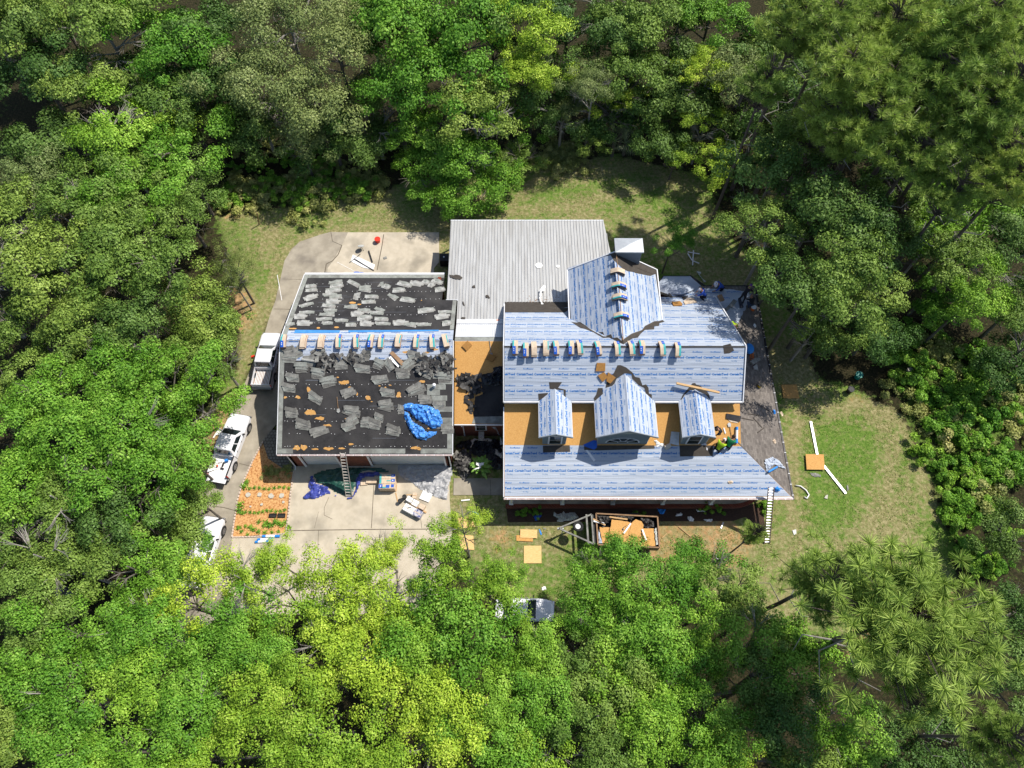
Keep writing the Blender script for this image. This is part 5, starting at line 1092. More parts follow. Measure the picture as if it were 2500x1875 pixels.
for i,(a,b,w_,m_,lb) in enumerate([((1656,1285),(1687,1311),.04,'wood','longest thin wood strip on the bare ground'),((1617,1313),(1628,1303),.05,'wood','short wood strip right of the trailer'),((1755,1322),(1787,1302),.04,'wood','thin wood strip near the pine tip'),((1760,1290),(1766,1275),.09,'gutter','short bright gutter piece at the bed edge'),((1746,1355),(1760,1374),.1,'gutter','short gutter piece near the front trees'),((1126,1222),(1147,1220),.09,'foamwhite','white tube on the grass beside the walkway'),((677,671),(688,733),.04,'foamwhite','thin white pole leaning by the left of the garage'),((823,640),(868,664),.03,'foamwhite','thin white rod on the pad near the garage')]):
    stick(lb,a,b,.05,.03,m_,'strip','strip',w_)
g=MB(); g.tube([P(1154,1249,.05),P(1165,1254,.08),P(1172,1262,.05),P(1171,1272,.04)],.05,8); tag(g.build('blue_strap',M['lightblue2'],None),'curved blue strip on the grass below the walkway','strip')
heap('blue_scrap','small blue wrapper left of the trailer tongue','wrapper',[Q(1100,1120,.217,(990,790),(1005,790),(1035,850),(1020,870),(1000,840))],GND,'lightblue2',.1,0,.04,5,5,.03)
heap('felt_scrap','dark felt scrap lying on the grass near the blue wrapper','felt scrap',[Q(1100,1120,.217,(1035,770),(1090,785),(1080,800),(1040,795))],GND,'shg',.05,0,.05,5,6,.02)
heap('foam_piece','white foam block on the grass behind the hidden car','foam',[Q(1100,1120,.217,(1018,1440),(1070,1430),(1082,1470),(1030,1488))],GND,'foamwhite',.04,.05,.05,5,6,.03)
# ---- back pad items ----
def tub(x,y,r,h,matn,name,label,cat,rim=None,inner='blackp',z=.05,tilt=0):
    p=P(x,y,z); e=empty(name,p); tag(e,label,cat); g=MB(); g.tube([(0,0,0),(0,0,h*.9)],[r*.82,r],20); g.v=[Matrix.Rotation(tilt,3,'X')@v+p for v in g.v]; g.build('tub_body',M[matn],e)
    g=MB(); pts=[(r*math.cos(a),r*math.sin(a),h*.9) for a in [i*math.pi/10 for i in range(21)]]; g.tube(pts,.022,6,cap=False); g.v=[Matrix.Rotation(tilt,3,'X')@v+p for v in g.v]; g.build('rim',M[rim or matn],e)
    g=MB(); g.tube([(0,0,h*.9),(0,0,h*.905)],r*.86,20); g.v=[Matrix.Rotation(tilt,3,'X')@v+p for v in g.v]; g.build('opening',M[inner],e); return e
tub(923,590,.23,.42,'red','tub','bright red plastic tub on the back concrete pad','tub',None,'red')
e=empty('folding_stool',P(878,612,.05)); tag(e,'small round grey table tipped on the back pad','stool'); p=P(881,601,.5); g=MB(); g.tube([p,p+Vector((0,.02,.03))],.26,20); g.build('round_top',M['gutter'],e); 
for dx,dy in ((-.15,-.2),(.18,-.15),(0,.2)): g=MB(); g.tube([p,Vector((p.x+dx,p.y+dy,.05))],.015,6); g.build('leg',M['blk'],e)
board('white_board','white torn board on the back pad under black rods','board',Q(660,550,.217,(930,335),(1180,450),(1160,505),(1040,480),(905,410)),GND,'foamwhite',.06,.02)
for i,(a,b,w_,lb) in enumerate([((864,632),(913,660),.05,'upper black rod crossing the white board'),((853,641),(880,620),.03,'thin black rod at the left of the white board'),((900,612),(909,640),.11,'curved dark pipe piece above the white board'),((868,633),(905,656),.04,'lower black rod crossing the white board')]): stick(lb,a,b,.12,.03,'blackp','rod','rod',w_)
board('drain_cover','small dark square on the back pad','drain cover',Q(660,550,.217,(1268,368),(1305,353),(1318,378),(1280,392)),GND,'shg',.05,.03)
heap('tarp','small strip of blue tarp behind the garage eave','tarp',[Q(660,550,.217,(930,540),(950,520),(1040,530),(1130,545),(1130,600),(940,600))],GND,'lblue',.1,.05,.06,4,5,.06)
e=empty('air_conditioner',P(1086,655,.05)); p=P(1086,643,0); tag(e,'dark air conditioner unit against the metal roof wall','air conditioner'); g=MB(); g.box(p+Vector((0,0,.45)),(.72,.72,.85)); g.build('cabinet',M['blk'],e,bevel=.04); 
g=MB(); g.tube([p+Vector((0,0,.88)),p+Vector((0,0,.90))],.29,20); g.build('fan_grille',M['blackp'],e); g=MB(); g.tube([p+Vector((0,0,.90)),p+Vector((0,0,.92))],.07,12); g.build('fan_hub',M['gutter'],e)
for k in range(4): a=k*math.pi/2+.4; 
# ---- right lawn objects ----
tub(2072,956,.24,.5,'blackp','planter','black round planter on the right lawn','planter'); tub(2092,921,.27,.5,'tealp','compost_bin','teal plastic bin at the wood edge on the right','bin',None,'tealp')
g=MB(); p=P(2220,906,0); g.tube([p,p+Vector((0,0,.2))],.24,14); tag(g.build('tree_stump',M['stone'],None),'pale tree stump in the brush on the right','tree stump')
for i,(pts,lb) in enumerate([([(1684,610),(1693,612),(1708,620)],'top')]): pass
e=empty('slat_lattice',P(1694,630,.1)); tag(e,'white wooden lattice lying in shade behind the house','lattice')
for a,b in (((1679,615),(1708,620)),((1693,611),(1691,648)),((1690,636),(1707,643)),((1679,619),(1690,636))): g=MB(); bar(g,P(*a,.15),P(*b,.15),.09,.03); g.build('slat',M['gutter'],e)
heap('plastic_film','pale strip of film on the dark ground behind the bay roof','plastic film',[Q(1660,660,.1025,(370,20),(510,45),(500,110),(470,115),(540,200),(650,290),(570,305),(520,220),(440,130))],GND,'cloth',.12,0,.06,4,5,.06)
g=MB(); g.tube([P(627,520,1.5),P(633,548,0)],.045,8); tag(g.build('wooden_post',M['brownwood'],None),'thin dark wooden post on the lawn at the upper left','post')
# ---- planter bed ----
for i,(x,y,s_) in enumerate([(606,1208,.17),(634,1208,.16),(662,1211,.18),(688,1210,.18),(612,1237,.07),(639,1232,.09),(692,1226,.09)]):
    rd=random.Random(i); g=MB(); p=P(x,y,.03); g.prism([p+Vector((s_*1.2*math.cos(a)*rd.uniform(.75,1.1),s_*1.2*math.sin(a)*rd.uniform(.75,1.1),0)) for a in [k*math.pi/4 for k in range(8)]],(0,0,.06))
    tag(g.build('stepping_stone',M['stone'],None,bevel=.02),(f'{ORD[i]} flat pale stepping stone from the left in the mulch bed' if i<4 else f'{["left","middle","right"][i-4]} small white stone below the stepping stones'),'stone')
for i,x in enumerate((667,688)):
    e=empty('plant_tray',P(x,1259,.03)); tag(e,['left','right'][i]+' black plant tray in the mulch bed','plant tray'); p=P(x,1259,.03)
    g=MB(); g.box(p+Vector((0,0,.02)),(.5,.27,.03)); g.build('tray_base',M['blackp'],e); g=MB()
    for dx,dy,sx,sy in((-.25,0,.02,.27),(.25,0,.02,.27),(0,.13,.5,.02),(0,-.13,.5,.02)): g.box(p+Vector((dx,dy,.07)),(sx,sy,.1))
    g.build('tray_rim',M['blk'],e)
board('landscape_timber','brown landscape timber left of the white truck','timber',Q(440,780,.2532,(330,1060),(345,1068),(205,1350),(180,1340)),GND,'brownwood',.0,.12)
for i,q in enumerate([((497,1058),(504,1048)),]): pass
for i,(a,b) in enumerate([((521,1069),(532,1052)),((529,1062),(538,1047)),((535,1062),(541,1048))]): stick(['left','middle','right'][i]+' short white tube beside the white truck',a,b,.05,.06,'foamwhite','tube','tube',.09)
# bundle pallet and boxes
def crate(name,c,sz,rz,mats,label,cat,faces=None):
    e=empty(name,c); tag(e,label,cat); return e
e=empty('shingle_pallet',P(947,1185,0)); tag(e,'square pallet stack of blue and tan shingle bundles on the apron','pallet')
p0=P(949,1183,0); 
for k in range(6):
    for j in range(3):
        g=MB(); cx=p0.x+(rd.uniform(-.02,.02)); cyy=p0.y+(j-1)*.36; g.box((cx,cyy,.16+k*.11),(1.12,.34,.1)); 
        if k==5:
            z=.216+k*.11
            if j!=0: g.box((cx-.48,cyy,z),(.14,.33,.012),1); g.box((cx+.4,cyy+.06,z),(.26,.2,.012),2); g.box((cx+.1,cyy+.04,z),(.3,.07,.012),1); g.box((cx+.38,cyy+.06,z+.008),(.08,.08,.01),3)
            else: g.box((cx-.42,cyy,z),(.26,.28,.012),2); g.box((cx+.08,cyy-.02,z),(.26,.22,.012),2); g.box((cx+.42,cyy+.02,z),(.2,.22,.012),2); g.box((cx-.2,cyy-.1,z),(.3,.1,.012),1); g.box((cx-.42,cyy,z+.008),(.08,.08,.01),3)
        g.build('bundle',[M['kraft'],M['teal'],M['lblue'],M['wprint'],M['pinkwrap']],e)
g=MB(); g.box((p0.x,p0.y,.05),(1.2,1.1,.1)); g.build('pallet_base',M['wood'],e)
for i,(x,y,sx,sy,h,an,m_,lb) in enumerate([(907,1175,.75,.3,.22,0,'kraft','brown box lying left of the shingle pallet'),(889,1179,.5,.35,.1,.1,'kraft','flat tan box at the tarp edge'),(1012,1210,.3,.42,.35,-.1,'kraft','upright brown box beside the white sheet'),(1000,1219,.45,.35,.32,-.5,'foamwhite','upper white box in the pile of boxes'),(1014,1228,.45,.4,.32,-.5,'foamwhite','middle white box in the pile of boxes'),(1030,1237,.42,.35,.34,-.5,'kraft','pinkish box at the right of the pile'),(1020,1240,1.4,.12,.1,-.5,'wood','timber under the box pile'),(1000,1243,.9,.5,.4,-.5,'foamwhite','white carton with dark curved mark at the pile front'),(1020,1253,.6,.5,.42,-.5,'lwb','blue printed carton at the lower right of the pile'),(1040,1212,.75,.65,.1,-.4,'foamwhite','bright white sheet lying right of the box pile')]):
    if 'lwb' not in M: M['lwb']=mat('blue_print_carton',(.08,.10,.24),(.5,.48,.5),5,.7,contrast=(.45,.55))
    e=empty('box',P(x,y,.05)); tag(e,lb,'box'); p=P(x,y,h); g=MB(); g.box((p.x,p.y,h/2+.05),(sx,sy,h),0,an); g.build('carton',M[m_],e,bevel=.01)
    if i in(2,3,4,5,7,8):
        g=MB(); g.box((p.x,p.y,h+.054),(sx*.96,.05,.006),0,an); g.build('tape',M['kraft'] if i!=2 else M['wood'],e)
    if i==7: g=MB(); g.tube([Vector((p.x,p.y,h+.065))+Vector((.15*math.cos(a*.4),.11*math.sin(a*.4),0)) for a in range(1,8)],.025,6); g.build('printed_mark',M['darkc'],e)
tub(978,1226,.13,.42,'blackp','bucket','lower left black bucket beside the boxes','bucket'); tub(989,1216,.14,.42,'blackp','bucket','upper right black bucket beside the boxes','bucket')
stick('wooden stake lying left of the black buckets',(966,1203),(971,1225),.05,.04,'wood','strip','strip'); stick('thin wooden stick above the brown box',(992,1208),(1006,1208),.05,.03,'wood','strip','strip')
# ---- trailer ----
tr=empty('dump_trailer',P(1530,1320,0)); tag(tr,'black trailer with triangular tongue loaded with broken orange boards','trailer')
zt=1.5; NW,NE,SE,SW=[P(*q,zt) for q in((1455,1254),(1605,1262),(1610,1337),(1460,1330))]
g=MB()
for a,b in((NW,NE),(NE,SE),(SE,SW),(SW,NW)): g.prism([a,b,b-Vector((0,0,.75)),a-Vector((0,0,.75))],(b-a).normalized().cross(Vector((0,0,1)))*-.04,0)
g.build('side_panel',M['blk'],tr)
g=MB(); 
for a,b in((NW,NE),(NE,SE),(SE,SW),(SW,NW)): bar(g,a,b,.09,.07,0,.03)
g.build('top_rail',M['brownwood'],tr)
g=MB(); g.prism([NW-Vector((0,0,.76)),SW-Vector((0,0,.76)),SE-Vector((0,0,.76)),NE-Vector((0,0,.76))],(0,0,.06)); g.build('bed_floor',M['blk'],tr)
T=P(1364,1290,zt); a1,b1=P(1444,1256,zt),P(1449,1328,zt)
g=MB(); bar(g,T,a1,.1,.14); bar(g,T,b1,.1,.14); bar(g,a1,b1,.1,.14); bar(g,a1+Vector((-.35,0,0)),b1+Vector((-.35,0,0)),.12,.1); g.build('tongue',M['shg'],tr)['label']='grey triangular tongue frame'
g=MB(); bar(g,a1+Vector((.12,0,-.3)),b1+Vector((.12,0,-.3)),.25,.4); g.build('tool_box',M['blackp'],tr)
g=MB(); g.tube([T+Vector((-.02,0,.05)),T+Vector((-.02,0,-.35))],.06,10); g.tube([T+Vector((.3,0,0)),Vector((T.x+.3,T.y,0))],.04,8); g.build('coupler',M['gutter'],tr)
c=P(1411,1286,zt); wl=empty('spare_wheel',c); wl.parent=tr; wl.location=mw(tr).inverted()@c
g=MB(); pts=[c+Vector((.27*math.cos(i*.3142),.27*math.sin(i*.3142),.08)) for i in range(21)]; g.tube(pts,.1,8,cap=False); g.build('tyre',M['tyre'],wl,smooth=True); g=MB(); g.tube([c,c+Vector((0,0,.1))],.18,16); g.build('rim',M['gutter'],wl)
for x in (7.3,8.3):
    for y in (10.85,13.35):
        e=empty('wheel',(x,y,.36)); e.parent=tr; e.location=mw(tr).inverted()@Vector((x,y,.36)); g=MB(); g.tube([(x,y-.11,.36),(x,y+.11,.36)],.36,20); g.build('tyre',M['tyre'],e); g=MB(); g.tube([(x,y-.125,.36),(x,y+.125,.36)],.2,16); g.build('rim',M['rim'],e)
for y in (10.8,13.4): g=MB(); g.box((7.8,y,.78),(2.0,.3,.05)); g.build('fender',M['blk'],tr)
LP=ZP(1.35); T4=lambda *p:Q(1360,1220,.1266,*p)
for i,(q,h,lb) in enumerate([(T4((820,530),(1010,535),(1000,700),(1150,750),(1140,850),(870,840)),.02,'torn orange board at the left end of the trailer load'),(T4((1050,390),(1350,430),(1440,470),(1380,700),(1230,770),(1000,700)),.13,'large tilted orange board in the middle of the trailer load'),(T4((1510,390),(1620,430),(1660,500),(1650,620),(1540,740),(1380,690),(1420,470)),.17,'broken orange board behind the right end of the load'),(T4((1210,780),(1390,700),(1540,745),(1660,560),(1860,560),(1890,900),(1300,890)),.08,'wide orange board along the front of the trailer load')]):
    g=MB(); patch(g,q,LP,h,.02,0,True,.03,i,.2); tag(g.build('broken_board',M['osb'],None),lb,'board','broken boards on the trailer')
for i,(q,m_,lb,am) in enumerate([(T4((1600,350),(1760,360),(1870,430),(1880,540),(1700,540),(1640,450)),'greyfelt','grey-black felt scraps at the right rear of the trailer load',.35),(T4((740,300),(1000,320),(1380,300),(1500,340),(1450,400),(1060,380),(900,500),(740,380)),'greyfelt','mixed rubbish along the rear of the trailer load',.3),(T4((1180,570),(1510,350),(1540,330),(1400,470),(1280,660)),'blackpl','black flashing strip folded over the trailer load',.08),(T4((1860,560),(1920,540),(1960,880),(1890,890)),'cloth','white rubbish along the right end of the trailer',.15),(T4((790,610),(830,620),(880,850),(790,860)),'memX','blue and white wrapper at the left end of the trailer',.12)]):
    heap('load_debris',lb,'debris',[q],Plane((0,0,1.36+.02*i),(0,0,1)),m_,am,.08,.06,3.5,50+i,.05)
for i,(a,b,m_,lb) in enumerate([((1523,1302),(1540,1278),'trimw','bright white trim strip on the trailer load'),((1568,1292),(1578,1320),'gutter','silver bent strip on the right of the trailer load'),((1448,1267),(1478,1282),'wood','thin wooden lath at the left of the trailer load'),((1488,1262),(1532,1268),'wood','yellow lath along the rear of the load'),((1449,1272),(1475,1278),'trimw','white lath at the left of the trailer load')]):
    stick(lb,a,b,1.62,.04,m_,'lath','lath',.1)
# ---- vehicles ----
def pickup(origin,heading,paint,label,tailgate=False,cat='pickup truck',L=5.4,cargo=None,bed=True,glassm='glass'):
    e=empty('pickup_truck' if bed else 'parked_car',origin,heading); tag(e,label,cat); W=1.84
    def B(g,name,m,bev=0,par=None,sm=False): return g.build(name,m,par or e,local=True,bevel=bev,smooth=sm,seg=3)
    g=MB(); hl=W/2
    # lower body: stations (y, z_bottom, z_top, halfwidth)
    st=[(2.68,.42,.78,.72),(2.60,.38,.92,.80),(2.3,.36,1.02,.89),(1.5,.34,1.09,.92),(1.1,.34,1.12,.92),(-.95,.34,1.12,.92)] if bed else [(2.3,.35,.62,.62),(2.15,.3,.74,.78),(1.7,.28,.84,.87),(1.0,.28,.92,.89),(-1.3,.28,.95,.89),(-2.0,.3,.9,.86),(-2.3,.38,.8,.7)]
    vs=[];fs=[]
    for (y,zb,zt,w_) in st:
        for (x,z) in ((-w_*.94,zb),(-w_,zb+.12),(-w_,zt-.16),(-w_*.955,zt-.04),(-w_*.80,zt),(w_*.80,zt),(w_*.955,zt-.04),(w_,zt-.16),(w_,zb+.12),(w_*.94,zb)): vs.append((x,y,z))
    n=10
    for i in range(len(st)-1):
        for j in range(n): fs.append((i*n+j,i*n+(j+1)%n,(i+1)*n+(j+1)%n,(i+1)*n+j))
    fs.append(tuple(range(n))); fs.append(tuple(range((len(st)-1)*n,len(st)*n))[::-1])
    g.add(vs,fs); B(g,'body',M[paint],.02)
    # cab
    ys=(1.25,.52,-.78,-.97) if bed else (1.0,.2,-1.0,-1.75); zb,ztp=(1.10,1.74) if bed else (.9,1.4)
    g=MB(); vs=[(-.84,ys[0],zb),(.84,ys[0],zb),(-.68,ys[1],ztp-.02),(.68,ys[1],ztp-.02),(-.70,ys[2],ztp),(.70,ys[2],ztp),(-.85,ys[3],zb),(.85,ys[3],zb)]
    g.add(vs,[(0,1,3,2),(2,3,5,4),(4,5,7,6),(0,2,4,6),(1,7,5,3),(0,6,7,1)]); B(g,'cab',M[paint],.06)
    def lerp(a,b,t): return Vector(a)*(1-t)+Vector(b)*t
    def quadin(a,b,c,d,m0,m1,k0,k1,off):
        p=lambda u,v: lerp(lerp(a,b,u),lerp(d,c,u),v); q=[p(m0,k0),p(m1,k0),p(m1,k1),p(m0,k1)]; nn=(q[1]-q[0]).cross(q[3]-q[0]).normalized(); 
        cen=Vector((0,-.1,1.3)); 
        if nn.dot(q[0]-cen)<0: nn=-nn
        return [x+nn*off for x in q]
    gl=MB(); gl.add(quadin(vs[0],vs[1],vs[3],vs[2],.06,.94,.08,.92,.012),[(0,1,2,3)]); B(gl,'windshield',M[glassm])
    gl=MB(); gl.add(quadin(vs[6],vs[7],vs[5],vs[4],.12,.88,.15,.85,.012),[(0,1,2,3)]); B(gl,'rear_window',M[glassm])
    for s_ in(0,1):
        a,b,c,d=(vs[0],vs[6],vs[4],vs[2]) if s_==0 else (vs[1],vs[7],vs[5],vs[3])
        for m0,m1 in((.14,.50),(.55,.88)):
            gl=MB(); gl.add(quadin(a,b,c,d,m0,m1,.14,.88,.014),[(0,1,2,3)]); B(gl,'side_window',M[glassm])
        x=-.95 if s_==0 else .95
        g=MB(); g.box((x*1.04,ys[0]-.3,zb+.06),(.2,.1,.14)); B(g,'mirror',M['blackp'],.02)
        g=MB(); g.box((x*.74,st[1][0]+.03,st[1][2]-.14),(.3,.08,.16)); B(g,'headlight',M['rim'],.02)
        for yy in((ys[0]-.9),(ys[0]-1.75)):
            g=MB(); g.box((x*.975,yy,zb-.14),(.03,.14,.04)); B(g,'door_handle',M['blackp'])
    g=MB(); g.box((0,st[0][0],st[0][2]-.2),(1.1,.06,.16)); B(g,'grille',M['blackp'],.01)
    g=MB(); g.box((0,st[0][0]+.03,.48),(W*.86,.16,.2)); B(g,'bumper',M['rim'] if bed else M[paint],.04)
    if bed:
        y0,y1=-2.68,-.99; g=MB(); g.box((0,(y0+y1)/2,.62),(W*.9,y1-y0,.08)); B(g,'bed_floor',M['foamwhite'] if cargo!='ribs' else M['brownwood'])
        for s_ in(-1,1): g=MB(); g.box((s_*(.92-.06),(y0+y1)/2,.77),(.12,y1-y0,.74)); B(g,'bed_side',M[paint],.03); g=MB(); g.box((s_*.86,(y0+y1)/2,1.155),(.11,y1-y0,.02)); B(g,'bed_rail_cap',M['blk'])
        g=MB(); g.box((0,y1-.02,.8),(1.62,.08,.64)); B(g,'bed_front',M[paint])
        if cargo=='ribs':
            for i in range(11): g=MB(); g.box((-.66+i*.132,(y0+y1)/2,.68),(.07,y1-y0-.1,.03)); B(g,'bed_slat',M['trimw'])
        g=MB()
        if tailgate: g.box((0,y0-.27,.70),(1.56,.56,.06)); 
        else: g.box((0,y0-.02,.87),(1.68,.08,.56))
        B(g,'tailgate',M[paint],.02)
        g=MB(); g.box((0,y0-.12,.5),(1.7,.16,.18)); B(g,'rear_bumper',M['rim'],.03)
        for s_ in(-1,1): g=MB(); g.box((s_*.84,y0-.02,.92),(.14,.04,.34)); B(g,'taillight',M['red'])
    r_,wy=(.39,(1.78,-1.62)) if bed else (.32,(1.45,-1.4))
    for yy in wy:
        for s_ in(-1,1):
            wh=empty('wheel'); wh.parent=e; wh.location=(s_*.82,yy,r_)
            g=MB(); g.tube([(-.125,0,0),(.125,0,0)],r_,24); g.build('tyre',M['tyre'],wh,local=True,bevel=.03); g=MB(); g.tube([(-.135,0,0),(.135,0,0)],r_*.62,18)
            for k in range(6): a=k*math.pi/3; g.box((.14*s_,math.cos(a)*r_*.36,math.sin(a)*r_*.36),(.02,.05,.05),1)
            g.build('rim',[M['rim'],M['blk']],wh,local=True)
            g=MB(); g.tube([(s_*.905,yy,r_),(s_*.925,yy,r_)],r_*1.16,24); B(g,'wheel_arch',M['blk'])
    return e
def veh(nose,tail,zn,zt_,L,**k):
    a,b=P(*nose,zn),P(*tail,zt_); c=(a+b)/2; h=math.atan2((a-b).y,(a-b).x)-math.pi/2; s_=(Vector((a.x,a.y,0))-Vector((b.x,b.y,0))).length/L
    e=pickup((c.x,c.y,.05),h,**k); e.scale=(s_,s_,s_); return e
t2=veh((588,1012),(527,1157),.8,1.1,5.36,paint='carw',label='white crew cab pickup with its tailgate down beside the mulch bed',tailgate=True)
t1=veh((664,812),(634,937),.8,1.1,5.36,paint='carp',label='white pickup with slatted bed parked close to the garage wall',cargo='ribs')
t3=veh((522,1262),(462,1430),.8,1.1,5.36,paint='carw',label='white pickup at the lower left of the driveway, half under the trees')
t4=veh((470,1300),(410,1430),.8,.8,4.6,paint='cars',label='silver car beside the white pickup, nearly hidden by foliage',cat='car',bed=False)
t5=veh((1350,1490),(1210,1482),.8,.8,4.6,paint='carw',label='white car poking out from the front trees in the lower middle',cat='car',bed=False)
t6=veh((118,1440),(205,1475),.8,.8,4.6,paint='card',label='dark car hidden under the trees at the lower left',cat='car',bed=False)
# tools in the bed of the open truck
def bedpt(px,py,z=.78): return P(px,py,z)
for i,(x,y,sx,sy,h,m_,lb) in enumerate([(553,1125,.25,.2,.2,'lightblue2','blue cooler in the bed of the open white pickup'),(545,1133,.3,.12,.1,'blk','black tool beside the blue cooler in the truck bed'),(530,1137,.16,.14,.1,'red','red tool in the bed of the open white pickup'),(537,1128,.34,.06,.05,'gutter','metal tool at the front of the open truck bed'),(542,1143,.1,.3,.06,'blk','long black tool in the middle of the open truck bed')]):
    g=MB(); p=bedpt(x,y); g.box((p.x,p.y,.74+h/2),(sx,sy,h),0,.4+i,(.8,.8)); tag(g.build('tool',M[m_],None,bevel=.01),lb,'tool')
g=MB(); p=P(617,870,.8); g.box((p.x,p.y,.80),(.3,.15,.12),0,.5,(.8,.8)); tag(g.build('tool',M['red'],None,bevel=.01),'red tool in the slatted bed of the pickup by the garage','tool')
# ================= VEGETATION =================
def leaf_mesh(name,pts,nrm,size,matn,rs,aspect=.62,jit=.5,wide=None):
    """one small folded leaf card per point, numpy built"""
    n=len(pts); r=rs.normal(size=(n,3)); nn=nrm+jit*r; nn/=np.linalg.norm(nn,axis=1,keepdims=True)
    t=rs.normal(size=(n,3)); t-=nn*(t*nn).sum(1,keepdims=True); t/=np.linalg.norm(t,axis=1,keepdims=True)+1e-9; b=np.cross(nn,t)
    s=size*(.6+.8*rs.random((n,1))); a=aspect
    v=np.stack([pts-t*s*.5,pts+b*s*a*.5+nn*s*.12,pts+t*s*.5,pts-b*s*a*.5+nn*s*.12],1).reshape(-1,3)
    me=bpy.data.meshes.new(name); me.vertices.add(4*n); me.vertices.foreach_set('co',v.astype(np.float32).ravel())
    me.loops.add(4*n); me.loops.foreach_set('vertex_index',np.arange(4*n,dtype=np.int32)); me.polygons.add(n); me.polygons.foreach_set('loop_start',np.arange(0,4*n,4,dtype=np.int32))
    me.materials.append(M[matn]); me.update(calc_edges=True); me.validate(); return me
def crown_mesh(name,seed,matn,ncl=60,per=210,Rr=3.6,flat=.62,leaf=.20,loose=1.0,spike=.0):
    rs=np.random.RandomState(seed); P_=[];N_=[]
    lobes=[(rs.normal(size=3)*np.array([.38,.38,.18])) for _ in range(5)]; lr=[rs.uniform(.55,.8) for _ in range(5)]
    for k in range(ncl):
        i=rs.randint(5); d=rs.normal(size=3); d[2]=abs(d[2])*1.0-.25*(k%4==0)*2; d/=np.linalg.norm(d)
        c=(lobes[i]+d*lr[i]*rs.uniform(.55,1.0)**.5); c[2]*=flat; c=c*Rr
        r=Rr*rs.uniform(.12,.29); m=int(per*(r/(Rr*.19))**2*rs.uniform(.7,1.1))
        q=rs.normal(size=(m,3)); q/=np.linalg.norm(q,axis=1,keepdims=True); q*=(rs.random((m,1))**.35); 
        q[:,2]=np.abs(q[:,2])*.75-.15; q+=.10*rs.normal(size=q.shape)*loose*np.array([1,1,.6])
        # twig bias: stretch outwards
        out=np.array([d[0],d[1],.15]); pts=c+q*r*np.array([1.15,1.15,1])+out*(rs.random((m,1))**2)*r*spike
        nr=q*1.0+np.array([0,0,.35])+d*.5; P_.append(pts);N_.append(nr)
    return leaf_mesh(name,np.concatenate(P_),np.concatenate(N_),leaf,matn,rs)
def trunk_bm(seed,Hc,Rr,h0=0,lean=0,matn='bark',limbs=7,r0=.2,bare=0):
    rd=random.Random(seed); g=MB(); top=Vector((rd.uniform(-.3,.3),rd.uniform(-.3,.3),Hc+.2))
    g.tube([(0,0,0),(top.x*.3,top.y*.3,Hc*.4),(top.x*.8,top.y*.8,Hc*.8),top],[r0,r0*.8,r0*.55,r0*.3],8)
    for i in range(limbs):
        a=i*2*math.pi/limbs+rd.uniform(-.3,.3); z=Hc*rd.uniform(.55,.9); l=Rr*rd.uniform(.55,.95); st=Vector((top.x*z/Hc,top.y*z/Hc,z))
        m=st+Vector((math.cos(a)*l*.5,math.sin(a)*l*.5,l*.25+.2)); en=st+Vector((math.cos(a+.2)*l,math.sin(a+.2)*l,l*.35+rd.uniform(0,.8)))
        g.tube([st,m,en],[r0*.42,r0*.28,r0*.08],5)
        for k in range(3 if not bare else 5):
            b=a+rd.uniform(-1,1); e2=m+Vector((math.cos(b)*l*.5,math.sin(b)*l*.5,rd.uniform(.1,.9))); g.tube([m,(m+e2)/2+Vector((0,0,.1)),e2],[r0*.2,r0*.13,r0*.04],4)
            if bare:
                for j in range(3): c=b+rd.uniform(-1,1); e3=e2+Vector((math.cos(c)*l*.25,math.sin(c)*l*.25,rd.uniform(-.1,.5))); g.tube([(m+e2)/2,e2*.6+e3*.4,e3],[r0*.1,r0*.07,r0*.02],3)
    return g
CR={}
def crowns(kind,matn,n,**k): CR[kind]=[crown_mesh(f'crown_{kind}',hash_(kind)+i,matn,**k) for i in range(n)]
def hash_(s): return sum(ord(c)*31**i for i,c in enumerate(s))%100000
crowns('bright','lf_bright',3,ncl=36,per=200,leaf=.20,loose=1.1,spike=.9)
crowns('green','lf_green',3,ncl=33,per=240,leaf=.20,loose=.9,spike=.6)
crowns('mid','lf_mid',3,ncl=34,per=250,leaf=.19,loose=.9,spike=.5)
crowns('olive','lf_olive',2,ncl=38,per=270,leaf=.15,loose=1.1,spike=.8)
crowns('dark','lf_dark',3,ncl=32,per=240,leaf=.20,loose=.9,spike=.6)
crowns('cedar','lf_cedar',1,ncl=40,per=300,leaf=.12,loose=1.2,spike=1.0)
crowns('shrub','lf_green',2,ncl=16,per=120,Rr=1.1,flat=.7,leaf=.14,spike=.5)
crowns('weeds','lf_straw',2,ncl=16,per=110,Rr=1.2,flat=.45,leaf=.13,loose=1.6,spike=.9)
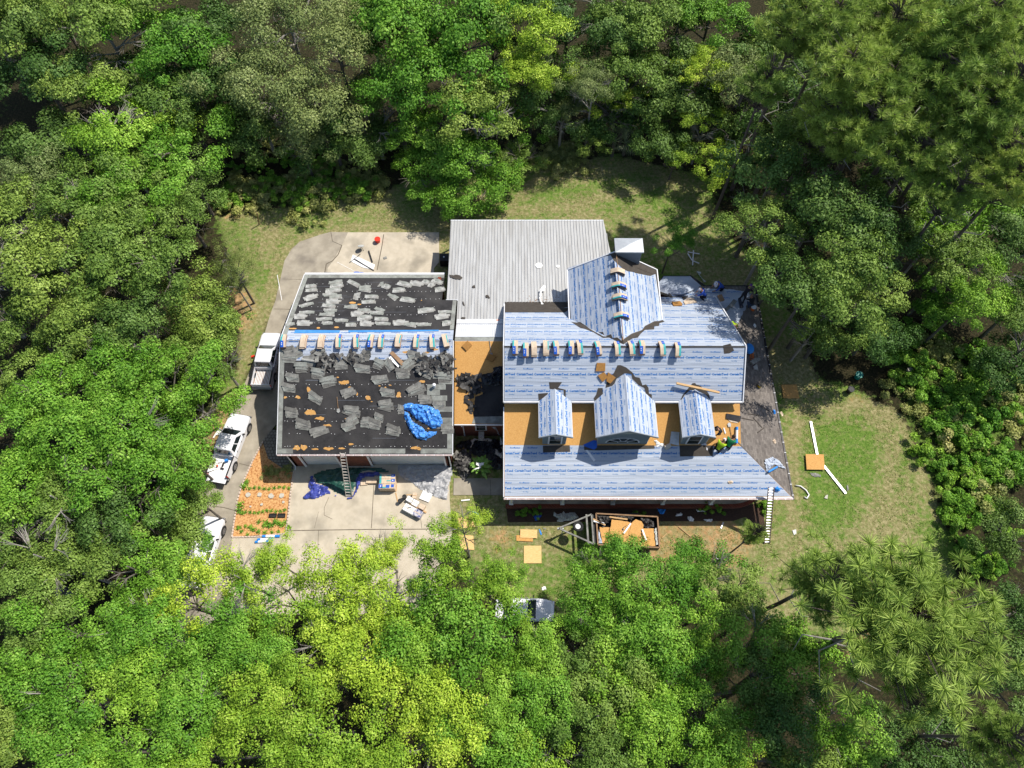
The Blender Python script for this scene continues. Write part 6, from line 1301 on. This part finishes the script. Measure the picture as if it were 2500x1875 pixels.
# pines: needle tufts on branch ends
def pine_mesh(seed,ntuft,Rr,flat=.5,matn='lf_pine',tr=.34,nn=46):
    rs=np.random.RandomState(seed); V=[];cs=[]
    nb=max(6,ntuft//9)
    for b in range(nb):
        a=2*math.pi*b/nb+rs.uniform(-.3,.3); z=Rr*flat*rs.uniform(-.9,1); l=Rr*rs.uniform(.45,1)*math.sqrt(max(.15,1-(z/(Rr*flat*1.15))**2))
        for k in range(9):
            t=rs.uniform(.35,1.05); a2=a+rs.normal()*.22/t; cs.append((math.cos(a2)*l*t,math.sin(a2)*l*t,z+t*Rr*.12+rs.normal()*.18))
    for c in cs:
        d=rs.normal(size=(nn,3)); d[:,2]=d[:,2]*.6+.35; d/=np.linalg.norm(d,axis=1,keepdims=True); L=tr*rs.uniform(.75,1.15)*(.8+.35*rs.random((nn,1)))
        s=np.cross(d,rs.normal(size=(nn,3))); s/=np.linalg.norm(s,axis=1,keepdims=True)
        c=np.array(c); w_=.019
        V.append(np.stack([c+s*w_+d*.03,c-s*w_+d*.03,c+d*L-s*w_*.35,c+d*L+s*w_*.35],1).reshape(-1,3))
    v=np.concatenate(V); n=len(v)//4
    me=bpy.data.meshes.new('crown_pine'); me.vertices.add(4*n); me.vertices.foreach_set('co',v.astype(np.float32).ravel()); me.loops.add(4*n); me.loops.foreach_set('vertex_index',np.arange(4*n,dtype=np.int32)); me.polygons.add(n); me.polygons.foreach_set('loop_start',np.arange(0,4*n,4,dtype=np.int32))
    me.materials.append(M[matn]); me.update(calc_edges=True); return me,cs
def pine_trunk(seed,cs,Hc,Rr,r0=.2):
    rd=random.Random(seed); g=MB(); g.tube([(0,0,0),(.1,0,Hc*.5),(0,.1,Hc),(0,0,Hc+Rr*.5)],[r0,r0*.75,r0*.45,r0*.12],8)
    for i,c in enumerate(cs):
        if i%9>=4: 
            if i%3: continue
        p=Vector(c)+Vector((0,0,Hc)); z=max(Hc*.35,p.z-Rr*.22-rd.uniform(0,.4)); q=Vector((0,0,z)); m=q.lerp(p,.55)+Vector((rd.uniform(-.1,.1),rd.uniform(-.1,.1),-.12)); g.tube([q,m,p],[r0*.26,r0*.16,.015],4)
    for i in range(5):
        a=rd.uniform(0,6.3); z=Hc*rd.uniform(.5,.85); l=Rr*rd.uniform(.3,.6); g.tube([(0,0,z),(math.cos(a)*l,math.sin(a)*l,z+.2),(math.cos(a+.4)*l*1.4,math.sin(a+.4)*l*1.4,z+.1)],[r0*.22,r0*.14,.015],4,1)
    return g
PINE=[pine_mesh(41+i,250,3.8,.5,tr=.5,nn=60) for i in range(3)]
BIGP=pine_mesh(77,480,5.0,.42,tr=.52,nn=80)
TRK={}
KL={'bright':'yellow-green tree','green':'fresh green tree','mid':'mid green tree','olive':'grey-olive tree','dark':'dark green tree','cedar':'olive cedar','pine':'long-needled pine'}
def tree(kind,px,py,rpx,top,label,group,var=0,flat=1.0):
    zc=top-(.35*rpx/40)*.6; c=P(px,py,zc); d=c.y*S_+(H-zc)*C_; Rw=rpx*d/F*(.88 if kind!='pine' else 1)
    e=empty({'pine':'pine_tree','cedar':'cedar_tree'}.get(kind,'tree'),(c.x,c.y,0),0); tag(e,label,'pine tree' if kind=='pine' else 'tree',group)
    if kind=='pine':
        i=(var%3) if rpx<230 else 9
        me,cs=PINE[i] if i<9 else BIGP; R0=3.8 if i<9 else 5.0
        key=('pine',i,round(top))
        if key not in TRK: TRK[key]=pine_trunk(i,cs,zc/(Rw/R0) if False else zc,R0,.23).build('trunk',[M['barkp'],M['dead']],e,local=True).data
        else: o=bpy.data.objects.new('trunk',TRK[key]); link(o); o.parent=e
        k=bpy.data.objects.new('crown',me); link(k); k.parent=e; k.location=(0,0,zc); s_=1.0; k.scale=(Rw/R0,)*3
        for ch in e.children:
            if ch is not k: ch.scale=(Rw/R0,Rw/R0,1)
    else:
        L=CR[kind]; me=L[var%len(L)]; k=bpy.data.objects.new('crown',me); link(k); k.parent=e; k.location=(0,0,zc); k.rotation_euler=(0,0,var*1.3+px); s_=Rw/3.6; k.scale=(s_,s_,s_*flat)
        key=(kind=='olive',var%4,round(zc/2))
        if key not in TRK: TRK[key]=trunk_bm(var%4+round(zc),zc,3.3,r0=.2,bare=(var%4==1)).build('trunk',M['dead'] if var%4==1 else M['bark'],e,local=True).data
        else: o=bpy.data.objects.new('trunk',TRK[key]); link(o); o.parent=e
        for ch in e.children:
            if ch is not k: ch.scale=(s_,s_,1); ch.rotation_euler=(0,0,px)
    return e
BANDS={
'along the top edge of the photo':[('mid',-20,80,110,9),('dark',30,-20,110,9),('dark',20,40,130,11),('mid',130,20,120,12),('mid',250,60,130,12),('green',330,20,110,11),('green',420,110,125,11.5),('dark',520,40,120,11),('olive',700,40,140,13),('olive',820,110,130,13),('dark',900,30,110,11),('green',980,60,140,13),('green',1110,60,140,13),('mid',1200,50,110,12),('bright',1290,50,105,12.5),('dark',1385,60,120,10),('dark',1470,40,110,11),('mid',1560,50,120,12),('dark',1650,80,110,10),('green',1730,50,100,11),('dark',1850,120,120,9)],
'in the second row of the woods behind the house':[('dark',80,170,130,10),('mid',200,200,120,10),('dark',330,230,130,8.5),('mid',440,240,115,9.5),('dark',560,190,120,9),('dark',130,310,120,8),('green',270,330,120,10.5),('olive',650,180,140,12.5),('olive',760,230,135,11.5),('green',960,200,120,11.5),('green',1080,190,135,12),('mid',1160,280,120,10.5),('dark',1260,200,110,9),('bright',1300,160,80,11.5),('dark',1400,180,110,9),('olive',1450,200,75,11.5),('mid',1540,190,110,10.5),('dark',1630,190,110,9),('dark',1720,230,110,8),('bright',1700,170,75,10.5),('olive',1790,200,110,11)],
'along the rear edge of the lawn':[('olive',50,430,120,9.5),('bright',380,270,95,9.5),('mid',340,430,110,9),('green',430,370,115,9.5),('mid',470,440,90,7.5),('dark',570,300,110,7),('olive',730,340,95,8),('dark',640,300,100,6.5),('dark',810,330,100,7),('mid',900,230,90,9),('dark',920,320,100,6),('green',1040,310,95,8),('green',1130,380,105,7),('green',1240,300,80,6),('green',1030,420,85,4.5),('green',1190,450,90,5),('green',1090,470,80,4),('mid',1270,400,70,3),('dark',1370,300,90,6),('olive',1380,260,60,7),('dark',1490,280,100,6),('bright',1510,240,60,8),('mid',1600,280,85,6),('dark',1640,350,90,5),('bright',1650,380,55,5),('bright',1720,300,55,8),('bright',1760,390,70,6),('dark',1790,330,110,7),('mid',1440,340,60,4)],
'in the large dark clump right of the house':[('dark',1890,430,125,12),('mid',1960,350,110,12),('dark',2010,500,130,13),('mid',1900,540,100,11.5),('dark',2110,560,120,12.5),('mid',2060,660,125,13),('dark',1980,700,120,12),('dark',1920,630,90,10.5),('mid',2140,680,110,11.5),('dark',2030,790,110,10.5),('mid',1990,800,90,10),('dark',2150,790,95,9.5),('dark',2220,600,90,8.5),('green',2300,560,85,9),('mid',2340,640,100,9),('dark',2440,640,110,8),('green',2380,720,90,8.5),('mid',2470,760,100,8),('green',2300,730,80,6.5),('dark',2470,880,100,7),('dark',2490,520,100,8)],
'in the left woods beside the cedar':[('mid',40,540,130,11),('mid',170,520,125,11.5),('green',290,480,110,11),('mid',330,570,120,12),('mid',450,520,95,10),('mid',130,660,140,12.5),('mid',250,660,130,12.5),('mid',400,660,120,12),('dark',350,750,110,11),('mid',480,730,105,11),('mid',60,800,110,8.5),('mid',200,780,120,11),('mid',310,830,115,10.5),('mid',520,810,95,10),('mid',430,850,105,10),('mid',540,890,80,8.5),('mid',40,920,110,10)],
'in the bright clump at the left':[('green',130,960,115,12),('green',250,930,110,12),('green',380,920,115,12),('green',470,980,95,11),('green',60,1060,120,12.5),('green',180,1080,125,13),('green',310,1050,130,13),('green',420,1080,115,12.5),('green',60,1190,120,12.5),('green',280,1180,120,13),('green',400,1170,100,11.5),('mid',160,1230,120,12),('mid',470,1130,80,9.5)],
'above the hidden cars at lower left':[('mid',30,1310,120,12),('dark',330,1270,115,12),('mid',430,1270,105,11),('mid',250,1330,115,11.5),('mid',490,1230,75,10),('mid',130,1370,110,11.5),('green',350,1400,110,11.5),('mid',20,1440,110,11.5),('green',440,1360,60,9.5)],
'in the front row nearest the driveway':[('bright',470,1480,110,12),('bright',600,1420,90,10.5),('bright',680,1370,60,9),('bright',720,1480,115,11),('bright',850,1400,105,11.5),('bright',930,1340,60,10),('bright',960,1450,110,11.5),('bright',1080,1350,95,12),('bright',1130,1290,55,11),('bright',1190,1430,105,12),('green',1080,1470,100,11.5),('green',1240,1400,60,9),('green',1445,1400,75,9.5),('green',1520,1370,75,10),('green',1500,1460,110,12),('green',1620,1440,105,12),('green',1720,1400,90,9),('mid',1790,1450,100,11.5),('green',1425,1500,75,11)],
'in the row along the lower part of the photo':[('mid',120,1530,115,12),('green',230,1560,110,12),('green',340,1540,120,12.5),('green',440,1610,120,12.5),('green',570,1560,110,12),('green',640,1620,95,12),('bright',830,1580,125,12.5),('bright',900,1520,85,11.5),('green',1120,1570,140,13.5),('green',1000,1600,110,12.5),('green',1325,1595,85,12),('green',1280,1600,100,12.5),('mid',1420,1600,110,12.5),('green',1590,1580,120,13),('green',1700,1540,110,12.5),('mid',1840,1570,105,12),('green',1950,1620,115,12),('green',1530,1680,120,12.5),('green',1680,1670,115,12.5),('mid',1830,1680,110,12)],
'along the bottom edge of the photo':[('green',60,1640,120,12),('mid',40,1780,120,12),('green',170,1710,125,12.5),('green',180,1840,115,12.5),('green',310,1700,120,12.5),('green',330,1840,125,12.5),('green',470,1750,120,12.5),('bright',500,1860,100,12),('bright',640,1740,115,12.5),('bright',700,1660,100,12),('bright',770,1790,125,13),('bright',650,1860,100,12.5),('bright',930,1720,120,12.5),('bright',940,1850,110,12.5),('bright',1070,1780,125,13),('green',1190,1720,100,12.5),('green',1210,1850,120,13),('green',1290,1740,110,12.5),('bright',1340,1850,105,12.5),('mid',1450,1750,120,12.5),('mid',1480,1860,110,12.5),('green',1600,1790,120,12.5),('green',1730,1800,110,13),('bright',1790,1870,110,12),('dark',1920,1780,120,12),('green',2050,1770,110,11.5),('mid',1980,1870,110,12),('dark',2170,1850,120,10),('dark',2330,1830,110,8),('dark',2470,1500,100,7),('dark',2480,1680,110,7),('dark',2460,1330,90,5)],
}
BANDS['under the tall pines at the upper right']=[('mid',1900,120,110,9),('dark',2000,60,120,9),('mid',2100,130,120,9),('dark',2220,140,120,8),('green',2330,110,120,9),('mid',2440,150,120,9),('dark',2060,260,120,8.5),('mid',2170,230,110,8),('green',2300,280,110,8),('dark',2440,290,120,8),('mid',2180,410,120,8.5),('dark',2290,400,110,8),('mid',2420,400,110,8.5),('mid',2230,500,100,9),('green',2390,520,110,8.5),('dark',1930,250,110,9),('mid',2490,330,100,9),('dark',2300,20,110,8),('dark',2470,40,110,8),('mid',2150,20,110,9)]
PB=[('pine',2030,60,125,18,1),('pine',2340,100,130,18,0),('pine',2480,60,120,18,2),('pine',2160,210,125,16,1),('pine',2330,300,120,15,2),('pine',2440,380,110,15,0),('pine',2060,340,100,13,1),('pine',1950,60,120,17,0),('pine',2060,180,130,17,1),('pine',2180,60,130,18,2),('pine',2290,180,140,17,0),('pine',2400,60,130,19,1),('pine',2120,300,130,15,2),('pine',2240,370,120,14,0),('pine',2390,290,130,16,1),('pine',2480,200,120,18,2),('pine',2010,300,95,13,1),('pine',2470,430,110,15,0),('pine',2330,470,100,13,2),('pine',1870,200,85,15,0)]
k=0
for band,lst in BANDS.items():
    cnt={}
    for kd,x,y,r_,t_ in sorted(lst,key=lambda q:q[1]): cnt[kd]=cnt.get(kd,0)+1
    seen={}
    for kd,x,y,r_,t_ in sorted(lst,key=lambda q:q[1]):
        t_*=.78
        if 'rear edge' in band: t_*=.82
        if 'second row' in band: t_*=.9
        if 'left' in band: t_*=(.62 if x>400 else .85)
        if 'right of the house' in band: t_*=(.7 if y>720 else 1.1)
        if 'nearest the driveway' in band or 'lower part' in band: t_*=.92
        seen[kd]=seen.get(kd,0)+1; k+=1
        pre=(ORD[seen[kd]-1]+' ') if cnt[kd]>1 else 'only '
        post=' from left' if cnt[kd]>1 else ''
        tree(kd,x,y,r_,t_,f'{pre}{KL[kd]}{post} {band}','forest trees',k)
for i,(kd,x,y,r_,t_,v) in enumerate(sorted(PB,key=lambda q:q[1])): tree(kd,x,y,r_,t_,f'{ORD[i]} pine from the left in the tall pines at the upper right','tall pines',v)
tree('pine',2190,1520,270,17,'huge long-needled pine with open branches at the lower right','tall pines',9)
tree('pine',1838,1305,42,6,'small pine top beside the foot of the right ladder','tall pines',1)
tree('pine',2010,1420,130,14,'middle pine between the small pine top and the huge pine','tall pines',2)
tree('pine',2440,1800,110,15,'pine at the lower right corner of the photo','tall pines',0)
tree('cedar',560,640,68,6,'upper dark cedar leaning over the lawn left of the garage','forest trees',0); tree('cedar',580,700,52,3.6,'lower dark cedar leaning over the lawn left of the garage','forest trees',1)
tree('green',1645,580,52,5,'small bright green tree behind the chimney','forest trees',2)
# bare dead tree at the left edge
e=empty('dead_tree',tuple(P(60,820,0))); tag(e,'bare grey dead tree at the left edge','dead tree'); trunk_bm(5,7,4.2,matn='dead',limbs=9,r0=.26,bare=1).build('trunk',M['dead'],e,local=True)
# shrubs and weeds
def shrub(kind,px,py,s_,label,group,var=0):
    p=P(px,py,.3*s_); o=bpy.data.objects.new('shrub' if kind!='weeds' else 'weed_clump',CR[kind][var%2]); link(o); o.location=(p.x,p.y,.25*s_); o.scale=(s_,)*3; o.rotation_euler=(0,0,px*1.7); return tag(o,label,'shrub' if kind!='weeds' else 'weeds',group)
rd=random.Random(12)
import itertools
def scatter(n,area,kinds,smin,smax,seed,lab,grp):
    rd=random.Random(seed); xs=[a[0] for a in area];ys=[a[1] for a in area]; out=[]
    while len(out)<n:
        x,y=rd.uniform(min(xs),max(xs)),rd.uniform(min(ys),max(ys))
        if inpoly(x,y,area): out.append((x,y))
    out.sort()
    for i,(x,y) in enumerate(out): shrub(rd.choice(kinds),x,y,rd.uniform(smin,smax),f'{lab}',grp,i)
scatter(46,[(500,450),(700,430),(880,400),(960,410),(950,470),(820,490),(720,525),(600,505),(510,490)],['weeds','weeds','shrub'],.7,1.2,1,'low shrub in the weedy strip between woods and back lawn','shrubs in the weedy strip')
scatter(60,[(2140,880),(2230,790),(2380,850),(2500,960),(2500,1230),(2350,1260),(2260,1130),(2210,1000)],['shrub','shrub','shrub','weeds'],.8,1.4,2,'low bright shrub in the brush right of the lawn','shrubs in the right brush')
scatter(18,[(2290,1230),(2480,1230),(2490,1400),(2340,1400)],['shrub'],.5,1.0,3,'low shrub in the shaded litter at lower right','shrubs at lower right')
scatter(10,[(1280,380),(1400,350),(1430,400),(1330,430)],['weeds'],.8,1.2,4,'grey-green weed clump between hanging tree and palms','weeds by the palms')
scatter(26,[(580,330),(960,330),(1000,400),(700,420),(560,430)],['shrub','weeds'],.5,.9,5,'small shrub in the shade under the rear woods','shrubs in the rear shade')
# fan palms and sago
def palm(name,px,py,z,L,n,matn,label,cat,fan=True,r=.05,seed=0,droop=.5):
    rd=random.Random(seed); p=P(px,py,z); e=empty(name,(p.x,p.y,0)); tag(e,label,cat)
    g=MB(); g.tube([(0,0,0),(0,0,z)],[.16,.13],8); g.build('trunk',M['bark'],e,local=True)
    g=MB()
    for k in range(n):
        a=k*2.4+rd.uniform(-.2,.2); el=rd.uniform(.1,1.0); l=L*rd.uniform(.75,1.05); d=Vector((math.cos(a)*math.cos(el),math.sin(a)*math.cos(el),math.sin(el)))
        if fan:
            tip=Vector((0,0,z))+d*l*.6; g.tube([(0,0,z),tip],[.02,.012],4,0); s=d.cross(Vector((0,0,1))).normalized()
            for j in range(13):
                t=(j-6)/6*1.5; dd=(d*math.cos(t)+s*math.sin(t)); ee=tip+dd*l*.45*(1-.1*abs(t))-Vector((0,0,droop*.25*l)); m_=tip+dd*l*.25; w_=s*math.cos(t)*.022-d*math.sin(t)*.022
                g.add([tip,m_+w_,ee,m_-w_],[(0,1,2,3)])
        else:
            pts=[Vector((0,0,z))+d*l*t-Vector((0,0,droop*l*t*t)) for t in (0,.3,.6,.85,1)]; s=d.cross(Vector((0,0,1))).normalized()
            for i in range(4): w0,w1=[(.03,.08),(.08,.1),(.1,.07),(.07,.0)][i]; g.add([pts[i]-s*w0,pts[i+1]-s*w1,pts[i+1]+s*w1,pts[i]+s*w0],[(0,1,2,3)])
    g.build('fronds',M[matn],e,local=True)
palm('fan_palm',1500,345,1.8,2.0,14,'lf_palm2','left fan palm at the rear edge of the lawn','palm',seed=1); palm('fan_palm',1527,350,1.4,2.0,12,'lf_palm2','right fan palm at the rear edge of the lawn','palm',seed=2); palm('fan_palm',1520,310,2.6,1.9,12,'lf_palm','darker fan palm standing behind the pair','palm',seed=3)
palm('sago_palm',1174,1138,.8,1.05,34,'lf_palm','green sago palm between garage and house','palm',False,seed=4,droop=.35)
heap('paper','white torn paper lying on the sago palm','paper',[Q(1100,1000,.1206,(515,1070),(640,1075),(680,1070),(670,1130),(630,1130),(620,1190),(480,1225),(460,1200),(570,1160),(510,1120))],ZP(1.35),'foamwhite',.12,0,.04,5,7,.02)
# bedding plants
PL=leaf_mesh('bedding',np.random.RandomState(5).normal(size=(60,3))*np.array([.11,.11,.06])+np.array([0,0,.1]),np.tile(np.array([0,0,1.]),(60,1)),.13,'lf_green',np.random.RandomState(6))
bp=[]
for row,(x0,y0,x1,y1,n) in enumerate([(610,1193,706,1191,9),(590,1253,695,1246,11)]): bp+=[(x0+(x1-x0)*i/(n-1),y0+(y1-y0)*i/(n-1)+math.sin(i*5)*2,1.0,f'{ORD[i]} small plant from the left in the {["upper","lower"][row]} bedding row') for i in range(n)]
names=['left front','left of','near']
for i,(x,y,s_) in enumerate([(603,1178,1.6),(597,1188,1.8),(588,1232,1.8),(585,1245,1.8),(592,1252,1.2),(583,1289,1.4),(612,1287,1.3),(600,1285,1),(620,1293,1.4),(633,1274,1.2),(650,1277,1.7),(660,1283,1.8),(645,1284,1.2),(673,1275,1.6),(683,1278,1.6),(691,1281,1.5),(697,1274,1.2),(705,1288,1.5),(590,1298,1),(632,1298,1.2),(665,1300,1),(648,1300,1.2),(605,1305,1),(680,1298,1)]): bp.append((x,y,s_,None))
bp.append((1122,1140,1.2,None))
for i,(x,y,s_,lb) in enumerate(bp):
    p=P(x,y,.03); o=bpy.data.objects.new('bedding_plant',PL); link(o); o.location=p; o.scale=(s_*.55,)*3; o.rotation_euler=(0,0,i)
    tag(o,lb or 'small leafy plant in the lower part of the mulch bed','plant','bedding plants in the mulch bed')
for i,(x,y,s_) in enumerate([(655,1150,.45),(668,1155,.4),(700,1145,.4)]): shrub('weeds',x,y,s_,['left','middle','right'][i]+' spiky plant by the pavers','plants by the pavers',i)
for i,(x,y) in enumerate([(1276,1252),(1312,1250),(1560,1262),(1725,1245),(1755,1240),(1865,1230),(1868,1240)]): shrub('shrub',x,y,.42,f'{ORD[i]} small shrub from the left in the shaded porch bed','porch bed shrubs',i)
# soil of the porch bed
mb=MB(); patch(mb,[(1236,1240),(1800,1240),(1860,1225),(1870,1300),(1820,1262),(1790,1272),(1240,1275)],GND,.006,0); tag(mb.build('porch_bed',M['soil']),kind='structure',label='dark mulched bed along the porch')
# grass blades over the lawn
rs=np.random.RandomState(9)
def blades(name,polys,n,matn,sz,label):
    pts=[]
    for p in polys:
        x0,x1,y0,y1=min(a[0] for a in p),max(a[0] for a in p),min(a[1] for a in p),max(a[1] for a in p); ar=(x1-x0)*(y1-y0); m=int(n*ar); q=rs.random((m,2))*[x1-x0,y1-y0]+[x0,y0]
        for x,y in q:
            if inpoly(x,y,p) and mn.noise(Vector((x*.7,y*.7,1)))+.5*mn.noise(Vector((x*2.5,y*2.5,4)))>-.05: pts.append((x,y,.03))
    pts=np.array(pts); me=leaf_mesh(name,pts,np.tile(np.array([0,0,.6]),(len(pts),1)),sz,matn,rs,aspect=.35,jit=.8); o=bpy.data.objects.new(name,me); link(o); tag(o,label,'grass',kind='stuff')
def clear(polys):
    return polys
keep=[[(P(*q).x,P(*q).y) for q in pl] for pl in [[(1250,440),(1500,380),(1720,430),(1760,560),(1860,690),(1860,600),(1500,530),(1240,530)],[(1960,900),(2080,950),(2200,1010),(2260,1130),(2300,1270),(2330,1420),(2200,1500),(1900,1420),(1960,1230)],[(530,545),(700,505),(930,470),(1100,440),(1098,530),(1000,555),(800,560),(700,600),(660,700),(600,720),(560,620)],[(1110,1215),(1230,1215),(1240,1290),(1800,1290),(1900,1240),(1900,1400),(1500,1420),(1300,1560),(1100,1400)],[(1075,565),(1096,545),(1095,630),(1078,630)]]]
blades('grass',keep,70,'lf_grass',.09,'short green grass over the lawns around the house')
blades('dry_grass',keep,38,'lf_straw',.09,'straw coloured dry grass mixed through the lawns')
